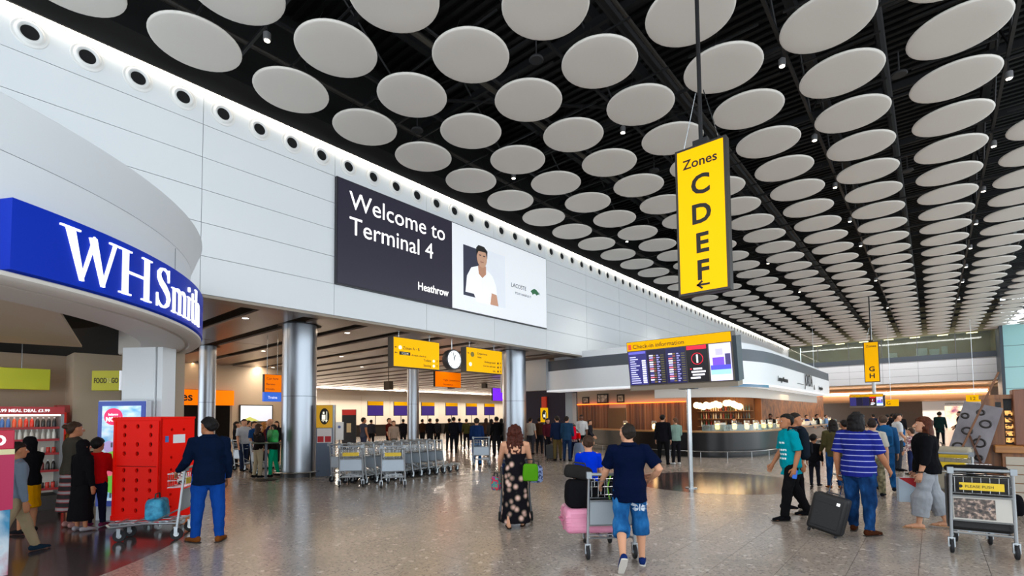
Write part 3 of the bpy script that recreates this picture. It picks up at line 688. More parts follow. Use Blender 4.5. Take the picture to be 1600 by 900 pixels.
for px_, pz_, sx2, sz2, c in [(-0.2, 1.3, 0.12, 0.1, '#a99acb'), (-0.05, 1.15, 0.2, 0.08, '#7cc04a'), (0.1, 1.0, 0.2, 0.16, '#e8eef4'), (-0.2, 0.9, 0.14, 0.12, '#e05a7a'), (0.0, 0.65, 0.3, 0.2, '#5fae3c')]:
    MB().prism([(px_+sx2*math.cos(a), pz_+sz2*math.sin(a)) for a in (2*math.pi*k/16 for k in range(16))], 0.0, 0.003, Mk).build('print', mat('totem_'+c.strip('#'), c, 0.4, emit=0.6), kt)

# magenta display stand at the left edge
mg = gp(-50, 5.6); ms = empty('display_stand', (mg.x, mg.y, 0), heading(mg, 165)); tag(ms, 'magenta and blue printed display stand at the left edge of the frame', 'display stand')
MB().box(-0.30, 0.30, -0.25, 0.25, 0, 1.38).build('body', ramp_mat('stand_print', 'noise', [(0.35, '#2f7fa8'), (0.5, '#c9d6de'), (0.62, '#b3124a')], scale=(2.2, 2.2, 1.6), rough=0.4), ms, bevel=0.01)
MB().box(-0.31, 0.31, 0.25, 0.27, 0.75, 1.38).build('front_panel', mat('stand_magenta', '#b0124c', 0.4), ms)
MB().box(-0.31, 0.31, -0.26, 0.27, 1.38, 1.44).build('top_rail', mat('stand_cream', '#d8cfa0', 0.5), ms)
MB().box(-0.31, 0.31, 0.20, 0.26, 1.44, 1.66).build('header', mat('stand_red', '#c0103c', 0.4), ms, bevel=0.01)
text('O', 0.16, M_WTXT, frame((-0.17, 0.262, 1.49), (-1, 0, 0), (0, 0, 1)), ms, bold=0.006, align='CENTER')

# ================================================================== PILLARS
def pillar(x, y, r, h, label):
    e = empty('steel_pillar', (x, y, 0)); tag(e, label, 'pillar')
    n = 40
    prev = 0
    zs = [0.12, 2.45, h]
    for k in range(2):
        for q in range(4):
            a0 = R_(-70+90*q+0.35); a1 = R_(-70+90*(q+1)-0.35)
            MB().lathe([(r-0.02, zs[k]+0.006), (r, zs[k]+0.006), (r, zs[k+1]-0.006), (r-0.02, zs[k+1]-0.006)], 14, cap=False, a0=a0, a1=a1).build('cladding', M_CHROME, e, smooth=True, angle=30)
    MB().lathe([(r-0.025, 0), (r-0.025, h)], 28, cap=False).build('core', M_BLACK, e)
    MB().lathe([(r-0.02, 0), (r+0.015, 0), (r+0.015, 0.12), (r-0.02, 0.12)], 28, cap=False).build('skirting', mat('skirt_grey', '#4b4d50', 0.4, metal=0.6), e, smooth=True, angle=30)
    MB().lathe([(r-0.02, h), (r+0.14, h), (r+0.14, h+0.03), (r-0.02, h+0.03)], 28, cap=False).build('collar', M_BLACK, e)
    return e
def at_depth(px, d): return gp(px, d)
P1 = (-15.02, 7.47); P2 = (-14.9, 17.35)
pillar(P1[0], P1[1], 0.50, SOFF, 'thick brushed steel pillar in front of the check-in hall left of the baggage trolleys')
p = gp(804.5, 21.9); pillar(p.x, p.y, 0.52, SOFF, 'thick brushed steel pillar behind the woman in the floral dress')
p = gp(322, 19.5); pillar(p.x, p.y, 0.30, SOFF, 'slim steel pillar behind the man in the navy jacket')
p = gp(645.5, 25.0); pillar(p.x, p.y, 0.29, SOFF, 'slim steel pillar rising behind the baggage trolleys under the yellow sign')
gr = MB(); gr.tube([(P1[0]+0.72*math.cos(a), P1[1]+0.72*math.sin(a), 0.16) for a in (2*math.pi*k/28 for k in range(28))], 0.025, 6, closed=True)
for k in range(6):
    a = k*1.047; gr.tube([(P1[0]+0.72*math.cos(a), P1[1]+0.72*math.sin(a), 0), (P1[0]+0.72*math.cos(a), P1[1]+0.72*math.sin(a), 0.16)], 0.018, 6)
tag(gr.build('bumper_rail', M_STEEL, None, smooth=True), 'low steel bumper rail around the foot of the left steel pillar', 'rail')

# ================================================================== HANGING SIGNS ALONG THE WALL
def ceiling_rods(parent, pts, z0, z1):
    for x, y in pts:
        MB().tube([(x, y, z0), (x, y, z1)], 0.012, 6).lathe([(0.05, z1-0.02), (0.05, z1)], 10, Matrix.Translation((x, y, 0))).build('hanging_rod', M_STEEL, parent)
def wall_sign(y0, y1, z0, z1, x, label, lines, m_=None):
    e = empty('direction_sign', (x, 0, 0)); tag(e, label, 'sign')
    MB().box(-0.26, 0, y0, y1, z0, z1).build('sign_box', mat('sign_case', '#4a4640', 0.5), e, bevel=0.006)
    MB().box(0, 0.01, y0+0.02, y1-0.01, z0+0.02, z1-0.02).build('yellow_face', m_ or M_YEL, e)
    ceiling_rods(e, [(-0.13, y0+0.3), (-0.13, y1-0.3)], z1, 4.406)
    e.location = (-13.0, 0, -0.1148); e.scale = (1.0656, 1.0656, 1.0656)      # stands under the lip of the wall
    for s, yy, zz, size, al in lines:
        text(s, size, M_INK, frame((0.012, yy, zz), (0, 1, 0), (0, 0, 1)), e, align=al)
    return e
def dot(e, y, z, r, c, x=0.013):
    MB().prism([(y+r*math.cos(a), z+r*math.sin(a)) for a in (2*math.pi*k/18 for k in range(18))], x, x+0.004, frame((0, 0, 0), (0, 1, 0), (0, 0, 1))).build('symbol', c, e)
def arrow(e, y, z, s, ang, x=0.013, M=None, name='arrow'):
    c, q = math.cos(R_(ang)), math.sin(R_(ang))
    pol = [(-1, -0.12), (0.45, -0.12), (0.1, -0.5), (0.4, -0.5), (1, 0), (0.4, 0.5), (0.1, 0.5), (0.45, 0.12), (-1, 0.12)]
    pl = [(y+s*(u*c-v*q), z+s*(u*q+v*c)) for u, v in pol]
    return MB().prism(pl, x, x+0.004, M if M is not None else frame((0, 0, 0), (0, 1, 0), (0, 0, 1))).build(name, M_INK, e)
M_WSYM = mat('symbol_white', '#f7f2dc', 0.5, emit=0.5)
e = wall_sign(8.92, 10.73, 3.29, 4.20, -12.2, 'left yellow direction sign hung left of the round clock', [('Zones A - B', 9.27, 3.84, 0.13, 'LEFT'), ('Arrivals check-in', 9.60, 3.66, 0.085, 'LEFT'), ('Toilets', 10.38, 3.53, 0.11, 'RIGHT'), ('Seating', 10.38, 3.37, 0.11, 'RIGHT')])
arrow(e, 9.02, 3.885, 0.05, 180); arrow(e, 9.02, 3.72, 0.05, 180); dot(e, 9.17, 3.885, 0.06, M_WSYM)
MB().prism([(9.14, 3.665), (9.55, 3.665), (9.55, 3.765), (9.14, 3.765)], 0.013, 0.016, frame((0, 0, 0), (0, 1, 0), (0, 0, 1))).build('symbol', M_INK, e)
text('1 2 3 4', 0.09, M_WSYM, frame((0.018, 9.345, 3.685), (0, 1, 0), (0, 0, 1)), e, align='CENTER')
for z in (3.57, 3.41): dot(e, 10.49, z, 0.045, M_WSYM); arrow(e, 10.63, z, 0.045, 90)
e = wall_sign(11.95, 13.82, 3.33, 4.20, -12.2, 'right yellow direction sign hung right of the round clock', [('Departures', 12.5, 3.97, 0.11, 'LEFT'), ('Gates', 12.5, 3.85, 0.09, 'LEFT'), ('Underground', 13.45, 3.70, 0.11, 'RIGHT'), ('Car hire and taxis', 13.45, 3.56, 0.09, 'RIGHT'), ('Lifts', 13.45, 3.40, 0.09, 'RIGHT')])
arrow(e, 12.06, 3.98, 0.05, 135); dot(e, 12.25, 3.95, 0.09, mat('symbol_grey', '#8a7a2a', 0.5)); dot(e, 12.15, 3.60, 0.07, M_WSYM)
for z in (3.73, 3.58, 3.43): arrow(e, 13.72, z, 0.05, 90); dot(e, 13.58, z, 0.04, M_INK)
ck = empty('hanging_clock', (-12.2, 11.40, 3.70)); tag(ck, 'round white faced clock hanging between the two yellow signs', 'clock')
Mc = frame((0, 0, 0), (0, 1, 0), (0, 0, 1))
MB().lathe([(0.0005, -0.24), (0.33, -0.24), (0.345, -0.22), (0.345, 0.0), (0.33, 0.015), (0.30, 0.015), (0.30, 0.0)], 32, Mc, cap=False).build('case', mat('clock_case', '#3d3e42', 0.4), ck, smooth=True, angle=40)
MB().lathe([(0.0005, 0.004), (0.30, 0.004)], 32, Mc, cap=False).build('face', mat('clock_white', '#eef0f2', 0.4, emit=0.5), ck)
for k in range(12):
    Mr = Mc @ Matrix.Rotation(R_(30*k), 4, 'Z')
    MB().box(-0.008, 0.008, 0.24, 0.28, 0.004, 0.008, Mr).build('hour_mark', M_INK, ck)
MB().box(-0.012, 0.012, -0.03, 0.16, 0.006, 0.012, Mc @ Matrix.Rotation(R_(-15), 4, 'Z')).build('hour_hand', M_INK, ck)
MB().box(-0.008, 0.008, -0.04, 0.25, 0.008, 0.014, Mc @ Matrix.Rotation(R_(14), 4, 'Z')).build('minute_hand', M_INK, ck)
MB().tube([(-0.12, 0, 0.34), (-0.12, 0, 0.706)], 0.014, 6).build('hanging_rod', M_STEEL, ck); ck.location = (-13.0, 12.148, 3.828); ck.scale = (1.0656, 1.0656, 1.0656)
def depth_sign(px0, py0, px1, py1, x, label, face, lines=(), cat='sign', name='direction_sign', rods=True, t=0.15):
    a, b = onx(px0, py1, x), onx(px1, py0, x)
    e = empty(name, (x, 0, 0)); tag(e, label, cat)
    MB().box(-t, 0, a.y, b.y, a.z, b.z).build('sign_box', M_BLACK, e)
    MB().box(0, 0.01, a.y+0.01, b.y-0.01, a.z+0.01, b.z-0.01).build('face', face, e)
    if rods: ceiling_rods(e, [(-t/2, a.y+(b.y-a.y)*.2), (-t/2, b.y-(b.y-a.y)*.2)], b.z, 5.26)
    for s, fy, fz, size in lines:
        text(s, size*(b.z-a.z), M_INK, frame((0.012, a.y+(b.y-a.y)*fy, a.z+(b.z-a.z)*fz), (0, 1, 0), (0, 0, 1)), e)
    return e, a, b
depth_sign(680, 583, 720, 604, -21, 'small orange hanging sign below the clock', M_ORA, [('Flight connections', 0.3, 0.4, 0.2), ('Assistance', 0.3, 0.12, 0.2)])
e, a, b = depth_sign(413, 586, 440, 612.5, -17.5, 'orange hanging sign over a blue panel left of the left steel pillar', M_ORA, [('Car hire', 0.1, 0.7, 0.2), ('Bureau', 0.1, 0.4, 0.17), ('Hotels', 0.1, 0.12, 0.17)])
bl = onx(413, 627, -17.5)
MB().box(-0.15, 0.0, a.y, b.y, bl.z, a.z).build('blue_panel', mat('panel_blue', '#1f5fd0', 0.4, emit=0.45), e)
text('Trains', (a.z-bl.z)*0.4, M_WTXT, frame((0.005, a.y+0.12, bl.z+(a.z-bl.z)*.3), (0, 1, 0), (0, 0, 1)), e)
e, a, b = depth_sign(770, 607, 786, 626, -27, 'violet lit sign at the left side of the right steel pillar', mat('sign_violet', '#6a1fe0', 0.4, emit=0.9))
for i, px_ in enumerate((607, 705, 757)):
    pp = onx(px_, 603, -22 - i*4)
    tag(MB().box(-0.25, 0.25, -0.12, 0.12, 0, 0.45).tube([(0, 0, 0.45), (0, 0, 5.46-pp.z)], 0.02, 5).build('hanging_number_sign', mat('sign_dark_bronze', '#332a22', 0.5), loc=(pp.x, pp.y, pp.z-0.2)), ['dark hanging desk marker left of the slim steel pillar', 'dark hanging desk marker beside the small orange sign', 'dark hanging desk marker close to the right steel pillar'][i], 'sign')

# ================================================================== BIG HANGING ZONE SIGNS
def zone_sign(x0, x1, y, z0, z1, letters, label, head, arrowon, t=0.16):
    e = empty('zone_sign', ((x0+x1)/2, y, z0)); tag(e, label, 'sign'); W = (x1-x0)/2; Hh = z1-z0
    fr_ = mat('zone_frame', '#2a2724', 0.45)
    MB().box(-W, W, 0, t, 0, Hh).build('case', fr_, e, bevel=0.012)
    fw_ = 0.045*W*2/0.82
    MB().box(-W+fw_, W-fw_, -0.008, 0.0, fw_, Hh-fw_).build('yellow_face', M_YELB, e)
    Mz = frame((0, -0.010, 0), (1, 0, 0), (0, 0, 1)); k = 2*W/0.82
    text(head, 0.215*k, M_INK, Mz @ Matrix.Translation((0, Hh-0.36*k, 0)), e, align='CENTER', bold=0.003)
    for s, fz in letters: text(s, 0.44*k, M_INK, Mz @ Matrix.Translation((0, Hh*fz, 0)), e, align='CENTER', bold=0.012)
    if arrowon:
        for pl in ([(-0.13, -0.02), (0.13, -0.02), (0.13, 0.02), (-0.13, 0.02)], [(-0.13, 0), (-0.03, 0.09), (0.0, 0.06), (-0.08, 0)], [(-0.13, 0), (-0.08, 0), (0.0, -0.06), (-0.03, -0.09)]):
            MB().prism([(a*.8, b*.8+0.145) for a, b in pl], 0.0, 0.004, Mz).build('arrow', M_INK, e)
    MB().tube([(0, t/2, Hh), (0, t/2, Hh+ (10.3-z1)*(1 if z1 > 5.9 else 1))], 0.035*k**.5, 8).build('hanging_pole', M_STR, e)
    for s in (-1, 1): MB().tube([(s*W*0.7, t/2, Hh), (s*W*0.15, t/2, Hh+0.9*k)], 0.008, 5).build('stay_wire', M_STEEL, e)
    MB().box(-0.12*k, 0.12*k, t/2-0.05, t/2+0.05, Hh, Hh+0.09*k).build('bracket', M_STR, e)
    return e
zone_sign(-3.145, -2.315, 8.0, 3.70, 6.17, [('C', 0.665), ('D', 0.47), ('E', 0.275), ('F', 0.095)], 'tall yellow hanging sign in the foreground listing zones C D E F', 'Zones', True)
zone_sign(-3.36, -2.53, 40.0, 3.78, 6.45, [('G', 0.27), ('H', 0.10)], 'distant yellow hanging sign for zones G and H before the far wall', 'Zones', False)

# ================================================================== CHECK-IN INFORMATION BOARD ON A POLE
def info_board(x0, x1, y, zb, zt, label, detail=True, pole=None):
    W = x1-x0; e = empty('departures_board', (x0, y, 0)); tag(e, label, 'information board')
    T = Matrix.Translation((0, 0, zb)) @ Matrix.Rotation(R_(9.5), 4, 'X')   # face leans down towards the hall
    T = Matrix.Translation((0, 0, zb)) @ Matrix.Rotation(R_(9.0), 4, 'X')
    Hh = (zt-zb)/math.cos(R_(9))
    MB().box(-0.02, W+0.02, 0.0, 0.30, -0.01, Hh+0.01, T).build('case', mat('board_case', '#5b544c', 0.5), e, bevel=0.01)
    MB().box(-0.05, W+0.06, 0.05, 0.42, -0.14, -0.01, T).build('bottom_tray', mat('board_tray', '#8d8070', 0.5), e)
    MB().box(W+0.02, W+0.10, 0.02, 0.4, -0.02, Hh-0.1, T).build('side_panel', mat('board_side', '#22303a', 0.4), e)
    hz_ = Hh*0.80
    MB().box(0, W, -0.01, 0, hz_, Hh, T).build('yellow_header', M_YELB, e)
    F = T @ frame((0, -0.012, 0), (1, 0, 0), (0, 0, 1))
    text('Check-in information', Hh*0.14, M_INK, F @ Matrix.Translation((W*0.06, hz_+Hh*0.045, 0)), e)
    MB().prism([(W*.012, hz_+Hh*.03), (W*.045, hz_+Hh*.03), (W*.045, hz_+Hh*.15), (W*.012, hz_+Hh*.15)], 0, 0.003, F).build('symbol', mat('symbol_red', '#c8442c', 0.5, emit=.5), e)
    sc = [(0.0, 0.20, '#2c2a66'), (0.20, 0.39, '#15132c'), (0.39, 0.585, '#191740'), (0.59, 0.79, '#0b090d'), (0.80, 0.995, '#c7c2e2')]
    for a, b, c in sc:
        MB().box(W*a+0.008, W*b-0.008, -0.012, 0, 0.01, hz_-0.02, T).build('display', mat('display_'+c.strip('#'), c, 0.3, emit=0.7), e)
    def px_rect(u0, u1, v0, v1, c, em=0.9, h=0.004):
        return ([(W*u0, hz_*v0), (W*u1, hz_*v0), (W*u1, hz_*v1), (W*u0, hz_*v1)], c, em, h)
    items = {}
    def put(u0, u1, v0, v1, c): items.setdefault(c, MB()).prism([(W*u0, hz_*v0), (W*u1, hz_*v0), (W*u1, hz_*v1), (W*u0, hz_*v1)], 0.002, 0.005, F)
    r2 = random.Random(3)
    if detail:
        put(0.01, 0.19, 0.90, 0.97, '#5a57b0')
        for k in range(13):
            v = 0.80-k*0.062
            put(0.02, 0.02+r2.uniform(.05, .11), v, v+0.026, '#b9b8e6'); 
            if k > 1: put(0.145, 0.185, v, v+0.042, '#d5d4ee')
            for u in (0.215, 0.41): put(u+0.01, u+0.05, v, v+0.036, ['#d9d6ee', '#a59ad8', '#d06a7c', '#e8e6f4'][k % 4] if r2.random() > .25 else '#3c3a78')
            for u in (0.262, 0.46): put(u, u+0.028, v, v+0.03, ['#6d5a2c', '#8a4638', '#4d4a38'][k % 3])
            for u in (0.30, 0.50): put(u, u+0.02+0.012*(k % 2), v, v+0.03, '#8f8cc8')
            for u in (0.34, 0.545): put(u, u+0.034, v, v+0.026, '#55502f')
    put(0.60, 0.78, 0.88, 0.98, '#d81b34')
    for k, (a, b) in enumerate([(0.66, .72), (0.64, .75), (0.65, .74), (0.63, .70)]): put(a-0.01, b+.01, 0.34-k*0.08, 0.385-k*0.08, '#e9e7ee')
    put(0.62, 0.635, .345, .38, '#d81b34')
    put(0.685, 0.70, 0.52, 0.74, '#f0f0f0')
    put(0.81, 0.985, 0.03, 0.17, '#e8f0f6'); put(0.81, 0.985, 0.17, 0.30, '#8fc4e4'); put(0.81, 0.985, 0.30, 0.42, '#4a46b8'); put(0.83, 0.93, 0.42, 0.62, '#6a44c8'); put(0.94, 0.985, 0.42, 0.70, '#3c3660'); put(0.86, 0.92, .68, .84, '#a9a4c4')
    for c, b in items.items(): b.build('display_rows', mat('row_'+c.strip('#'), c, 0.4, emit=0.8), e)
    MB().tube([F @ Vector((W*0.692+W*0.052*math.cos(a), hz_*0.63+W*0.052*math.sin(a), 0)) for a in (2*math.pi*k/24 for k in range(24))], 0.008, 5, closed=True).build('warning_ring', mat('ring_red', '#d81b34', 0.4, emit=.7), e)
    if pole:
        px_, py_ = pole
        MB().tube([(px_-x0, py_-y, 0.015), (px_-x0, py_-y, zb-0.05)], 0.055, 16).build('pole', M_STEEL, e, smooth=True)
        MB().lathe([(0.055, 0.03), (0.14, 0.02), (0.14, 0.0)], 20, Matrix.Translation((px_-x0, py_-y, 0)), cap=False).build('base_plate', M_STEEL, e)
        MB().box(px_-x0-0.2, px_-x0+0.2, py_-y-0.12, py_-y+0.12, zb-0.14, zb-0.06).build('pole_bracket', M_GREYM, e)
    return e
info_board(-5.88, -3.36, 11.65, 2.52, 3.60, 'large check-in information board on a steel pole with yellow header', True, (-4.50, 11.92))
info_board(-4.74, -2.73, 45.0, 2.30, 3.12, 'distant small check-in information board beyond the striped shirt', False)
MB().tube([(1.48, 0.2, 3.1), (1.48, 0.2, 4.4)], 0.12, 10).tube([(1.48, 0.2, 4.4), (1.48, 0.2, 10.0)], 0.02, 6).build('hanging_post', M_WHITE, bpy.data.objects['departures_board.001'])
# white post seen beside the G H sign is the board's hanging post above

# ================================================================== CAFE BAR
def smooth_path(pts, n=6):
    out = []
    P = [Vector(p) for p in pts]
    for i in range(len(P)-1):
        p0 = P[max(i-1, 0)]; p1 = P[i]; p2 = P[i+1]; p3 = P[min(i+2, len(P)-1)]
        for k in range(n):
            t = k/n
            out.append(0.5*((2*p1)+(p2-p0)*t+(2*p0-5*p1+4*p2-p3)*t*t+(3*p1-p0-3*p2+p3)*t**3))
    out.append(P[-1]); return out
def ribbon(path, z0, z1, off0, off1):
    """closed wall section following a plan path; off = offset to the left normal"""
    b = MB(); rs = []
    n = len(path)
    for i, p in enumerate(path):
        t = (path[min(i+1, n-1)]-path[max(i-1, 0)]).normalized(); nn = Vector((-t.y, t.x))
        a = p+nn*off0; c = p+nn*off1
        rs.append([Vector((a.x, a.y, z0)), Vector((c.x, c.y, z0)), Vector((c.x, c.y, z1)), Vector((a.x, a.y, z1))])
    return b.rings(rs)
CP = smooth_path([Vector((-16.3, 24.9)), Vector((-14.2, 23.4)), Vector((-12.1, 22.1)), Vector((-10.2, 21.2)), Vector((-7.9, 20.75)), Vector((-6.5, 21.05)), Vector((-5.65, 22.3)), Vector((-5.4, 24.2)), Vector((-5.4, 27)), Vector((-5.4, 33)), Vector((-5.4, 44))])
bar = empty('bar_counter', (0, 0, 0)); tag(bar, 'long curved black bar counter with glass screen and steel foot rail', 'counter')
ribbon(CP, 0.08, 1.02, 0.0, 0.06).build('front_panel', mat('bar_black', '#0a090b', 0.28), bar, smooth=True, angle=30)
ribbon(CP, 0.0, 0.08, 0.06, 0.12).build('plinth', M_BLACK, bar)
ribbon(CP, 1.02, 1.08, -0.06, 0.62).build('counter_top', mat('bar_top', '#a5794a', 0.3), bar, smooth=True, angle=30)
ribbon(CP[26:], 1.08, 1.32, 0.12, 0.135).build('glass_screen', mat('bar_glass', '#bcd0cc', 0.05, trans=0.75), bar, smooth=True, angle=30)
ribbon(CP[26:], 1.32, 1.34, 0.10, 0.36).build('glass_shelf', mat('bar_glass_top', '#c2d2cf', 0.08, trans=0.5), bar)
rl = MB(); off = []
for i, p in enumerate(CP):
    t = (CP[min(i+1, len(CP)-1)]-CP[max(i-1, 0)]).normalized(); nn = Vector((-t.y, t.x)); q = p-nn*0.22
    off.append((q.x, q.y, 0.26))
rl.tube(off, 0.022, 8)
rl.build('foot_rail', M_STEEL, bar, smooth=True)
for i in range(2, len(off), 4):
    x, y, z = off[i]; MB().tube([(x, y, 0.003), (x, y, z)], 0.012, 6).build('rail_post', M_STEEL, bar)
FP_ = smooth_path([Vector((-14.6, 19.9)), Vector((-12.2, 19.6)), Vector((-9.5, 19.75)), Vector((-7.6, 20.2)), Vector((-6.3, 21.2)), Vector((-5.6, 22.8)), Vector((-5.35, 25)), Vector((-5.35, 30)), Vector((-5.35, 39.9))])
can = empty('cafe_canopy', (0, 0, 0)); tag(can, 'white curved canopy fascia with dark upper band over the bar', 'canopy')
M_FAS = mat('fascia_white', '#e6e9ec', 0.4)
ribbon(FP_, 3.02, 3.98, 0.0, 0.12).build('fascia', M_FAS, can, smooth=True, angle=30)
ribbon(FP_, 3.98, 4.48, 0.02, 0.16).build('dark_band', mat('band_grey', '#4d535c', 0.45), can, smooth=True, angle=30)
ribbon(FP_, 4.48, 4.86, 0.55, 0.65).build('parapet', M_FAS, can, smooth=True, angle=30)
ribbon(FP_, 2.96, 3.04, -0.015, 0.9).build('light_slot', mat('slot_glow', '#eef3f8', 0.4, emit=0.3), can)
ribbon(FP_[13:], 2.50, 2.96, 0.75, 0.85).build('lower_band', mat('lower_band', '#bfb8b0', 0.45), can, smooth=True, angle=30)
ribbon(FP_, 4.46, 4.50, 0.1, 6.0).build('roof', mat('roof_grey', '#777b80', 0.6), can)
ribbon(FP_[22:34], 2.90, 3.02, -0.02, 0.0).build('blue_strip', mat('strip_blue', '#3f6f8f', 0.2), can)
for s, py_, z, sz, b_ in [('Lounge Museum', 25.0, 3.28, 0.30, .01), ('Lounge bar', 35.6, 3.26, 0.30, .01)]:
    text(s, sz, M_INK, frame((-5.31, py_, z), (0, 1, 0), (0, 0, 1)), can, bold=b_, depth=0.006)
text('JORDA', 0.95, mat('logo_ink', '#2b2a2e', 0.5), frame((-5.31, 31.2, 3.32), (0, 1, 0), (0, 0, 1)), can, depth=0.008, sx=0.78)
text('A', 0.4, mat('logo_ink', '#2b2a2e', 0.5), frame((-5.31, 33.9, 3.18), (0, 1, 0), (0, 0, 1)), can, bold=0.01, depth=0.008)
MB().box(-5.34, -5.30, 29.3, 30.9, 3.34, 3.36).build('rule_line', M_GREYM, can)
# bulkhead between pillar and canopy, dark recess with blue screen
tag(MB().box(-17.5, -14.5, 19.7, 20.0, 3.05, 4.6).build('wall_bulkhead', mat('bulkhead_grey', '#a9abae', 0.5)), kind='structure')
p = gp(893, 26.5); tag(MB().box(-0.22, 0.22, -0.2, 0.2, 0, 3.0).build('cafe_column', mat('cafe_column', '#a5acb2', 0.5), loc=p), 'square grey column at the left end of the slatted wood wall', 'column')
pw = MB().box(-22.5, -17.05, 27.2, 27.4, 0, 3.6).build('wall_dark', mat('partition_navy', '#151336', 0.5)); tag(pw, kind='structure')
rd = ony(850, 625, 27.1); tag(MB().box(rd.x-0.18, rd.x+0.18, 27.05, 27.21, 1.9, 3.1).build('red_banner', mat('banner_red', '#b5331f', 0.5, emit=0.25)), 'narrow red lit banner on the dark navy partition', 'banner')
# slatted wood wall
wd = MB().box(-16.4, -9.6, 25.45, 25.6, 0, 3.3).build('wall_cafe', mat('cafe_wall', '#a8a094', 0.6)); tag(wd, kind='structure')
M_SL = [ramp_mat('slat_%d' % i, 'noise', [(0.3, a), (0.7, b)], scale=(9, 9, 1.2), rough=0.4) for i, (a, b) in enumerate([('#6a3f24', '#8b5a38'), ('#7d4b2c', '#a06d46'), ('#4d2c1a', '#6d4329')])]
sl = {}
x = -16.35; k = 0
while x < -9.75:
    if not (-14.35 < x < -13.25):
        j = rnd.randrange(3)
        if j not in sl: sl[j] = MB().box(0.004, 0.096, -0.04, 0, 0, 2.42).mesh('slat', M_SL[j])
        o = link('slat', sl[j], wd, (x, 25.45-0.02*(k % 2), 0))
    x += 0.1; k += 1
dr = MB().box(-14.30, -13.20, 25.40, 25.45, 0, 2.2).build('door_1', mat('door_brown', '#6b5138', 0.5)); tag(dr, kind='structure')
tag(MB().box(-16.35, -9.75, 25.33, 25.38, 2.43, 2.47).build('light_strip', mat('led_orange', '#ff5a14', 0.4, emit=4.5), wd), 'glowing orange light strip')
for i, (px0, py0, px1, py1) in enumerate([(910, 620, 920, 632), (933, 615, 950, 632), (964, 616, 975, 631)]):
    a, b = ony(px0, py1, 25.4), ony(px1, py0, 25.4)
    fz = max(a.z, 2.5)
    e = MB().box(a.x, b.x, 25.39, 25.44, fz, b.z).build('framed_picture', M_BLACK); tag(e, ['small framed picture above the wood slats at the left', 'larger framed picture above the wood slats in the middle', 'small framed picture above the wood slats at the right'][i], 'picture')
    MB().box(a.x+0.07, b.x-0.07, 25.38, 25.39, fz+0.07, b.z-0.07).build('print', ramp_mat('picture_print', 'noise', [(0.4, '#6f6a62'), (0.6, '#c8c2b6')], scale=(6, 6, 6)), e)
# back bar with bottles
bk = empty('back_bar', (0, 0, 0)); tag(bk, 'brown back bar cabinet with lit shelves of bottles behind the steel pole', 'shelf')
MB().box(-10.4, -6.9, 27.0, 27.2, 0, 2.95).build('back_panel', mat('backbar_wood', '#7b4d2c', 0.45), bk)
for z in (1.15, 1.55, 1.95): MB().box(-9.6, -6.9, 26.6, 27.0, z-0.03, z).build('shelf', mat('backbar_shelf', '#a87848', 0.4), bk)
MB().box(-9.6, -6.9, 26.55, 27.0, 0, 1.0).build('cabinet', M_DKWOOD, bk)
bc = ['#2c4a2c', '#7a4a1c', '#c9b48a', '#1f1f24', '#8a2e20', '#d9d2c2']
wine = MB().lathe([(0.0005, 0), (0.038, 0), (0.04, 0.18), (0.015, 0.24), (0.015, 0.30), (0.0005, 0.30)], 8, cap=False)
for zi, z in enumerate((1.15, 1.55, 1.95)):
    for k in range(20):
        c = bc[rnd.randrange(6)]; key = ('wine', c)
        if key not in TXT: TXT[key] = wine.mesh('bottle', mat('wine_'+c.strip('#'), c, 0.15), True)
        tag(link('bar_bottle', TXT[key], None, (-9.45+k*0.125, 26.8, z)), 'bottle, %s from the left end of the %s shelf of the back bar' % (ordw(k+1), ('lower', 'middle', 'upper')[zi]), 'bottle', 'bottles on the %s back bar shelf' % ('lower', 'middle', 'upper')[zi])
tag(MB().box(-16.4, -6.6, 27.2, 27.35, 0, 3.3).build('wall_cafe_back', mat('cafe_back_warm', '#a8622c', 0.5)), kind='structure')
# kitchen block behind the long side of the bar
tag(MB().box(-9.4, -9.2, 27.35, 64, 0, 4.7).build('wall_kitchen', ramp_mat('kitchen_wall', 'noise', [(0.35, '#6b3a20'), (0.65, '#b06a38')], scale=(2, 2, 2), rough=0.5)), kind='structure')
# pendant globes
gl = MB().ell((0, 0, 0), (0.16, 0.16, 0.16), 14, 8).mesh('globe', mat('globe_glow', '#ffd9a0', 0.4, emit=3.6), True)
gc = MB().tube([(0, 0, 0.15), (0, 0, 2.5)], 0.008, 5).mesh('cord', M_BLACK)
for i in range(16):
    px_ = 1088+i*5.2+rnd.uniform(-1, 1); d_ = 25.0+rnd.uniform(-0.8, 1.2)
    q = EYE+ray(px_, 632+rnd.uniform(-2.5, 4))*d_
    e = link('pendant_globe', gl, None, q); tag(e, 'small glowing globe pendant lamp in the cluster over the bar', 'pendant lamp', 'globe pendants over the bar'); link('cord', gc, e)
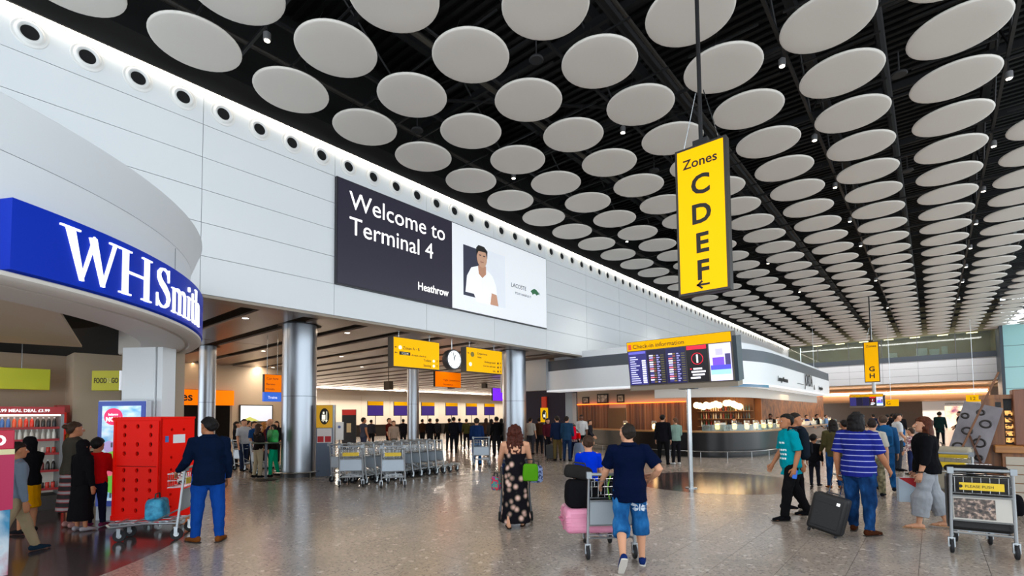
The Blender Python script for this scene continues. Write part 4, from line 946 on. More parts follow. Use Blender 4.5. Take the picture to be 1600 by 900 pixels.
# menu screen, small table lamps on the counter
q = EYE+ray(1161, 638)*26.0
e = empty('bar_screen', q, R_(-20)); tag(e, 'purple departures screen hung above the bar right of the globe lamps', 'screen')
MB().box(-0.45, 0.45, 0, 0.1, -0.5, 0.45).build('case', M_BLACK, e)
MB().box(-0.42, 0.2, -0.01, 0, -0.45, 0.42).build('display', ramp_mat('bar_display', 'wave_x', [(0.4, '#251a5c'), (0.7, '#8f84d8')], scale=(3, 1, 1), emit=0.8), e)
MB().tube([(0, 0.05, 0.45), (0, 0.05, 2.6)], 0.02, 6).build('hanging_rod', M_BLACK, e)
lg = MB().lathe([(0.0005, 0.03), (0.035, 0.05), (0.045, 0.12), (0.03, 0.19), (0.0005, 0.2)], 10, cap=False).mesh('lamp_shade', mat('candle_glow', '#ffd28c', 0.4, emit=5), True)
lb = MB().lathe([(0.0005, 0), (0.05, 0), (0.05, 0.02), (0.012, 0.03), (0.012, 0.05)], 10, cap=False).mesh('lamp_base', mat('lamp_brass', '#9c7b4a', 0.3, metal=0.8), True)
gw = MB().lathe([(0.065, 0.02), (0.07, 0.28)], 12, cap=False).mesh('glass_chimney', mat('chimney_glass', '#f0e8d8', 0.05, trans=0.9), True)
for k, i in enumerate((13, 19, 29, 33, 36, 39, 42, 45, 48, 50, 52, 54, 55, 56, 57, 58, 59)):
    p = CP[min(i, len(CP)-1)]; t = (CP[min(i+1, len(CP)-1)]-CP[i-1]).normalized(); nn = Vector((-t.y, t.x)); q = p+nn*0.40
    e = empty('table_lamp', (q.x, q.y, 1.08)); e.scale = (1.5, 1.5, 1.5)
    tag(e, ['small glowing lamp on the bar before the left wood slats', 'small glowing lamp on the bar left of the shorts man head'][k] if k < 2 else 'small glowing bar lamp, %s in the row right of the steel pole' % ordw(k-1), 'lamp', None if k < 2 else 'small lamps along the bar')
    link('lamp_base', lb, e); link('lamp_shade', lg, e); link('glass_chimney', gw, e)
cm = MB().box(-0.28, 0.28, -0.2, 0.2, 0, 0.34).box(-0.3, 0.3, -0.22, 0.22, 0.34, 0.38).tube([(-0.12, -0.2, 0.1), (-0.12, -0.3, 0.08)], 0.03, 8).tube([(0.12, -0.2, 0.1), (0.12, -0.3, 0.08)], 0.03, 8)
cmm = cm.mesh('coffee_machine', mat('machine_steel', '#8f9398', 0.3, metal=0.8))
for i, (x, y) in enumerate([(-8.6, 26.75), (-7.6, 26.75)]):
    pass
for i, (i0, lab) in enumerate([(30, 'white till on the bar counter under the globe lamps'), (34, 'dark till on the bar counter near the curved corner'), (40, 'small pale box on the bar right of the curved corner')]):
    p = CP[i0]; t = (CP[i0+1]-CP[i0-1]).normalized(); nn = Vector((-t.y, t.x)); q = p+nn*0.45
    e = MB().box(-0.2, 0.2, -0.12, 0.12, 0, 0.06).box(-0.18, 0.18, -0.03, 0.0, 0.06, 0.34).build('till', mat(['till_white', 'till_dark', 'till_pale'][i], ['#d6d2ca', '#24211f', '#c8bda8'][i], 0.4), loc=(q.x, q.y, 1.08)); tag(e, lab, 'till')
    e.rotation_euler = (0, 0, math.atan2(t.y, t.x))

# ================================================================== CHECK-IN DESKS AND SCREENS
M_DESK = mat('desk_dark', '#2a211c', 0.5)
ordn = ['first', 'second', 'third', 'fourth', 'fifth', 'sixth']
for i, px_ in enumerate([587, 627, 669, 706, 737, 765]):
    a = onx(px_, 637, -43.8)
    e = empty('checkin_screen', (a.x, a.y, 0)); tag(e, '%s yellow topped purple check-in screen from the left along the bright back wall' % ordn[i], 'screen')
    MB().box(-0.1, 0, -0.95, 0.95, 2.0, 3.52).build('case', M_BLACK, e)
    MB().box(0, 0.01, -0.93, 0.93, 3.10, 3.50).build('yellow_header', M_YELB, e)
    MB().box(0, 0.01, -0.93, 0.93, 2.05, 3.08).build('display', mat('checkin_violet', '#32206e', 0.4, emit=0.6), e)
    MB().tube([(-0.05, 0, 0), (-0.05, 0, 2.2)], 0.04, 8).build('post', M_GREYM, e)
for i in range(12):
    y = 26+i*2.9
    e = empty('checkin_desk', (-42.8, y, 0)); tag(e, 'dark check-in desk, %s from the left in the row before the bright back wall' % ordw(i+1), 'desk', 'check-in desks along the back wall')
    MB().box(-0.4, 0.4, -1.3, 1.3, 0, 1.05).build('body', M_DESK, e); MB().box(-0.5, 0.5, -1.35, 1.35, 1.05, 1.12).build('worktop', mat('desk_top', '#4a3a2e', 0.4), e)
a, b = onx(434, 688, -30), onx(455, 636, -30)
pp = gp(464-0, 24); 
q0, q1 = gp(535, 27), gp(555, 27)
e = empty('black_poster', ((q0.x+q1.x)/2, (q0.y+q1.y)/2, 0), math.atan2(q1.y-q0.y, q1.x-q0.x)); tag(e, 'tall black poster stand with red top behind the baggage trolleys', 'poster')
MB().box(-0.38, 0.38, 0, 0.08, 0.2, 2.25).build('panel', mat('poster_black', '#15100e', 0.4), e); MB().box(-0.37, 0.37, -0.01, 0, 1.95, 2.23).build('red_band', mat('poster_red', '#b32218', 0.4, emit=.2), e)
MB().box(-0.12, 0.12, -0.01, 0, 1.0, 1.5).build('print', mat('poster_gold', '#c9b48a', 0.5), e); MB().box(-0.4, 0.4, -0.2, 0.28, 0, 0.2).build('foot', M_BLACK, e)
q0, q1 = gp(524, 20), gp(536, 20)
e = empty('notice_stand', ((q0.x+q1.x)/2, (q0.y+q1.y)/2, 0), math.atan2(q1.y-q0.y, q1.x-q0.x)); tag(e, 'slim white notice stand right behind the baggage sign totem', 'notice stand')
MB().box(-0.16, 0.16, 0, 0.05, 0.9, 1.62).build('panel', M_WHITE, e); MB().tube([(0, 0.02, 0), (0, 0.02, 0.9)], 0.025, 6).build('post', M_GREYM, e); MB().lathe([(0.0005, 0.03), (0.16, 0.0)], 16, cap=False).build('foot', M_GREYM, e)
MB().prism([(0.06*math.cos(k*.35), 1.42+0.06*math.sin(k*.35)) for k in range(18)], 0, 0.004, frame((0, -0.001, 0), (1, 0, 0), (0, 0, 1))).build('symbol', mat('notice_blue', '#5566a0', 0.5), e)

# baggage trolley totem
q0, q1 = gp(494.5, 15.2), gp(519, 15.2)
tt = empty('baggage_totem', ((q0.x+q1.x)/2, (q0.y+q1.y)/2, 0), math.atan2(q1.y-q0.y, q1.x-q0.x)+R_(6)); tag(tt, 'grey and yellow baggage trolley sign totem right of the left steel pillar', 'sign totem')
MB().box(-0.25, 0.25, 0, 0.16, 0, 2.18).build('body', mat('totem_slate', '#596678', 0.4), tt, bevel=0.006)
MB().box(-0.24, 0.24, -0.008, 0, 1.48, 2.17).build('yellow_panel', mat('totem_yellow', '#d9a11c', 0.4, emit=0.15), tt)
MB().box(-0.22, 0.22, -0.008, 0, 1.02, 1.46).build('notice', mat('notice_cream', '#d8d0cc', 0.5), tt)
for s in (-1, 1): MB().box(s*0.11-0.09, s*0.11+0.09, -0.012, -0.006, 1.04, 1.22).build('red_notice', mat('notice_red', '#b3262a', 0.5), tt)
Mt = frame((0, -0.009, 0), (1, 0, 0), (0, 0, 1))
MB().prism([(0.145*math.cos(a), 1.83+0.25*math.sin(a)) for a in (2*math.pi*k/28 for k in range(28))], 0, 0.004, Mt).build('symbol', M_INK, tt)
MB().box(-0.075, 0.03, 1.73, 1.88, 0.004, 0.007, Mt).box(-0.085, 0.09, 1.69, 1.71, 0.004, 0.007, Mt).box(0.06, 0.08, 1.69, 1.98, 0.004, 0.007, Mt).prism([(-0.05, 1.66), (-0.02, 1.66), (-0.02, 1.68), (-0.05, 1.68)], 0.004, 0.007, Mt).prism([(0.04, 1.66), (0.07, 1.66), (0.07, 1.68), (0.04, 1.68)], 0.004, 0.007, Mt).box(-0.05, 0.0, 1.9, 1.97, 0.004, 0.007, Mt).build('pictogram', M_WSYM, tt)
MB().box(0.25, 0.30, 0.0, 0.16, 0, 2.18).build('edge_trim', M_ALU, tt)
q = gp(851, 22.5); e = empty('pram_sign', q, heading(q, 0)); tag(e, 'yellow sign with a black figure on a stand near the navy partition', 'sign')
MB().box(-0.17, 0.17, 0, 0.05, 1.5, 2.15).build('yellow_panel', M_YEL, e); MB().tube([(0, 0.02, 0), (0, 0.02, 1.5)], 0.03, 6).build('post', M_GREYM, e)
Mt = frame((0, -0.002, 0), (1, 0, 0), (0, 0, 1))
MB().prism([(0.1*math.cos(a), 1.83+0.22*math.sin(a)) for a in (2*math.pi*k/20 for k in range(20))], 0, 0.004, Mt).build('symbol', M_INK, e)
MB().box(-0.04, 0.03, 1.72, 1.85, 0.004, 0.007, Mt).box(0.045, 0.06, 1.68, 1.95, 0.004, 0.007, Mt).build('pictogram', M_WSYM, e)
# ================================================================== BAGGAGE TROLLEYS
def trolley_meshes():
    d = {}
    f = MB()
    for s in (-1, 1):
        f.tube([(s*0.29, 0.06, 0.17), (s*0.285, 0.03, 0.45), (s*0.275, -0.02, 0.98), (s*0.27, -0.04, 1.04)], 0.018, 8)
        f.tube([(s*0.29, 0.06, 0.24), (s*0.24, 0.5, 0.25), (s*0.19, 0.93, 0.21)], 0.016, 8)
        f.tube([(s*0.285, 0.03, 0.45), (s*0.23, 0.42, 0.25)], 0.010, 6)
    f.tube([(-0.29, 0.06, 0.26), (0.29, 0.06, 0.26)], 0.014, 6)
    f.tube([(-0.285, 0.03, 0.42), (0.285, 0.03, 0.42)], 0.013, 6)
    f.tube([(-0.28, 0.0, 0.72), (0.28, 0.0, 0.72)], 0.012, 6)
    f.tube([(-0.19, 0.93, 0.21), (-0.12, 1.0, 0.24), (0.12, 1.0, 0.24), (0.19, 0.93, 0.21)], 0.016, 8)
    d['frame'] = f.mesh('frame', M_ALU, True)
    p = MB()
    for k in range(4): y = 0.2+k*0.22; w_ = 0.27-0.09*(y/0.95); p.box(-w_, w_, y-0.02, y+0.02, 0.262, 0.272)
    for s in (-0.1, 0.1): p.box(s-0.015, s+0.015, 0.1, 0.98, 0.25, 0.262)
    d['base_platform'] = p.mesh('base_platform', M_ALU)
    d['handle'] = MB().tube([(-0.30, -0.05, 1.045), (0.30, -0.05, 1.045)], 0.02, 10).box(-0.31, -0.25, -0.075, -0.02, 1.0, 1.075).box(0.25, 0.31, -0.075, -0.02, 1.0, 1.075).mesh('handle', mat('handle_grey', '#8e9499', 0.4, metal=0.5), True)
    b = MB()
    for z in (0.76, 0.86, 0.96): b.tube([(-0.26, -0.01, z), (-0.26, 0.2, z), (0.26, 0.2, z), (0.26, -0.01, z)], 0.005, 5)
    b.tube([(-0.26, -0.02, 0.96), (0.26, -0.02, 0.96)], 0.006, 5); b.tube([(-0.26, -0.02, 0.76), (0.26, -0.02, 0.76)], 0.006, 5)
    for k in range(7):
        x = -0.24+k*0.08; b.tube([(x, -0.015, 0.96), (x, 0.0, 0.76), (x, 0.2, 0.76), (x, 0.2, 0.96)], 0.004, 4)
    d['basket'] = b.mesh('basket', M_STEEL)
    d['panel'] = MB().box(-0.265, 0.265, 0.015, 0.03, 0.43, 0.71).mesh('panel', mat('trolley_panel', '#a9b4bf', 0.4, metal=0.2))
    d['yellow_plate'] = MB().box(-0.20, 0.20, -0.03, -0.02, 0.80, 0.89).mesh('yellow_plate', mat('plate_yellow', '#d8b51c', 0.4))
    wh = MB(); Ry = Matrix.Rotation(R_(90), 4, 'Y')
    wh.lathe([(0.0005, -0.012), (0.05, -0.014), (0.078, -0.018), (0.085, -0.01), (0.085, 0.01), (0.078, 0.018), (0.05, 0.014), (0.0005, 0.012)], 18, Ry, cap=False)
    d['wheel'] = wh.mesh('wheel', M_RUB, True)
    d['hub'] = MB().lathe([(0.0005, -0.021), (0.035, -0.021), (0.035, 0.021), (0.0005, 0.021)], 12, Ry, cap=False).mesh('hub', M_STEEL, True)
    d['fork'] = MB().box(-0.035, -0.022, -0.02, 0.025, -0.01, 0.1).box(0.022, 0.035, -0.02, 0.025, -0.01, 0.1).box(-0.035, 0.035, -0.025, 0.03, 0.095, 0.11).mesh('fork', M_ALU)
    return d
TM = trolley_meshes()
def trolley(x, y, rz, label, group=None, plate=True, panel_mat=None):
    e = empty('baggage_trolley', (x, y, 0), rz); tag(e, label, 'trolley', group)
    for k in ('frame', 'base_platform', 'handle', 'basket'): link(k, TM[k], e)
    pn = link('panel', TM['panel'], e)
    if panel_mat: pn.data = TM['panel'].copy(); pn.data.materials.clear(); pn.data.materials.append(panel_mat)
    if plate: link('yellow_plate', TM['yellow_plate'], e)
    for wx, wy in ((-0.29, 0.06), (0.29, 0.06), (-0.17, 0.82), (0.17, 0.82)):
        wl_ = link('wheel', TM['wheel'], e, (wx, wy, 0.086)); link('hub', TM['hub'], wl_); link('fork', TM['fork'], wl_)
    return e
def from_axis(a, b):
    """trolley whose rear wheels stand at the floor points a (left) and b (right)"""
    d = (b-a); rz = math.atan2(d.y, d.x); m_ = (a+b)/2
    return m_.x, m_.y, rz
# two loose ones facing the hall, then nested rows behind
a = onz(548, 762, 0); TA = trolley(a.x, a.y, heading(a, 8), 'baggage trolley at the left end of the parked trolleys, yellow plate to the front')
a = onz(614, 763, 0); TB = trolley(a.x, a.y, heading(a, 3), 'baggage trolley standing alone before the middle of the parked rows')
rows = [(-11.75, 7.45, 10, 'front'), (-12.45, 7.25, 11, 'rear')]
for x0, y0, n, nm_ in rows:
    for k in range(n):
        trolley(x0-0.03*k, y0+k*0.33, R_(6), 'grey baggage trolley, %s from near end of the nested %s row by the totem' % (ordw(k+1), nm_), 'nested trolleys of the %s parked row' % nm_, plate=False)

# ================================================================== PEOPLE
SKIN = {'fair': mat('skin_fair', '#c49072', 0.6, spec=0.25), 'tan': mat('skin_tan', '#a87050', 0.6, spec=0.25), 'dark': mat('skin_dark', '#5a3626', 0.6, spec=0.25)}
M_EYE = mat('eye_white', '#e8e4df', 0.3); M_IRIS = mat('iris_dark', '#1c120c', 0.3); M_LIP = mat('lips', '#9c5a50', 0.5)
def rich(c, k=1.35, v=0.88):
    r = [int(c[i:i+2], 16)/255 for i in (1, 3, 5)]; l = sum(r)/3
    return '#%02x%02x%02x' % tuple(int(255*min(1, max(0, (l+(x-l)*k)*v))) for x in r)
def fab(c, bump=0.35): return mat('cloth_'+c.strip('#'), rich(c), 0.9, bump=bump, bscale=55, var=0.10, vscale=9, spec=0.06)
def hairm(c): return ramp_mat('hair_'+c.strip('#'), 'noise', [(0.3, c), (0.75, '#%02x%02x%02x' % tuple(min(255, int(int(c[i:i+2], 16)*1.5)+2) for i in (1, 3, 5)))], scale=(60, 60, 9), rough=0.6, spec=0.18, bump=0.5)
def loft(b, pts, rad, ref=(1, 0, 0), n=12, dome=True):
    """closed tube with elliptical sections: rad = (half along ref, half across)"""
    pts = [Vector(p) for p in pts]; N = len(pts); rs = []
    for i, p in enumerate(pts):
        t = (pts[min(i+1, N-1)]-pts[max(i-1, 0)]).normalized()
        a = Vector(ref)-t*Vector(ref).dot(t); a = a.normalized() if a.length > 1e-4 else t.orthogonal().normalized(); c = t.cross(a)
        r = rad[i] if isinstance(rad[i], (tuple, list)) else (rad[i], rad[i])
        def ring(q, s): return [q+a*(r[0]*s*math.cos(2*math.pi*j/n))+c*(r[1]*s*math.sin(2*math.pi*j/n)) for j in range(n)]
        if dome and i == 0: rm = min(r); rs += [ring(p-t*rm*0.75, 0.35), ring(p-t*rm*0.5, 0.75)]
        rs.append(ring(p, 1))
        if dome and i == N-1: rm = min(r); rs += [ring(p+t*rm*0.5, 0.75), ring(p+t*rm*0.75, 0.35)]
    return b.rings(rs)
def fuse(b, name, mt, parent, voxel, smooth=4, noise_amp=0.0, noise_sc=9, extra=None):
    """merge overlapping lofts into one skin"""
    me = bpy.data.meshes.new('tmp'); me.from_pydata(b.v, [], b.f)
    o = bpy.data.objects.new('tmp', me)
    r = o.modifiers.new('r', 'REMESH'); r.mode = 'VOXEL'; r.voxel_size = voxel; r.use_smooth_shade = True
    if smooth: s = o.modifiers.new('s', 'SMOOTH'); s.factor = 0.5; s.iterations = smooth
    out = evaluated_mesh(o)
    bpy.data.objects.remove(o); bpy.data.meshes.remove(me)
    if noise_amp:
        sd = Vector((rnd.uniform(0, 50), rnd.uniform(0, 50), rnd.uniform(0, 50)))
        ns = [v.normal.copy() for v in out.vertices]
        for v, n_ in zip(out.vertices, ns):
            c = v.co
            v.co = c + n_*(noise_amp*(noise.noise(Vector((c.x*noise_sc+c.z*2, c.y*noise_sc, c.z*noise_sc*1.1-c.x*3))+sd)+0.5*noise.noise(Vector((c.x*noise_sc*2.1, c.y*noise_sc*2.1, c.z*noise_sc*1.3))+sd)))
    if extra is not None and extra.v:
        bm = bmesh.new(); bm.from_mesh(out); e2 = bpy.data.meshes.new('x'); e2.from_pydata(extra.v, [], extra.f); bm.from_mesh(e2); bm.to_mesh(out); bm.free(); bpy.data.meshes.remove(e2)
    out.name = name; out.materials.clear(); out.materials.append(mt)
    out.polygons.foreach_set('use_smooth', [True]*len(out.polygons)); out.update()
    o = bpy.data.objects.new(name, out); COL.objects.link(o); o.parent = parent
    return o
def vdir(a, b, s):
    """limb direction: swing forward a, spread b, side s"""
    a, b = R_(a), R_(b)
    return Vector((s*math.sin(b), math.sin(a)*math.cos(b), -math.cos(a)*math.cos(b)))
HEADR = [(0.0, .16, .37, .12), (.07, .25, .43, -.04), (.18, .31, .43, -.2), (.33, .345, .41, -.36), (.48, .37, .40, -.44), (.63, .385, .41, -.47), (.78, .36, .36, -.44), (.90, .27, .24, -.33), (.97, .16, .12, -.2), (1.0, .06, .02, -.1)]
TORSO = [(-.05, .060, .052, 0), (-.02, .094, .070, -.004), (.035, .098, .068, -.004), (.09, .085, .058, 0), (.14, .083, .057, .002), (.19, .095, .063, .004), (.24, .100, .064, .002), (.275, .099, .055, -.004), (.300, .078, .042, -.008), (.316, .050, .036, -.008)]
def person(pos, rz, H, label, skin='fair', top=None, bottom=None, dress=None, shoes='#1a1a1c', hair=('short', '#15100d'), legs=((0, 0, 3), (0, 0, 3)), arms=((0, 8, 10), (0, 8, 10)),
           lean=0, twist=0, head=(0, 0), fat=1.0, q=1, hs=1.0, grip=(20, 20), sit=False, extra_top=None, footyaw=8, z=0.0, cat='person', socks=None):
    """q: 2 near, 1 middle distance, 0 far.  legs/arms: (swing, bend, spread) for left and right; top/bottom: (colour or material, length 0..1)"""
    e = empty('person', (pos[0], pos[1], 0), rz); tag(e, label, cat)
    vox = {2: 0.0085, 1: 0.014, 0: 0.022}[q]; n = {2: 14, 1: 10, 0: 8}[q]
    hip0 = Vector((0, 0, .525*H))
    L = []
    for i, s in enumerate((-1, 1)):
        sw, kb, ab = legs[i][:3]
        hip = hip0+Vector((s*.048*H*min(fat, 1.15), 0, 0)); kn = hip+vdir(sw, ab, s)*(.245*H); an = kn+vdir(sw-kb, ab*0.5, s)*(.235*H)
        pitch = legs[i][3] if len(legs[i]) > 3 else 0
        fy = R_(footyaw)*s; fd = Vector((math.sin(fy)*math.cos(R_(pitch)), math.cos(fy)*math.cos(R_(pitch)), math.sin(R_(pitch))))
        up = Vector((0, -math.sin(R_(pitch)), math.cos(R_(pitch))))
        L.append((hip, kn, an, fd, up))
    low = min(min((an-up*.042*H+fd*t*H).z for t in (-.05, .10)) for hip, kn, an, fd, up in L)
    off = Vector((0, 0, -low+0.004+z))
    L = [(h+off, k+off, a+off, f, u) for h, k, a, f, u in L]; pel = hip0+off
    Rt = Matrix.Rotation(R_(twist), 3, 'Z') @ Matrix.Rotation(R_(-lean), 3, 'X')
    def T(v): return pel + Rt @ (Vector(v)*H)
    A = []
    for i, s in enumerate((-1, 1)):
        sw, bend, sp = arms[i][:3]; inw = arms[i][3] if len(arms[i]) > 3 else 0
        sh = T((s*.100*(0.5+0.5*fat), -.006, .285)); d1 = Rt @ vdir(sw, sp, s); el = sh+d1*(.172*H)
        d2 = vdir(sw+bend, sp*0.4-inw, s); d2 = (Matrix.Rotation(R_(twist), 3, 'Z') @ d2); wr = el+d2*(.150*H)
        A.append((sh, el, wr, d2))
    b = MB(); X = MB()
    ref = Rt @ Vector((1, 0, 0))
    tors = [(z_, x_*(fat if z_ < .28 else (1+fat)/2), y_*fat*(1.0 if fat < 1.1 else 1.06), o_) for z_, x_, y_, o_ in TORSO]
    loft(b, [T((0, o_, z_)) for z_, x_, y_, o_ in tors], [(x_*H*.93, y_*H*.93) for z_, x_, y_, o_ in tors], ref, n)
    # neck and head
    hd_yaw, hd_pit = head
    Rh = Matrix.Rotation(R_(twist*0.5+hd_yaw), 3, 'Z') @ Matrix.Rotation(R_(-lean*0.5+hd_pit), 3, 'X')
    nk0 = T((0, -.010, .30)); nk1 = nk0+Rh @ Vector((0, .012*H, .062*H))
    loft(b, [nk0, nk1], [(.036*H*hs, .036*H*hs), (.031*H*hs, .033*H*hs)], ref, n)
    hh = .132*H*hs; ch = nk1+Rh @ Vector((0, .004*H, -.032*H*(2-hs)))
    def Hd(v): return ch+Rh @ (Vector(v)*hh)
    rs = []
    for z_, w_, f_, k_ in HEADR:
        rs.append([Hd((w_*math.cos(2*math.pi*j/n), (f_+k_)/2+(f_-k_)/2*math.sin(2*math.pi*j/n), z_)) for j in range(n)])
    b.rings(rs)
    if q >= 1:
        loft(b, [Hd((0, .37, .58)), Hd((0, .49, .43)), Hd((0, .54, .36))], [.06*hh, .085*hh, .075*hh], ref, 8)
        for s in (-1, 1): loft(b, [Hd((s*.385, -.02, .36)), Hd((s*.42, -.05, .47)), Hd((s*.41, -.05, .57))], [(.03*hh, .05*hh), (.03*hh, .09*hh), (.03*hh, .07*hh)], ref, 8)
    # limbs
    for i, (sh, el, wr, d2) in enumerate(A):
        m1 = sh.lerp(el, .5); m2 = el.lerp(wr, .3); k_ = (1+fat)/2
        loft(b, [sh.lerp(T((0, 0, .27)), .12), sh, m1, el, m2, wr], [.034*H*k_, .036*H*k_, .030*H*k_, .0235*H*k_, .0245*H*k_, .0155*H], (0, 1, 0), n)
        s = (-1, 1)[i]
        # hand: palm and five fingers
        wd = (Vector((0, 1, 0))-d2*d2.y); wd = wd.normalized() if wd.length > .15 else Vector((1, 0, 0)); nm_ = d2.cross(wd).normalized()
        if nm_.dot(Vector((-s, 0, -0.2))) < 0: nm_ = -nm_
        pe = wr+d2*(.052*H)
        loft(X, [wr-d2*.006*H, wr+d2*.012*H, pe], [(.015*H, .012*H), (.021*H, .0115*H), (.024*H, .010*H)], wd, 8)
        if q == 2:
            cu = R_(grip[i])
            for j, ln in enumerate((.040, .046, .043, .034)):
                p = pe+wd*((1.5-j)*.0118*H); dd = d2.copy(); ps = [p-d2*.006*H]; 
                for g in range(3):
                    ax = d2.cross(nm_)
                    dd = (Matrix.Rotation(cu*(0.6 if g == 0 else 1.0), 3, ax) @ dd); ps.append(ps[-1]+dd*(ln*H*(0.42, .34, .26)[g]))
                loft(X, ps, [.0056*H, .0054*H, .0050*H, .0042*H], wd, 6)
            t0 = wr+d2*.016*H+wd*.017*H; td = (d2*.75+wd*.75+nm_*.25).normalized(); t1 = t0+td*.024*H; t2 = t1+(d2*.95+nm_*.35).normalized()*.022*H
            loft(X, [t0, t1, t2], [.0075*H, .0062*H, .005*H], nm_, 6)
        else:
            loft(X, [pe-d2*.004*H, pe+d2*.02*H+nm_*.004*H, pe+d2*.036*H+nm_*.012*H], [(.023*H, .009*H), (.021*H, .008*H), (.016*H, .006*H)], wd, 8)
            loft(X, [wr+d2*.016*H+wd*.016*H, wr+d2*.04*H+wd*.03*H], [.007*H, .005*H], nm_, 6)
    for hip, kn, an, fd, up in L:
        loft(b, [hip+Vector((0, 0, .02*H)), hip.lerp(kn, .3), hip.lerp(kn, .75), kn, kn.lerp(an, .28)-Vector((0, .006*H, 0)), kn.lerp(an, .6), an, an-up*.02*H], [.052*H*fat, .052*H*fat, .039*H*fat, .032*H, .033*H, .026*H, .020*H, .022*H], (1, 0, 0), n)
        loft(b, [an-up*.022*H-fd*.03*H, an-up*.02*H+fd*.03*H, an-up*.030*H+fd*.075*H, an-up*.033*H+fd*.10*H], [(.019*H, .018*H), (.022*H, .02*H), (.023*H, .012*H), (.017*H, .008*H)], (1, 0, 0), n)
    body = fuse(b, 'body', SKIN[skin], e, vox, 3, extra=X)
    # face
    if q >= 1:
        for s in (-1, 1):
            ey = MB().ell((0, 0, 0), (.055*hh, .03*hh, .035*hh), 8, 6, Matrix.Translation(Hd((s*.16, .365, .52))) @ Rh.to_4x4()).build('eye', M_EYE, body, True)
            MB().ell((0, 0.02*hh, 0), (.026*hh, .016*hh, .028*hh), 8, 6, Matrix.Translation(Hd((s*.16, .37, .52))) @ Rh.to_4x4()).build('iris', M_IRIS, ey, True)
        MB().ell((0, 0, 0), (.12*hh, .04*hh, .03*hh), 8, 6, Matrix.Translation(Hd((0, .40, .20))) @ Rh.to_4x4()).build('mouth', M_LIP, body, True)
    # hair
    st, hc = hair; hm = hairm(hc) if isinstance(hc, str) else hc; hb = MB()
    def hring(lst):
        hb.rings([[Hd((w_*math.cos(2*math.pi*j/n), (f_+k_)/2+(f_-k_)/2*math.sin(2*math.pi*j/n), z_)) for j in range(n)] for z_, w_, f_, k_ in lst])
    if st != 'none':
        t_ = {'short': .0, 'crop': -.025, 'full': .05, 'curly': .10}.get(st, .03)
        hring([(.20, .16, -.22, -.36-t_), (.30, .30, -.18, -.43-t_), (.40, .37+t_, -.12, -.48-t_), (.52, .40+t_, -.02, -.51-t_), (.64, .41+t_, .10, -.53-t_), (.74, .405+t_, .36+t_, -.52-t_), (.84, .36+t_, .36+t_, -.48-t_), (.93, .28+t_, .28+t_, -.38-t_), (1.02+t_, .17, .15, -.25), (1.05+t_, .06, .0, -.12)])
        if st in ('long', 'curly', 'bob'):
            ln = {'long': 1.15, 'curly': 1.25, 'bob': .35}[st]; w_ = {'long': .47, 'curly': .60, 'bob': .50}[st]
            loft(hb, [Hd((0, -.12, .75)), Hd((0, -.16, .35)), Hd((0, -.22, .0)), Hd((0, -.34, -.38*ln)), Hd((0, -.42, -.95*ln))] if st != 'bob' else [Hd((0, -.1, .75)), Hd((0, -.14, .35)), Hd((0, -.16, 0.02)), Hd((0, -.2, -.25))], ([(.41*hh, .36*hh), (w_*hh, .36*hh), (w_*hh*1.05, .32*hh), (w_*hh, .22*hh), (w_*hh*.7, .10*hh)] if st != 'bob' else [(.42*hh, .36*hh), (w_*hh, .40*hh), (w_*hh*1.05, .40*hh), (w_*hh*.9, .3*hh)]), Rh @ Vector((1, 0, 0)), n)
        if st == 'bun': hb.ell((0, 0, 0), (.17*hh, .17*hh, .16*hh), 10, 8, Matrix.Translation(Hd((0, -.62, .70))))
        if st == 'scarf':
            loft(hb, [Hd((0, -.08, .8)), Hd((0, -.1, .3)), Hd((0, -.05, -.05)), Hd((0, -.05, -.45))], [(.44*hh, .46*hh), (.47*hh, .42*hh), (.52*hh, .45*hh), (.8*hh, .5*hh)], Rh @ Vector((1, 0, 0)), n)
        fuse(hb, 'headscarf' if st == 'scarf' else 'hair', hm if st != 'scarf' else fab(hc), e, max(vox*.9, .009), 2, noise_amp={'curly': .022, 'long': .009, 'bob': .009}.get(st, .007)*hs, noise_sc=22)
    # clothes
    def M(c): return c if not isinstance(c, str) else fab(c)
    wr_ = 0.010 if q == 2 else 0.006
    if top:
        c, sl = top[0], top[1]; hem = top[2] if len(top) > 2 else -.01; loose = top[3] if len(top) > 3 else 1.0
        t = MB()
        tt_ = [(hem, .098*fat, .072*fat, -.002)]+[x for x in tors if x[0] > hem+.02]
        loft(t, [T((0, o_, z_)) for z_, x_, y_, o_ in tt_[:-1]]+[T((0, -.012, .325))], [((x_+.008*loose)*H*(1.0+.0*loose), (y_+.011*loose)*H) for z_, x_, y_, o_ in tt_[:-1]]+[(.045*H, .042*H)], ref, n, dome=False)
        if sl > 0:
            for sh, el, w2, d2 in A:
                k_ = (1+fat)/2*(.85+.15*loose)
                full = [sh.lerp(T((0, 0, .27)), .2), sh, sh.lerp(el, .5), el, el.lerp(w2, .5), w2]; rr = [.036, .039, .036, .032, .028, .023]
                if sl <= .6: cut = sl/.6; P_ = [full[0], full[1], sh.lerp(el, cut*.6), sh.lerp(el, cut)]; R2 = [.036, .040, .039, .040]
                else: P_ = full; P_[-1] = el.lerp(w2, min(1.0, (sl-.6)/.4)); R2 = rr
                loft(t, P_, [x*H*k_ for x in R2], (0, 1, 0), n, dome=False)
        if len(top) > 4:       # folded collar
            cc = T((0, -.012, .312)); ax = Rt @ Vector((1, 0, 0)); ay = Rt @ Vector((0, 1, 0)); az = Rt @ Vector((0, 0, 1))
            t2_ = MB(); t2_.rings([[cc+ax*(r_*H*math.cos(2*math.pi*j/16))+ay*(r_*H*.95*math.sin(2*math.pi*j/16))+az*(z_*H) for j in range(16)] for r_, z_ in ((.041, .022), (.052, .018), (.060, .0), (.055, -.004), (.045, .004))], cap=False)
            t2_.build('collar', M(c), e, True)
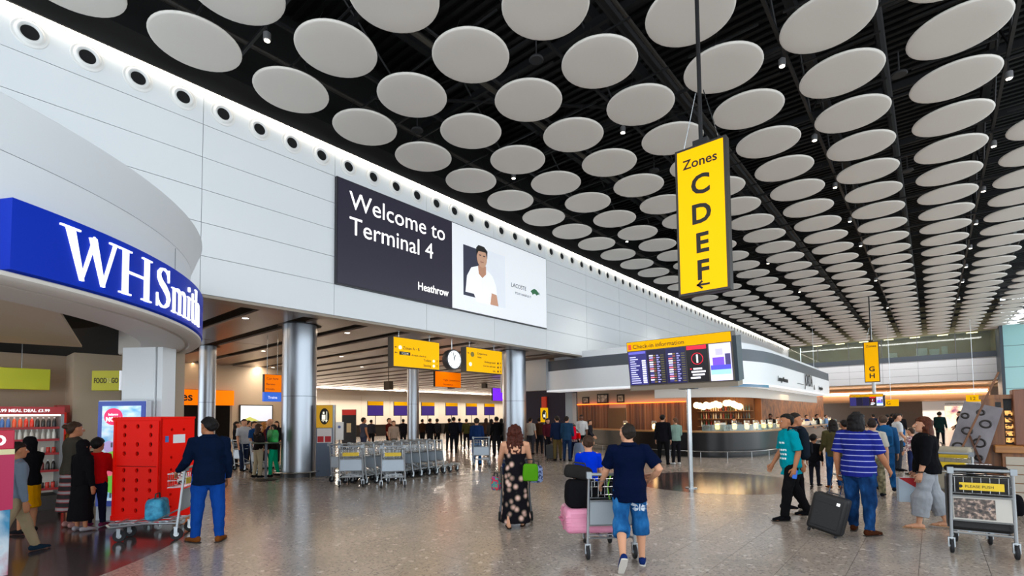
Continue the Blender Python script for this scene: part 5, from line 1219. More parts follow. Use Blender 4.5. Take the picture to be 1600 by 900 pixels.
        fuse(t, 'shirt', M(c), e, vox, 4 if q == 2 else 2, wr_, 10)
    if bottom:
        c, ln = bottom[0], bottom[1]; fl = bottom[2] if len(bottom) > 2 else 1.0
        t = MB()
        bt = [x for x in tors if x[0] < .1]
        loft(t, [T((0, o_, z_)) for z_, x_, y_, o_ in bt], [((x_+.004)*H, (y_+.005)*H) for z_, x_, y_, o_ in bt], ref, n)
        for hip, kn, an, fd, up in L:
            full = [hip+Vector((0, 0, .02*H)), hip.lerp(kn, .3), hip.lerp(kn, .75), kn, kn.lerp(an, .3)-Vector((0, .004*H, 0)), kn.lerp(an, .65), an+Vector((0, 0, .0*H))]
            rr = [.056*fat, .056*fat, .046*fat, .040*fat*fl, .038*fl, .034*fl, .031*fl]
            if ln < .5: cut = ln/.5; P_ = [full[0], hip.lerp(kn, .3), hip.lerp(kn, cut)]; R2 = [.056*fat, .058*fat, .052*fat*fl]
            elif ln < .95: P_ = full[:4]+[kn.lerp(an, (ln-.5)/.5)]; R2 = rr[:3]+[.045*fl*fat, .044*fl]
            else: P_, R2 = full, rr
            loft(t, P_, [x*H for x in R2], (1, 0, 0), n, dome=False)
        fuse(t, 'trousers' if ln > .8 else 'shorts', M(c), e, vox, 3 if q == 2 else 2, wr_, 11)
    if dress:
        c, ln, flare = dress[0], dress[1], dress[2]; straps = dress[3] if len(dress) > 3 else 0
        t = MB(); low_ = L[0][2].z*(1-ln)+pel.z*ln if False else pel.z*(1-ln)+.03*ln
        up_ = [x for x in tors if x[0] > .02 and (x[0] < .23 or not straps)]
        cz = lambda z_: Vector((pel.x, pel.y-.01*H, z_))
        pts_ = [cz(low_), cz(low_*.6+pel.z*.4), cz(pel.z-.04*H)]+[T((0, o_, z_)) for z_, x_, y_, o_ in up_]
        rr = [(.098*H*flare, .085*H*flare), (.098*H*(1+(flare-1)*.6), .08*H*(1+(flare-1)*.6)), (.106*H*fat, .082*H*fat)]+[((x_+.006)*H, (y_+.008)*H) for z_, x_, y_, o_ in up_]
        loft(t, pts_, rr, ref, max(n, 14), dome=False)
        if straps:
            for s in (-1, 1): loft(t, [T((s*.055, -.058, .20)), T((s*.06, -.05, .28)), T((s*.062, -.01, .305)), T((s*.062, .045, .27)), T((s*.055, .065, .2))], [.008*H]*5, (0, 1, 0), 6)
        elif len(dress) > 4:
            for sh, el, w2, d2 in A: loft(t, [sh.lerp(T((0, 0, .27)), .2), sh, sh.lerp(el, .5), el, el.lerp(w2, .5), w2], [x*H for x in (.04, .043, .039, .036, .033, .03)], (0, 1, 0), n, dome=False)
        fuse(t, 'dress', M(c), e, vox, 3, .007 if q else .004, 9)
    for i, (hip, kn, an, fd, up) in enumerate(L):
        t = MB()
        if shoes and not (isinstance(shoes, tuple) and shoes[0] == 'sandal'):
            loft(t, [an-up*.016*H-fd*.035*H, an-up*.016*H+fd*.01*H, an-up*.022*H+fd*.06*H, an-up*.028*H+fd*.105*H], [(.023*H, .026*H), (.025*H, .027*H), (.027*H, .019*H), (.020*H, .013*H)], (1, 0, 0), max(n, 10))
            so = fuse(t, 'shoe', M(shoes), e, max(vox*.8, .008), 2)
            if q == 2:
                s_ = MB(); loft(s_, [an-up*.040*H-fd*.05*H, an-up*.040*H+fd*.03*H, an-up*.040*H+fd*.118*H], [(.022*H, .004*H), (.026*H, .004*H), (.020*H, .004*H)], (1, 0, 0), 12); s_.build('sole', mat('sole_dark', '#2b2422', 0.7) if not socks else mat('sole_pale', '#cfcac2', 0.7), so)
        elif shoes:
            loft(t, [an-up*.0415*H-fd*.045*H, an-up*.0415*H+fd*.03*H, an-up*.0415*H+fd*.115*H], [(.020*H, .004*H), (.024*H, .004*H), (.020*H, .004*H)], (1, 0, 0), 12)
            loft(t, [an-up*.035*H+fd*.05*H-Vector((.026*H, 0, 0)), an-up*.008*H+fd*.05*H, an-up*.035*H+fd*.05*H+Vector((.026*H, 0, 0))], [.005*H]*3, (0, 1, 0), 6)
            t.build('sandal', M(shoes[1]), e, True)
    e['_hands'] = [list((pos_ + Vector((0, 0, 0)))) for pos_ in (A[0][2], A[1][2])]
    e['_rt'] = [list(T(v)) for v in ((0, -.075, .2), (0, -.075, .1))]
    return e
def hand_world(e, i, ext=.07):
    v = Vector(e['_hands'][i]); return Matrix.Translation(e.location) @ Matrix.Rotation(e.rotation_euler[2], 4, 'Z') @ v
def clean(e):
    for k in ('_hands', '_rt'):
        if k in e: del e[k]

# ---------------- luggage pieces
def suitcase(W, D, Hh, mt, ribs=0, name='suitcase', wheels=True, handle=True, trim=None):
    e = empty(name)
    MB().box(-W/2, W/2, -D/2, D/2, 0.05, Hh).build('shell', mt, e, smooth=True, angle=60, bevel=min(W, D, Hh)*.16, seg=3)
    tr = trim or M_GREYM
    if ribs:
        for k in range(ribs): 
            x = -W/2+W*(k+1)/(ribs+1); MB().box(x-.008, x+.008, -D/2-.006, D/2+.006, 0.09, Hh-.04).build('rib', mt, e, bevel=.005)
    MB().box(-W/2-.003, W/2+.003, -.006, .006, 0.06, Hh-.01).build('zip', tr, e)
    if handle: MB().tube([(-.09, 0, Hh-.005), (-.08, 0, Hh+.03), (.08, 0, Hh+.03), (.09, 0, Hh-.005)], .011, 8).build('top_handle', tr, e, smooth=True)
    if wheels:
        for sx in (-1, 1):
            for sy in (-1, 1): MB().lathe([(0.0005, -.015), (.028, -.015), (.028, .015), (.0005, .015)], 12, Matrix.Translation((sx*(W/2-.05), sy*(D/2-.03), .029)) @ Matrix.Rotation(R_(90), 4, 'Y'), cap=False).build('wheel', M_RUB, e)
    return e
def bag(W, D, Hh, c, name='holdall', strap=True, sc=7, amp=.012):
    e = empty(name); b = MB()
    def sq(t, p): return math.copysign(abs(t)**p, t)
    b.rings([[Vector((W*k_*sq(math.cos(2*math.pi*j/24), .45), D*k_*sq(math.sin(2*math.pi*j/24), .45), z_)) for j in range(24)] for z_, k_ in ((.0, .42), (Hh*.06, .48), (Hh*.35, .50), (Hh*.75, .485), (Hh*.93, .44), (Hh, .36))])
    fuse(b, 'fabric_body', c if not isinstance(c, str) else fab(c), e, .016, 2, amp, sc)
    if strap: MB().tube([(-W*.25, 0, Hh*.95), (-W*.2, 0, Hh*1.25), (W*.2, 0, Hh*1.25), (W*.25, 0, Hh*.95)], .012, 6).build('strap', M_BLACK, e, smooth=True)
    return e
def backpack(parent, c, w=.30, h=.42, d=.15, trim='#222226', name='backpack', label='', z=None):
    """worn pack: a thing of its own placed on the wearer's back"""
    v0 = Vector(parent['_rt'][0])
    P = Matrix.Translation(parent.location) @ Matrix.Rotation(parent.rotation_euler[2], 4, 'Z') @ (v0+Vector((0, -d*.55, -h*.5)))
    e = empty(name, P, parent.rotation_euler[2]); b = MB()
    loft(b, [(0, 0, 0), (0, 0, h*.3), (0, 0, h*.8), (0, .02, h)], [(w*.46, d*.5), (w*.5, d*.52), (w*.45, d*.42), (w*.3, d*.25)], (1, 0, 0), 14)
    fuse(b, 'fabric_body', fab(c), e, .014, 2, .006, 9)
    MB().box(-w*.36, w*.36, -d*.62, -d*.4, h*.1, h*.5).build('front_pocket', fab(trim), e, bevel=.02)
    for s in (-1, 1): MB().tube([(s*w*.3, d*.35, h*.15), (s*w*.42, d*.8, h*.3), (s*w*.40, d*1.9, h*.62), (s*w*.34, d*1.4, h*1.04), (s*w*.24, d*.3, h*.98)], .016, 6).build('strap', fab(trim), e, smooth=True)
    tag(e, label, 'backpack'); return e
# ================================================================== PEOPLE AND WHAT THEY CARRY
DENIM = ramp_mat('denim_blue', 'noise', [(0.3, '#0f3560'), (0.55, '#1d568c'), (0.75, '#3272a8')], scale=(9, 9, 5), rough=0.9, spec=0.06)
DENIMD = ramp_mat('denim_dark', 'noise', [(0.3, '#0c2040'), (0.55, '#153763'), (0.75, '#215088')], scale=(9, 9, 5), rough=0.9, spec=0.06)
STRIPE = ramp_mat('cloth_striped_blue', 'wave_z', [(0.0, '#1a2272'), (0.95, '#1c2678'), (0.975, '#a3a6cf')], scale=(1, 1, 4.0), rough=0.9, spec=0.06)
FLORAL = ramp_mat('cloth_floral', 'voronoi', [(0.0, '#d9c3b6'), (0.20, '#c7a396'), (0.36, '#6f5a50'), (0.43, '#3c3a34'), (0.50, '#131116')], scale=(8.5, 8.5, 8), rough=0.9, spec=0.06)
CHECK = ramp_mat('cloth_check', 'cells', [(0.3, '#c9b9b4'), (0.6, '#7d4a52')], scale=(30, 30, 30), rough=0.85)
FLAT = {}
# 1 man in the navy jacket with a trolley
p = onz(324, 847, 0)
m1 = person(p, heading(p, -6), 1.81, 'man in navy jacket and bright blue trousers seen from behind beside the red crate', 'tan', ('#0d182c', 1.0, -.06, 1.5, 1), ('#1f4584', 1.0, 1.12), shoes='#6b4426', hair=('full', '#0d0b0c'), legs=((6, 2, 4), (-3, 3, 4)), arms=((14, 42, 14, -12), (2, 14, 9)), head=(30, 0), fat=1.10, q=2, footyaw=28)
A_, B_ = onz(283, 843, 0), onz(331, 812, 0)
tx, ty, rz = from_axis(A_, B_)
t1 = trolley(A_.x+math.cos(rz)*0.29, A_.y+math.sin(rz)*0.29, rz, 'baggage trolley carrying a turquoise bag beside the man in the navy jacket', panel_mat=mat('trolley_panel_grey', '#9aa3aa', 0.4))
def on_trolley(t, x, y, z):
    v = Matrix.Translation(t.location) @ Matrix.Rotation(t.rotation_euler[2], 4, 'Z') @ Vector((x, y, z)); return v
e = bag(0.36, 0.26, 0.30, ramp_mat('bag_turquoise', 'noise', [(0.4, '#1c6f94'), (0.6, '#3a9cc0')], scale=(10, 10, 10)), name='holdall'); e.location = on_trolley(t1, 0.02, 0.42, 0.275); e.rotation_euler = (0, 0, rz); tag(e, 'turquoise soft bag lying on the trolley beside the navy jacket man', 'bag')
e = bag(0.16, 0.10, 0.24, ramp_mat('bag_pattern', 'cells', [(0.3, '#f0ece6'), (0.5, '#b3283a'), (0.7, '#1d1a1e')], scale=(35, 35, 35)), name='patterned_bag'); e.location = on_trolley(t1, 0.08, 0.12, 0.775); e.rotation_euler = (0, 0, rz); tag(e, 'small red black and white patterned bag in the basket of the turquoise bag trolley', 'bag')

# 2 woman in the floral dress, pram and green bag
p = onz(806, 823, 0); hz_ = heading(p, 0)
person(p, hz_, 1.63, 'woman with long auburn curls in a black floral maxi dress walking away', 'fair', dress=(FLORAL, .93, 1.55, 1), fat=1.12, shoes=('sandal', '#2a1d18'), hair=('curly', '#33150c'), legs=((-8, 12, 2), (8, 4, 2)), arms=((30, 22, 13), (26, 22, 13)), q=2)
def loc(p, rz, x, y, z=0): return Matrix.Translation(p) @ Matrix.Rotation(rz, 4, 'Z') @ Vector((x, y, z))
e = bag(0.25, 0.11, 0.27, '#568a2a', name='shoulder_bag', amp=.006); e.location = loc(p, hz_, 0.24, -0.14, 0.74); e.rotation_euler = (0, 0, hz_); tag(e, 'bright lime green bag hanging at the right hip of the woman in the floral dress', 'bag')
e = bag(0.22, 0.12, 0.27, ramp_mat('bag_navy_pattern', 'cells', [(0.4, '#22305e'), (0.6, '#7d8fb8')], scale=(30, 30, 30)), name='shoulder_bag'); e.location = loc(p, hz_, 0.33, 0.02, 0.70); e.rotation_euler = (0, 0, hz_+.3); tag(e, 'dark blue patterned bag behind the lime green bag', 'bag')
pv = loc(p, hz_, 0, 0.62); e = empty('pushchair', pv, hz_); tag(e, 'dark pushchair in front of the woman in the floral dress', 'pushchair')
fr_ = MB()
for s in (-1, 1):
    fr_.tube([(s*.24, -.38, 1.0), (s*.24, -.30, .90), (s*.24, .30, .12)], .013, 6); fr_.tube([(s*.24, .0, .55), (s*.26, -.22, .1)], .013, 6)
fr_.tube([(-.24, -.38, 1.0), (.24, -.38, 1.0)], .016, 6); fr_.tube([(-.26, -.22, .1), (.26, -.22, .1)], .01, 6)
fr_.build('frame', M_GREYM, e, smooth=True)
sb_ = MB(); loft(sb_, [(0, -.14, .82), (0, -.05, .5), (0, .2, .42), (0, .32, .3)], [(.2, .06), (.21, .07), (.2, .05), (.18, .04)]); sb_.build('seat', fab('#1c1d24'), e, True)
hb_ = MB(); loft(hb_, [(0, -.2, .78), (0, -.1, .98), (0, .12, .99), (0, .2, .9)], [(.22, .04), (.23, .04), (.23, .03), (.21, .02)]); hb_.build('hood', fab('#25304a'), e, True)
for s in (-1, 1):
    for yy in (-.22, .30): MB().lathe([(.0005, -.02), (.075, -.02), (.085, 0), (.075, .02), (.0005, .02)], 16, Matrix.Translation((s*.27, yy, .088)) @ Matrix.Rotation(R_(90), 4, 'Y'), cap=False).build('wheel', M_RUB, e, True)
e = bag(0.16, 0.1, 0.22, ramp_mat('bag_multi', 'cells', [(0.25, '#2a8f7a'), (0.5, '#3a3f8f'), (0.75, '#c2283a')], scale=(40, 40, 40), rough=.8), name='small_bag'); e.location = loc(p, hz_, -0.32, 0.20, 0.56); tag(e, 'small multicoloured bag hanging left of the floral dress', 'bag')

# 3 man in denim shorts with loaded trolley, boy behind it
p = onz(986, 885, 0); hz_ = heading(p, -6)
person(p, hz_, 1.69, 'man in navy polo shirt and denim shorts pushing a loaded trolley', 'fair', ('#0a1228', .48, -.07, 1.5, 1), (DENIM, .64, 1.28), shoes='#1e2f5c', hair=('crop', '#17120f'), legs=((-10, 36, 3, -48), (9, 4, 5)), arms=((22, 24, 16, -5), (-14, 72, 34, 30)), head=(14, 0), fat=1.10, q=2, socks=True)
# embroidered butterfly on the right back pocket
A_, B_ = onz(929, 881, 0), onz(984, 871, 0); rz = math.atan2(B_.y-A_.y, B_.x-A_.x); rz = heading((A_+B_)/2, -14)
c_ = (A_+B_)/2
t2 = trolley(c_.x, c_.y, rz, 'baggage trolley loaded with a pink suitcase pushed by the man in denim shorts', plate=False, panel_mat=mat('trolley_panel_grey2', '#8c9398', 0.4))
pk = ramp_mat('suitcase_pink', 'noise', [(0.3, '#cf7f9c'), (0.7, '#de94ae')], scale=(4, 4, 4), rough=0.38, spec=0.5)
e = suitcase(0.80, 0.52, 0.36, pk, 0, wheels=False, handle=False, trim=mat('zip_pink', '#b5627f', 0.5)); e.location = on_trolley(t2, -0.13, 0.42, 0.232); e.rotation_euler = (0, 0, rz); tag(e, 'pink hard suitcase lying flat on the trolley of the man in denim shorts', 'suitcase')
for z in (.15, .20, .26): MB().box(-.404, .404, -.264, .264, z-.006, z+.006).build('groove_rib', pk, e, bevel=.004)
MB().tube([(-.405, -.1, .2), (-.44, -.09, .2), (-.44, .09, .2), (-.405, .1, .2)], .012, 6).build('side_handle', mat('zip_pink', '#b5627f', 0.5), e, True)
e = bag(0.44, 0.34, 0.34, '#141417', name='holdall'); e.location = on_trolley(t2, -0.29, 0.36, 0.597); e.rotation_euler = (0, 0, rz); tag(e, 'black holdall standing on the left end of the pink suitcase', 'bag')
e = bag(0.36, 0.26, 0.16, '#2b2a29', name='camera_bag', amp=.02); e.location = on_trolley(t2, -0.34, 0.40, 0.945); e.rotation_euler = (0, 0.15, rz); tag(e, 'slumped dark bag on top of the black holdall', 'bag')
e = bag(0.40, 0.30, 0.40, '#1b1b1e', name='backpack'); e.location = on_trolley(t2, 0.14, 0.40, 0.597); e.rotation_euler = (0, 0, rz); tag(e, 'black backpack with lime straps on the right end of the pink suitcase', 'backpack')
for s in (-1, 1): MB().tube([(s*.1, -.155, .1), (s*.13, -.17, .25), (s*.08, -.15, .40)], .01, 6).build('lime_strap', mat('strap_lime', '#7ec832', 0.6), e)
q_ = gp(919, 7.75); person(q_, heading(q_, -4), 1.42, 'boy in a royal blue shirt standing beyond the loaded trolley', 'fair', ('#0f3cb4', .5, -.05), ('#23262e', .9), shoes='#333333', hair=('short', '#2b1d14'), q=2, hs=1.18, arms=((18, 30, 8), (18, 30, 8)))

# 4 pair at the bar
p = onz(1037, 726, 0); person(p, heading(p, 10), 1.80, 'man dressed all in black standing before the bar counter', 'fair', ('#17171b', 1.0, -.06, 1.4), ('#141416', 1.0), shoes='#101012', hair=('short', '#120d0a'), q=1, legs=((2, 2, 5), (-2, 2, 5)), fat=1.08)
p = onz(1057, 726, 0); person(p, heading(p, -30), 1.68, 'person in pale grey green jacket and white shoes beside the man in black', 'fair', ('#8fa39a', 1.0, -.02, 1.3), ('#1a1a1d', 1.0), shoes='#e3e3e3', hair=('short', '#4a3222'), q=1, arms=((10, 60, 8), (5, 50, 8)))

# 5 man in teal shirt, 6 the man behind
p = onz(1238, 812, 0); tm = person(p, heading(p, -112), 1.79, 'man in teal t-shirt with backpack walking left past the bar', 'tan', ('#0a8c98', .55, -.09, 1.6), ('#141416', 1.0, 1.15), shoes='#121214', hair=('short', '#0c0a09'), legs=((14, 6, 3), (-14, 14, 3)), arms=((-8, 24, 8), (10, 20, 8)), lean=3, q=2, fat=1.02)
M_TEE = mat('tee_print', '#d9eef0', 0.7)
backpack(tm, '#20262e', label='dark backpack on the back of the man in the teal t-shirt', w=.30, h=.46, d=.18)
hw = hand_world(tm, 0); e = MB().box(-.035, .035, -.012, .012, -.07, .07).build('phone', mat('phone_blue', '#2563c8', 0.3), loc=hw+Vector((0.0, 0, -.10)), bevel=.006); e.rotation_euler = (0, .2, 0.6); tag(e, 'small blue bottle or phone in the hand of the man in teal', 'phone')
lgM = Matrix.Translation(tm.location) @ Matrix.Rotation(tm.rotation_euler[2], 4, 'Z')
p = gp(1243, 9.1); person(p, heading(p, 75), 1.80, 'dark haired man mostly hidden behind the man in the teal t-shirt', 'tan', ('#3a4450', .6), ('#18181b', 1.0), hair=('short', '#16100c'), q=1, legs=((10, 4, 3), (-10, 12, 3)))
p = gp(1271, 12.1); person(p, heading(p, 20), 1.22, 'small child in black seen from behind right of the teal t-shirt man', 'tan', ('#131316', 1.0, -.14, 1.6), ('#22222a', 1.0), hair=('full', '#0d0b0a'), q=1, hs=1.2)
# 8 woman in olive jacket
p = gp(1302, 11.6); person(p, heading(p, -15), 1.62, 'woman in olive brown jacket left of the striped shirt', 'tan', ('#4b4632', 1.0, -.06, 1.4), (DENIMD, 1.0), shoes='#7a5138', hair=('long', '#120d0b'), q=1, arms=((6, 40, 8), (6, 14, 8)))
p = gp(1320, 12.5); person(p, heading(p, -30), 1.60, 'person in a black top and cap between olive jacket and striped shirt', 'tan', ('#1a191b', .6), ('#232733', 1.0), hair=('full', '#100c0b'), q=1)
# 9 person in striped shirt with suitcase
p = onz(1346, 833, 0); st = person(p, heading(p, 24), 1.79, 'person with black bob hair in a blue striped t-shirt pulling a black suitcase', 'tan', (STRIPE, .55, -.05, 1.6), (DENIMD, 1.0, 1.15), shoes='#3f2519', hair=('bob', '#0d0b0c'), legs=((8, 3, 4), (-5, 4, 5)), arms=((-8, 22, 13), (14, 26, 12)), fat=1.2, q=2, footyaw=18, head=(-10, 0))
p = onz(1287, 836, 0); e = suitcase(0.44, 0.26, 0.58, mat('case_black', '#131315', 0.6, bump=.3, bscale=60), 0, trim=mat('case_zip', '#2b2b2e', 0.5)); e.location = p+Vector((0, 0, .012)); e.rotation_euler = (R_(-4), R_(13), heading(p, 16)); tag(e, 'black wheeled suitcase tilted behind the person in the striped shirt', 'suitcase')
MB().box(-.17, .17, -.145, -.13, .12, .46).build('front_pocket', mat('case_black2', '#18181a', 0.65, bump=.3, bscale=60), e, bevel=.012)
MB().box(.10, .14, -.15, -.147, .47, .51).build('emblem', M_WTXT, e)
hw = hand_world(st, 0, 0)
Mi = (Matrix.Translation(e.location) @ e.rotation_euler.to_matrix().to_4x4()).inverted(); hl = Mi @ (hw+Vector((0, 0, -.07)))
tb = MB()
for s in (-1, 1): tb.tube([(s*.07, .06, .55), (hl.x+s*.07, hl.y, hl.z)], .007, 6)
tb.tube([(hl.x-.075, hl.y, hl.z), (hl.x+.075, hl.y, hl.z)], .013, 8); tb.build('pull_handle', M_STEEL, e, True)
# 10 denim jacket
p = gp(1381, 11.2); dj = person(p, heading(p, -8), 1.74, 'man in denim jacket and jeans walking away right of the striped shirt', 'fair', ('#35597c', 1.0, -.03, 1.4), (DENIM, 1.0), shoes='#20242c', hair=('crop', '#3a2c22'), q=1, legs=((10, 2, 3), (-8, 14, 3)))
backpack(dj, '#2f5a80', label='blue denim coloured backpack on the man in the denim jacket', trim='#274a6a')
p = gp(1364, 10.4); person(p, heading(p, 5), 1.66, 'person in camouflage trousers partly hidden behind the striped shirt', 'fair', ('#c9c4ba', .6), (ramp_mat('cloth_camo', 'noise', [(0.35, '#4f4a36'), (0.5, '#7d7455'), (0.65, '#a0977a')], scale=(12, 12, 12), rough=.85), 1.0, 1.2), shoes='#1c1c20', hair=('short', '#1c1512'), q=1, legs=((-10, 6, 3), (14, 4, 3)))
# 11 woman in black top
p = onz(1452, 825, 0); wb = person(p, heading(p, -92), 1.71, 'woman with long auburn hair in black top and pale grey cropped trousers', 'fair', ('#121214', .78, -.03, 1.8), ('#a9abb0', .86, 1.5), shoes=('sandal', '#c9a98a'), hair=('long', '#381a0d'), legs=((10, 3, 3), (-12, 6, 3)), arms=((4, 12, 6), (6, 16, 6)), fat=1.16, q=2)
hw = hand_world(wb, 1); e = empty('shopping_bag', hw+Vector((-.10, -.02, -.50)), heading(p, -20)); tag(e, 'white and red paper shopping bag held by the woman in the black top', 'bag')
MB().box(-.15, .15, -.05, .05, 0, .38).build('paper_body', mat('bag_pale_blue', '#b3c3d2', 0.6), e, bevel=.004)
MB().prism([(-.15, .38), (.15, .38), (.15, .18)], .0505, .053, frame((0, 0, 0), (1, 0, 0), (0, 0, 1))).prism([(-.15, .38), (.15, .38), (.15, .14)], -.053, -.0505, frame((0, 0, 0), (1, 0, 0), (0, 0, 1))).build('red_print', mat('bag_red', '#b8282c', 0.6), e)
MB().tube([(-.06, 0, .37), (-.05, 0, .47), (.05, 0, .47), (.06, 0, .37)], .004, 5).build('cord_handle', M_WHITE, e)
hw = hand_world(wb, 0); e = MB().tube([hw+Vector((.034*math.cos(a), .034*math.sin(a), .025)) for a in (2*math.pi*k/16 for k in range(16))], .010, 6, closed=True).build('wristwatch', M_BLACK, None, True); tag(e, 'black wristwatch on the arm of the woman in the black top', 'watch')

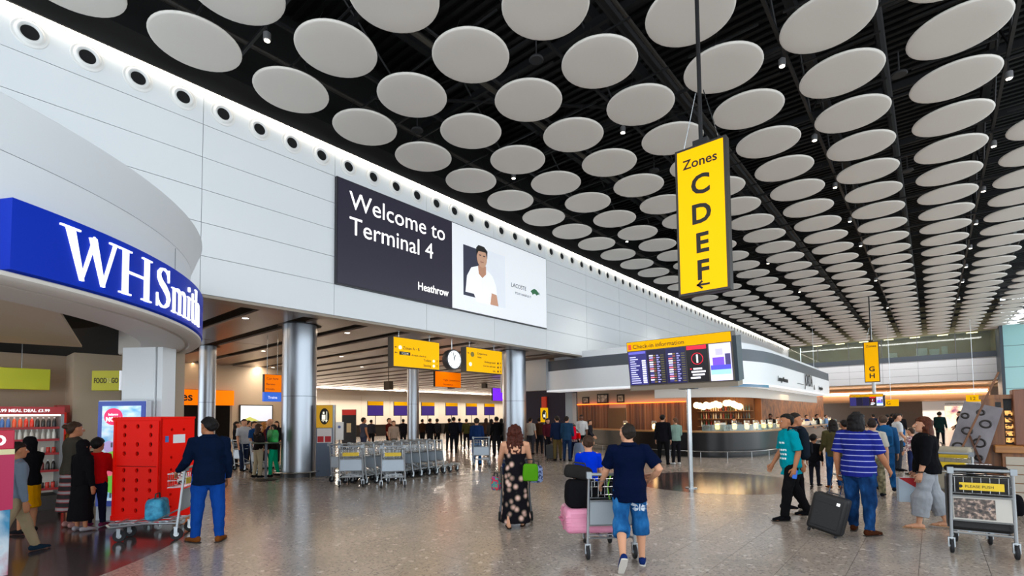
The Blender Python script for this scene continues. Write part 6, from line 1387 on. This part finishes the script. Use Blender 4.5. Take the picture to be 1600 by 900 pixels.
# 12 distance on the right
FAR = [
 (1403, 15.0, 1.76, 70, 'man in white t-shirt behind the woman in the black top', 'fair', ('#dfe0e2', .5), ('#3a3d44', 1.0), ('short', '#1a1310'), 1),
 (1424, 14.0, 1.30, -60, 'seated height child in patterned top beside the pushchair on the right', 'fair', (CHECK, 1.0), ('#2b3350', 1.0), ('short', '#2a1d15'), 1),
 (1408, 25.0, 1.74, 0, 'distant person in dark top and blue jeans near the white shop wall', 'fair', ('#1d1c20', 1.0), (DENIM, 1.0), ('short', '#1a1310'), 1),
 (1470, 27.0, 1.80, 10, 'person in dark green coat before the bright shopfront', 'fair', ('#1e2f2e', 1.0, -.16, 1.6), ('#17181c', 1.0), ('full', '#15100d'), 1),
 (1502, 26.0, 1.82, -100, 'person in dark coat at the right side of the bright shopfront', 'fair', ('#17201f', 1.0, -.16, 1.6), ('#15161a', 1.0), ('full', '#15100d'), 1),
 (1388, 27.0, 1.70, 0, 'distant person in black beside the far information board', 'fair', ('#141418', 1.0), ('#1a1a1f', 1.0), ('full', '#15100d'), 0),
 (1396, 29.0, 1.75, 20, 'distant person in dark grey beyond the denim jacket', 'fair', ('#25262a', 1.0), ('#1f2024', 1.0), ('short', '#15100d'), 0),
 (1366, 30.0, 1.72, -20, 'distant person in navy under the far information board', 'fair', ('#1d2438', 1.0), ('#1f2024', 1.0), ('short', '#15100d'), 0),
 (1345, 31.0, 1.75, 10, 'distant person in brown under the far information board', 'fair', ('#3a2c22', 1.0), ('#1f2024', 1.0), ('short', '#15100d'), 0),
 (1436, 22.0, 1.55, 90, 'distant person in a pale top sitting height near the pushchair', 'fair', ('#b9b2b6', 1.0), ('#3a3f52', 1.0), ('long', '#2a1a12'), 0),
# bar staff and guests
 (1183, 25.5, 1.74, 180, 'bar worker in black behind the counter right of the purple bar screen', 'fair', ('#1a191b', .6), ('#151517', 1.0), ('short', '#16100d'), 1),
 (1205, 26.0, 1.80, 200, 'bar worker in dark shirt behind the counter left of the teal shirt man', 'dark', ('#2a2624', .6), ('#151517', 1.0), ('short', '#0d0b0a'), 1),
 (1216, 26.6, 1.62, 170, 'bar worker in a white shirt behind the counter', 'fair', ('#d7d7d8', .6), ('#151517', 1.0), ('short', '#2a1d15'), 1),
 (1148, 25.2, 1.62, 150, 'bar worker bending in black near the coffee machine', 'fair', ('#1b1a1c', .6), ('#151517', 1.0), ('short', '#16100d'), 1),
 (1262, 29.0, 1.72, 120, 'guest in dark blue at the far part of the bar', 'fair', ('#22305a', 1.0), ('#1f2024', 1.0), ('short', '#16100d'), 0),
 (1278, 31.0, 1.74, 120, 'guest in black at the far part of the bar', 'fair', ('#18181b', 1.0), ('#1f2024', 1.0), ('full', '#16100d'), 0),
 (1292, 33.0, 1.70, 100, 'guest in pale blue at the far end of the bar', 'fair', ('#8fa8c8', 1.0), ('#1f2024', 1.0), ('short', '#3a2a1c'), 0),
# 14 group before the wood wall
 (871, 19.6, 1.80, -5, 'man in navy jacket and khaki trousers right of the right steel pillar', 'fair', ('#1d263c', 1.0, -.05, 1.4), ('#5d5138', 1.0), ('short', '#1d1612'), 1),
 (886, 19.3, 1.78, 15, 'man in steel blue jacket and dark jeans among the group by the pillar', 'fair', ('#2c4258', 1.0, -.05, 1.4), ('#223048', 1.0), ('short', '#1d1612'), 1),
 (909, 21.5, 1.84, 190, 'man in white shirt and black waistcoat facing the hall near the wood wall', 'dark', ('#dcdcdc', .6, -.02), ('#17171a', 1.0), ('crop', '#0d0b0a'), 1),
 (897, 20.0, 1.40, 170, 'girl in checked shirt with a red bag near the wood wall', 'tan', (CHECK, 1.0), ('#1f2740', 1.0), ('long', '#16100d'), 1),
 (856, 21.5, 1.70, 160, 'woman in maroon top behind the pushchair near the right pillar', 'fair', ('#4a2028', 1.0), ('#1d1d22', 1.0), ('long', '#16100d'), 1),
 (829, 23.0, 1.74, 20, 'man in pale shirt beside the right steel pillar', 'fair', ('#b9b4ae', .6), ('#3a3a40', 1.0), ('short', '#16100d'), 1),
 (843, 23.5, 1.72, 10, 'person in brown coat in the dark doorway by the pillar', 'fair', ('#3b2a20', 1.0), ('#1f2024', 1.0), ('full', '#16100d'), 0),
 (922, 22.0, 1.60, 100, 'person in dark grey half hidden behind the boy in blue', 'fair', ('#2b2b30', 1.0), ('#1f2024', 1.0), ('short', '#16100d'), 0),
# 15 check-in crowd
 (745, 18.0, 1.74, 0, 'man in navy jumper and jeans walking towards the check-in desks', 'fair', ('#1f3050', 1.0, -.05, 1.5), (DENIM, 1.0), ('full', '#231a14'), 1),
 (709, 24.5, 1.80, 10, 'man in black coat in the bright gap beside the parked trolleys', 'fair', ('#16181e', 1.0, -.12, 1.5), ('#15161a', 1.0), ('short', '#16100d'), 1),
 (702, 26.5, 1.72, -15, 'person in dark clothes beside the man in the black coat', 'fair', ('#23201e', 1.0), ('#1c1c20', 1.0), ('full', '#16100d'), 0),
 (729, 27.0, 1.70, 0, 'person in olive top left of the navy jumper man', 'fair', ('#4a4a30', 1.0), ('#1c1c20', 1.0), ('short', '#16100d'), 0),
 (760, 26.0, 1.72, 30, 'person in brown top right of the navy jumper man', 'fair', ('#4a3a32', 1.0), ('#2a2c34', 1.0), ('long', '#2a1a12'), 0),
 (768, 24.0, 1.68, 10, 'person with pale yellow bag near the right pillar', 'fair', ('#3b3a3a', 1.0), ('#1c1c20', 1.0), ('long', '#16100d'), 0),
 (776, 22.0, 1.80, -10, 'tall man in black beside the right steel pillar', 'fair', ('#141416', 1.0), ('#1c1c20', 1.0), ('short', '#0f0c0a'), 1),
 (784, 23.0, 1.70, 0, 'woman in grey against the right steel pillar', 'fair', ('#3a3a40', 1.0), ('#1c1c20', 1.0), ('long', '#16100d'), 0),
 (718, 31.0, 1.72, 0, 'distant person in dark blue near the desks under the fourth screen', 'fair', ('#20283c', 1.0), ('#1c1c20', 1.0), ('short', '#16100d'), 0),
 (672, 27.0, 1.74, 20, 'person in black above the trolleys right of the slim pillar', 'fair', ('#17171b', 1.0), ('#1c1c20', 1.0), ('short', '#16100d'), 0),
 (683, 28.0, 1.72, -10, 'person in charcoal above the trolleys near the third screen', 'fair', ('#2a2a2e', 1.0), ('#1c1c20', 1.0), ('full', '#16100d'), 0),
 (660, 30.0, 1.70, 30, 'person in dark brown just right of the slim pillar', 'fair', ('#33261f', 1.0), ('#1c1c20', 1.0), ('short', '#16100d'), 0),
 (568, 21.5, 1.82, 60, 'tanned man in grey vest above the left part of the parked trolleys', 'tan', ('#4a4d58', .2), ('#3a3f50', 1.0), ('short', '#16100d'), 1),
 (608, 23.0, 1.78, 120, 'man in dark red shirt above the parked trolleys under the second screen', 'fair', ('#4a1f1c', .6), ('#1c1c20', 1.0), ('short', '#16100d'), 1),
 (615, 22.0, 1.66, 170, 'person in beige jacket above the parked trolleys', 'fair', ('#a8978a', 1.0), ('#6a6058', 1.0), ('long', '#3a281c'), 1),
 (580, 29.0, 1.70, 20, 'distant person in grey near the first check-in screen', 'fair', ('#3a3a40', 1.0), ('#1c1c20', 1.0), ('short', '#16100d'), 0),
 (630, 29.0, 1.72, 0, 'distant person in dark clothes left of the slim pillar', 'fair', ('#1f1f24', 1.0), ('#1c1c20', 1.0), ('short', '#16100d'), 0),
# 13 crowd left of the left pillar
 (381, 17.0, 1.80, 150, 'man in white t-shirt left of the crowd before the advert screen', 'fair', ('#c9ccd2', .5), ('#2b3448', 1.0), ('short', '#16100d'), 1),
 (397, 16.5, 1.72, 120, 'man in blue t-shirt behind an empty trolley in the left crowd', 'fair', ('#27466e', .5), ('#23262e', 1.0), ('short', '#2a1d15'), 1),
 (412, 18.5, 1.66, 60, 'woman in maroon with curly blond hair in the left crowd', 'fair', ('#4a1f22', 1.0), ('#2b2426', 1.0), ('curly', '#7a4f24'), 1),
 (422, 17.5, 1.80, -80, 'balding man in navy suit left of the left steel pillar', 'fair', ('#1a2238', 1.0, -.1, 1.4), ('#1d2230', 1.0), ('none', '#16100d'), 1),
 (404, 15.0, 1.64, 60, 'person in black top and cream trousers leaning at the high table', 'fair', ('#1d1a1a', 1.0), ('#b9ad98', 1.0), ('long', '#2a1a12'), 1),
 (427, 15.2, 1.62, -70, 'person in dark top and bright green trousers at the high table', 'fair', ('#241d1d', 1.0), ('#1fa37c', 1.0), ('short', '#16100d'), 1),
 (369, 18.5, 1.70, 100, 'woman in dark clothes at the left end of the left crowd', 'fair', ('#1d1b1e', 1.0), ('#1c1c20', 1.0), ('long', '#16100d'), 1),
 (388, 20.5, 1.74, 60, 'man in brown jacket farther back in the left crowd', 'fair', ('#3a2a22', 1.0), ('#1c1c20', 1.0), ('short', '#16100d'), 0),
 (432, 20.5, 1.70, 200, 'woman in black farther back against the left steel pillar', 'fair', ('#18171a', 1.0), ('#1c1c20', 1.0), ('long', '#16100d'), 0),
]
for px_, d_, H_, hd_, lab, sk, tp, bt, hr, q_ in FAR:
    p = gp(px_, d_); sw = rnd.uniform(-9, 9)
    person(p, heading(p, hd_), H_, lab, sk, tp, bt, hair=hr, q=q_, legs=((sw, 6, 3), (-sw, 6, 3)), arms=((rnd.uniform(0, 15), rnd.uniform(10, 50), 8), (rnd.uniform(0, 15), rnd.uniform(10, 50), 8)), hs=1.0 if H_ > 1.5 else 1.15)
q_ = gp(902.5, 19.95); e = bag(0.26, 0.12, 0.26, '#c3261f', name='shoulder_bag'); e.location = (q_.x, q_.y, .82); tag(e, 'red bag at the side of the girl in the checked shirt', 'bag')
q_ = gp(895.5, 19.4); e = bag(0.24, 0.16, 0.5, '#c81f3c', name='backpack'); e.location = (q_.x, q_.y, .85); tag(e, 'crimson backpack between the steel blue jacket and the waistcoat man', 'backpack')
q_ = gp(905, 19.6); e = bag(0.4, 0.3, 0.7, '#8d97a8', name='holdall'); e.location = (q_.x, q_.y, .0); tag(e, 'pale grey blue bag on the floor by the girl in the checked shirt', 'bag')
q_ = gp(862, 19.9); e = suitcase(.42, .26, .62, mat('case_slate', '#26282d', .5)); e.location = (q_.x, q_.y, 0); tag(e, 'dark suitcase on the floor left of the khaki trousers', 'suitcase')
q_ = gp(752, 17.4); trolley(q_.x, q_.y, heading(q_, 5), 'baggage trolley pushed by the man in the navy jumper and jeans', plate=False)
q_ = gp(395, 15.8); trolley(q_.x, q_.y, heading(q_, 80), 'empty baggage trolley in the left crowd', plate=False)
q_ = gp(372, 17.0); trolley(q_.x, q_.y, heading(q_, 60), 'baggage trolley at the left end of the left crowd', plate=False)
# high table with green bag by the pillar
q_ = gp(416, 14.4); e = empty('high_table', q_, heading(q_, 0)); tag(e, 'high round table with dark foot left of the left steel pillar', 'table')
MB().lathe([(.0005, 1.06), (.40, 1.06), (.41, 1.075), (.40, 1.09), (.0005, 1.09)], 28, cap=False).build('tabletop', mat('table_green', '#4a5a50', .4), e, True)
MB().tube([(0, 0, .02), (0, 0, 1.06)], .035, 10).build('column', M_GREYM, e, True); MB().lathe([(.0005, .0), (.32, .0), (.30, .02), (.04, .04)], 28, cap=False).build('foot', M_BLACK, e, True)
e = bag(.40, .22, .36, ramp_mat('bag_green', 'noise', [(.4, '#157a34'), (.6, '#22a045')], scale=(8, 8, 8)), name='holdall'); q2 = gp(433, 14.4); e.location = (q2.x, q2.y, 1.09); 
q3 = loc(q_, heading(q_, 0), .17, 0, 1.09); e.location = q3; tag(e, 'bright green bag lying on the high table by the left steel pillar', 'bag')
e = bag(.30, .2, .2, '#231f20', name='holdall'); e.location = loc(q_, heading(q_, 0), -.16, .02, 1.09); tag(e, 'black bag on the high table left of the green bag', 'bag')

# ---------------- shop visitors
p = gp(46, 7.9); person(p, heading(p, -40), 1.52, 'woman in black hooded top and mustard skirt facing the drinks chiller', 'tan', ('#121113', 1.0, -.13, 2.2), dress=('#b5841c', .52, 1.15), shoes='#1a1a1c', hair=('scarf', '#121113'), q=1, arms=((20, 60, 8), (20, 60, 8)))
p = gp(116, 8.3); person(p, heading(p, 70), 1.76, 'tall person with hair in a bun and olive grey top in the shop', 'tan', ('#45413a', 1.0, -.08, 2.0), dress=(ramp_mat('cloth_skirt_bands', 'wave_z', [(0.4, '#1a181b'), (0.7, '#96262c'), (0.9, '#8d8a8c')], scale=(1, 1, 2.4), rough=.85), .72, 1.35), shoes='#b58f8c', hair=('bun', '#2a1c14'), q=1, arms=((28, 70, 6), (18, 40, 6)))
p = gp(131, 8.0); person(p, heading(p, 60), 1.46, 'woman in long black robe before the bun haired person', 'tan', ('#131215', 1.0, -.1, 2.0), dress=('#151417', .80, 1.35), shoes='#a9a4a8', hair=('scarf', '#151417'), q=1)
p = gp(153, 8.3); person(p, heading(p, 25), 1.46, 'boy in a red jumper standing between the shoppers and the red crate', 'tan', ('#b01c22', 1.0, -.03, 1.3), ('#1a1b2c', 1.0), shoes='#6f3550', hair=('full', '#0d0b0a'), q=1, hs=1.12, arms=((25, 60, 6), (20, 50, 6)))
p = gp(27, 6.55); person(p, heading(p, 70), 1.55, 'person in grey top and khaki trousers stepping out behind the magenta stand', 'tan', ('#7d8794', 1.0), ('#a2937c', 1.0, 1.1), shoes='#20303c', hair=('full', '#16100d'), q=1, legs=((24, 6, 3), (-22, 12, 3)))

# ================================================================== RED ROLL CRATE
ca, cb_ = onz(173, 826, 0), onz(257, 831, 0); rz = math.atan2(cb_.y-ca.y, cb_.x-ca.x)
W = 0.98; D = 0.62
e = empty('roll_crate', (ca.x, ca.y, 0), rz); tag(e, 'tall red plastic roll crate with round holes on castors', 'crate')
M_RED = mat('crate_red', '#f21608', 0.5, bump=0.05, bscale=20, spec=0.12); M_HOLE = mat('hole_dark', '#240a0a', 0.8)
Z0, Z1 = 0.15, 1.80
def holed_panel(w_, z0, z1, holes, M, nm='panel', r=0.034):
    bm = bmesh.new()
    th = 0.035
    # front sheet with real round holes: boundary + circles bridged by triangle fill
    edges = []
    def loop(pts):
        vs = [bm.verts.new(p) for p in pts]
        for i in range(len(vs)): edges.append(bm.edges.new((vs[i], vs[(i+1) % len(vs)])))
    loop([(0, 0, z0), (w_, 0, z0), (w_, 0, z1), (0, 0, z1)])
    for hx, hz in holes: loop([(hx+r*math.cos(a), 0, hz+r*1.1*math.sin(a)) for a in (2*math.pi*k/14 for k in range(14))])
    bmesh.ops.triangle_fill(bm, use_beauty=True, edges=edges)
    r_ = bmesh.ops.extrude_face_region(bm, geom=bm.faces[:]); bmesh.ops.translate(bm, vec=(0, th, 0), verts=[v for v in r_['geom'] if isinstance(v, bmesh.types.BMVert)])
    bmesh.ops.recalc_face_normals(bm, faces=bm.faces[:]); bm.transform(M)
    me = bpy.data.meshes.new(nm); bm.to_mesh(me); bm.free(); me.materials.append(M_RED)
    return link(nm, me, e)
hx = [0.24, 0.51, 0.78]
up_h = [(x, z) for x in hx for z in (1.66, 1.52, 1.37, 1.22)]; up_h = [h for h in up_h if h not in ((hx[1], 1.52),)]
lo_h = [(x, z) for x in hx for z in (0.95, 0.79, 0.64, 0.48, 0.31)]
I4 = Matrix.Identity(4)
holed_panel(W, 1.02, Z1, up_h, Matrix.Translation((0, -.0, 0)), 'upper_panel'); holed_panel(W, Z0, 1.01, lo_h, I4, 'lower_panel')
Ms = Matrix.Translation((W, 0, 0)) @ Matrix.Rotation(R_(90), 4, 'Z')
sd = [(x, z) for x in (0.2, 0.42) for z in (0.35, 0.55, 0.75, 0.95, 1.15, 1.6)]
holed_panel(D, Z0, Z1, sd, Ms, 'side_panel', 0.022)
MB().box(0, 0.03, 0.036, D, Z0, Z1).build('side_panel', M_RED, e); MB().box(0.03, W-0.04, D-.03, D, Z0, Z1).build('back_panel', M_RED, e)
MB().box(0.035, W-0.04, 0.05, D-.04, Z0+.01, Z1-.03).build('dark_inside', M_HOLE, e)
MB().box(-.012, W+.012, -.012, .0, Z1-.05, Z1+.015).box(-.012, .02, -.012, D+.01, Z1-.02, Z1+.015).box(W-.02, W+.012, -.012, D+.01, Z1-.02, Z1+.015).build('top_rim', M_RED, e, bevel=.006)
MB().box(-.01, W+.01, -.012, 0, Z0-.02, Z0+.06).build('bottom_rim', M_RED, e, bevel=.006)
for x in (.03, W-.06): MB().box(x, x+.03, -.012, 0, Z0+.06, Z1-.05).build('corner_rib', M_RED, e)
MB().box(.18, .84, -.006, 0, 1.10, 1.13).box(.18, .84, -.006, 0, .24, .26).build('raised_rib', M_RED, e)
for z in (.5, 1.32): MB().tube([(-.005, -.02, z), (-.005, -.02, z+.08)], .012, 6).build('hinge', M_GREYM, e)
MB().box(W+.001, W+.004, .22, .44, 1.38, 1.52).build('paper_label', M_WHITE, e); MB().box(W+.001, W+.004, .08, .14, 1.40, 1.50).build('paper_label', mat('label_blue', '#3a6ab0', .5), e)
for sx in (.12, W-.12):
    for sy in (.1, D-.1):
        c = MB().lathe([(.0005, -.018), (.055, -.02), (.062, 0), (.055, .02), (.0005, .018)], 16, Matrix.Translation((sx, sy, .065)) @ Matrix.Rotation(R_(90), 4, 'Y'), cap=False).build('castor', mat('castor_grey', '#a2a5a8', .4), e, True)
        MB().box(sx-.035, sx-.024, sy-.02, sy+.02, .06, .14).box(sx+.024, sx+.035, sy-.02, sy+.02, .06, .14).box(sx-.05, sx+.05, sy-.05, sy+.05, .135, .15).build('fork', M_STEEL, c)

# ================================================================== RIGHT FOREGROUND: TROLLEY, EASEL, KIOSK
A_, B_ = onz(1496, 866, 0), onz(1584, 876, 0); rz = math.atan2(B_.y-A_.y, B_.x-A_.x)
c_ = (A_+B_)/2; adm = ramp_mat('trolley_advert', 'noise', [(0.35, '#141316'), (0.52, '#5a4c46'), (0.64, '#b59c8c'), (0.75, '#3c4a66')], scale=(22, 22, 22), rough=.4)
t3 = trolley(c_.x, c_.y, rz, 'baggage trolley with advert panel at the right foreground', panel_mat=mat('panel_cream', '#b9b5ae', .4))
MB().box(-.255, .12, .008, .014, .45, .69).build('advert_print', adm, t3)
MB().prism([(-.19+.02*math.cos(k*.45), .845+.02*math.sin(k*.45)) for k in range(14)], .031, .033, frame((0, 0, 0), (1, 0, 0), (0, 0, 1))).build('symbol', M_INK, t3)
text('PLEASE PUSH', .045, M_INK, frame((-.15, -.032, .83), (1, 0, 0), (0, 0, 1)), t3, depth=.001)
e = suitcase(.60, .30, .74, mat('case_black3', '#141213', .55, bump=.3, bscale=50), 0, wheels=False); e.location = on_trolley(t3, 0, .28, .222); e.rotation_euler = (0, 0, rz); tag(e, 'large black suitcase standing on the right foreground trolley', 'suitcase')
e = suitcase(.46, .24, .56, mat('case_dark_grey', '#1f1e20', .55), 0, wheels=False); e.location = on_trolley(t3, -.03, .58, .222); e.rotation_euler = (0, 0, rz); tag(e, 'dark grey case behind the large black suitcase on the right trolley', 'suitcase')
e = bag(.60, .34, .08, '#171517', name='holdall', strap=False, amp=.01); e.location = on_trolley(t3, .0, .34, .99); e.rotation_euler = (0, 0, rz); tag(e, 'flat black holdall lying on top of the large black suitcase', 'bag')
text('OUTDOOR', .05, M_WTXT, frame((-.1, -.02, .10), (1, 0, 0), (0, 1, 0)), e, depth=.001)
q_ = gp(1484, 8.6); t4 = trolley(q_.x, q_.y, heading(q_, 10), 'baggage trolley with tan panel behind the right foreground trolley', panel_mat=mat('panel_tan', '#8f8674', .5))
e = suitcase(.5, .28, .62, mat('case_taupe', '#8a8172', .5), 0, wheels=False); e.location = on_trolley(t4, 0, .3, .30); e.rotation_euler = (0, 0, t4.rotation_euler[2]); e.location.z = .222; tag(e, 'taupe suitcase on the trolley behind the right foreground trolley', 'suitcase')
e = suitcase(.48, .3, .34, mat('case_taupe_light', '#9b927f', .5), 0, wheels=False, handle=False); e.location = on_trolley(t4, 0, .3, .80); e.rotation_euler = (0, 0, t4.rotation_euler[2]); tag(e, 'small tan case on top of the taupe suitcase', 'suitcase')
MB().box(-.2, .2, -.16, -.15, .14, .22).build('yellow_strip', mat('plate_yellow', '#d8b51c', .4), e)
q_ = gp(1464, 10.0); e = bag(.34, .22, .34, '#5a1320', name='holdall'); e.location = (q_.x, q_.y, .72); tag(e, 'dark crimson bag hanging on the pushchair behind the woman in the black top', 'bag')
q_ = gp(1466, 10.2); pc = empty('pushchair', q_, heading(q_, 40)); tag(pc, 'dark patterned pushchair behind the woman in the black top', 'pushchair')
for ch in list(bpy.data.objects['pushchair'].children):
    o = ch.copy(); COL.objects.link(o); o.parent = pc

# easel with painting
q_ = gp(1521, 9.6); ez = empty('easel', q_, heading(q_, 0)); tag(ez, 'tall brown wooden easel holding a painting at the right', 'easel')
def bar_(p0, p1, w_=.045, t_=.025, nm='leg', mt=None):
    p0, p1 = Vector(p0), Vector(p1); d = (p1-p0); L_ = d.length; M = d.to_track_quat('Z', 'Y').to_matrix().to_4x4(); M.translation = p0
    return MB().box(-w_/2, w_/2, -t_/2, t_/2, 0, L_, M).build(nm, mt or M_DKWOOD, ez)
bar_((-.34, -.16, .62), (.40, -.10, 2.50), .055, .03, 'mast', ramp_mat('wood_mast', 'noise', [(.3, '#5f3a22'), (.7, '#7d4f2c')], scale=(20, 20, 2)))
bar_((-.42, -.14, 0), (.10, -.06, 1.3)); bar_((.30, -.14, 0), (-.05, -.06, 1.3)); bar_((.2, .75, 0), (.30, .25, 1.6)); bar_((-.42, -.08, .76), (.20, -.08, .74), .05, .07, 'tray'); bar_((-.34, -.13, .30), (.24, -.13, .30), .03, .03, 'brace')
T = Matrix.Translation((-.15, -.06, .79)) @ Matrix.Rotation(R_(-8), 4, 'X') @ Matrix.Rotation(R_(16), 4, 'Y')
pt = empty('painting', ez.location, ez.rotation_euler[2]); tag(pt, 'grey painting with dark round ring shapes leaning on the easel', 'painting')
MB().box(-.28, .28, 0, .03, 0, 1.16, T).build('canvas', ramp_mat('canvas_grey', 'noise', [(.3, '#5f585d'), (.7, '#8b8588')], scale=(3, 3, 2), rough=.6), pt)
for x, z, r_ in [(.12, .80, .075), (.12, .42, .085), (-.10, .60, .07), (-.15, .26, .08), (.0, 1.0, .05), (-.2, .88, .05), (.18, .14, .05)]:
    MB().tube([T @ Vector((x+r_*math.cos(a), -.003, z+r_*.9*math.sin(a))) for a in (2*math.pi*k/22 for k in range(22))], .018, 5, closed=True).build('painted_ring', mat('paint_dark', '#2a2423', .5), pt, True)

# wooden kiosk at the right edge
k0 = gp(1572, 9.3); kz = heading(k0, 0)+R_(4); ks = empty('wooden_kiosk', k0, kz); tag(ks, 'brown wooden sales kiosk with counter and drawers at the right edge', 'kiosk')
MB().box(-.06, 1.8, 0, .75, 0, .98).build('counter_body', M_WOOD, ks); MB().box(-.16, 1.9, -.10, .8, .98, 1.12).build('counter_top', ramp_mat('wood_top', 'noise', [(.3, '#8a5523'), (.7, '#b0732f')], scale=(2, 14, 14), rough=.35), ks, bevel=.01)
for k in range(5):
    d_ = MB().box(-.02, .75, -.03, 0, .10+k*.165, .25+k*.165).build('drawer', mat('drawer_cream', '#b8ac9c', .5), ks, bevel=.004); MB().box(.3, .42, -.05, -.03, .165+k*.165, .185+k*.165).build('drawer_handle', M_STEEL, d_)
MB().box(-.29, .01, .30, .46, 0, 2.0).build('post', M_WOOD, ks); MB().box(-.32, .30, .28, .48, 2.0, 2.08).build('lintel', M_WOOD, ks); MB().box(.01, .20, .42, .46, 1.12, 2.0).build('dark_recess', M_BLACK, ks)
MB().box(-.10, -.02, .295, .30, 1.84, 1.94).build('inset', M_BLACK, ks)
MB().box(.13, .62, .10, .62, 1.12, 2.17).build('cabinet', ramp_mat('wood_red', 'noise', [(.3, '#6a3a22'), (.7, '#85502f')], scale=(14, 14, 1.2), rough=.4), ks, bevel=.015)
MB().box(.62, 1.7, .10, .62, 1.12, 2.12).build('cabinet', M_WOOD, ks, bevel=.015)
for k in range(5):
    z = 1.16+k*.13
    s_ = MB().box(.03, .13, .34, .40, z, z+.09).build('lit_display', ramp_mat('kiosk_lit', 'cells', [(.4, '#3a1f0c'), (.6, '#f0b060')], scale=(25, 25, 25), emit=.9), ks)
q_ = gp(1566, 8.55); e = bag(.44, .30, .34, '#121214', name='holdall'); e.location = (q_.x, q_.y, 0); tag(e, 'black bag on the floor before the kiosk drawers', 'bag')
for px_, d_, z_, lab, c in [(1506, 58, 3.3, 'tiny orange sign on the bronze bulkhead at the right', M_ORA), (1526, 40, 2.6, 'tiny yellow sign above the easel', M_YEL), (1395, 40, 2.3, 'tiny yellow sign right of the far information board', M_YEL), (1276, 38, 3.05, 'tiny orange sign at the end of the cafe canopy', M_ORA)]:
    q_ = gp(px_, d_); e = empty('hanging_sign', (q_.x, q_.y, z_)); tag(e, lab, 'sign'); MB().box(-.5, .5, 0, .1, 0, .55).build('sign_face', c, e); MB().tube([(0, .05, .55), (0, .05, 12.6-z_)], .015, 5).build('hanging_rod', M_STEEL, e)
    text('11' if 'orange sign on' in lab else '12' if 'easel' in lab else 'G', .4, M_INK, frame((-.3, -.004, .12), (1, 0, 0), (0, 0, 1)), e)

# prints that lie on clothes: the shirt slogan and the pocket embroidery, draped onto the cloth
def drape(person_o, polys, cloth, mt, name, origin, xd, zd, nd):
    """polygons in a plane (origin, xd, zd) projected along -nd onto the cloth mesh of the person"""
    cl = [c for c in person_o.children if c.name.split('.')[0] == cloth][0]
    from mathutils.bvhtree import BVHTree
    me = cl.data; bv = BVHTree.FromPolygons([v.co for v in me.vertices], [p_.vertices for p_ in me.polygons])
    b = MB()
    for pl in polys:
        vs = []
        for x, z in pl:
            o_ = Vector(origin)+Vector(xd)*x+Vector(zd)*z
            h = bv.ray_cast(o_+Vector(nd)*.5, -Vector(nd))
            vs.append((h[0] if h[0] is not None else o_)+Vector(nd)*.004)
        b.add(vs, [tuple(range(len(vs)))])
    b.build(name, mt, cl)
r3 = random.Random(5)
sl_ = []
for row, (z, n_) in enumerate([(1.26, 2), (1.14, 4), (1.07, 5), (1.00, 4)]):
    x = -.13
    for k in range(n_):
        w_ = r3.uniform(.025, .05); sl_.append([(x, z), (x+w_, z+.004), (x+w_, z+.034), (x, z+.03)]); x += w_+.012
drape(tm, sl_, 'shirt', M_TEE, 'shirt_print', (0, 0, 0), (1, 0, 0), (0, 0, 1), (0, 1, 0))
sm = [o for o in bpy.data.objects if o.get('label', '').startswith('man in navy polo')][0]
wing = lambda s: [[(s*.012, 0), (s*.03, .035), (s*.085, .06), (s*.10, .03), (s*.06, .012)], [(s*.012, -.004), (s*.06, .002), (s*.08, -.02), (s*.05, -.045), (s*.02, -.03)]]
drape(sm, wing(-1)+wing(1)+[[(-.006, -.035), (.006, -.035), (.006, .045), (-.006, .045)]], 'shorts', mat('embroidery', '#b9c4cf', .7), 'embroidery', (.105, 0, .69), (1, 0, 0), (0, 0, 1), (0, -1, 0))
for o in bpy.data.objects: clean(o)
bpy.data.scenes.remove(TS)
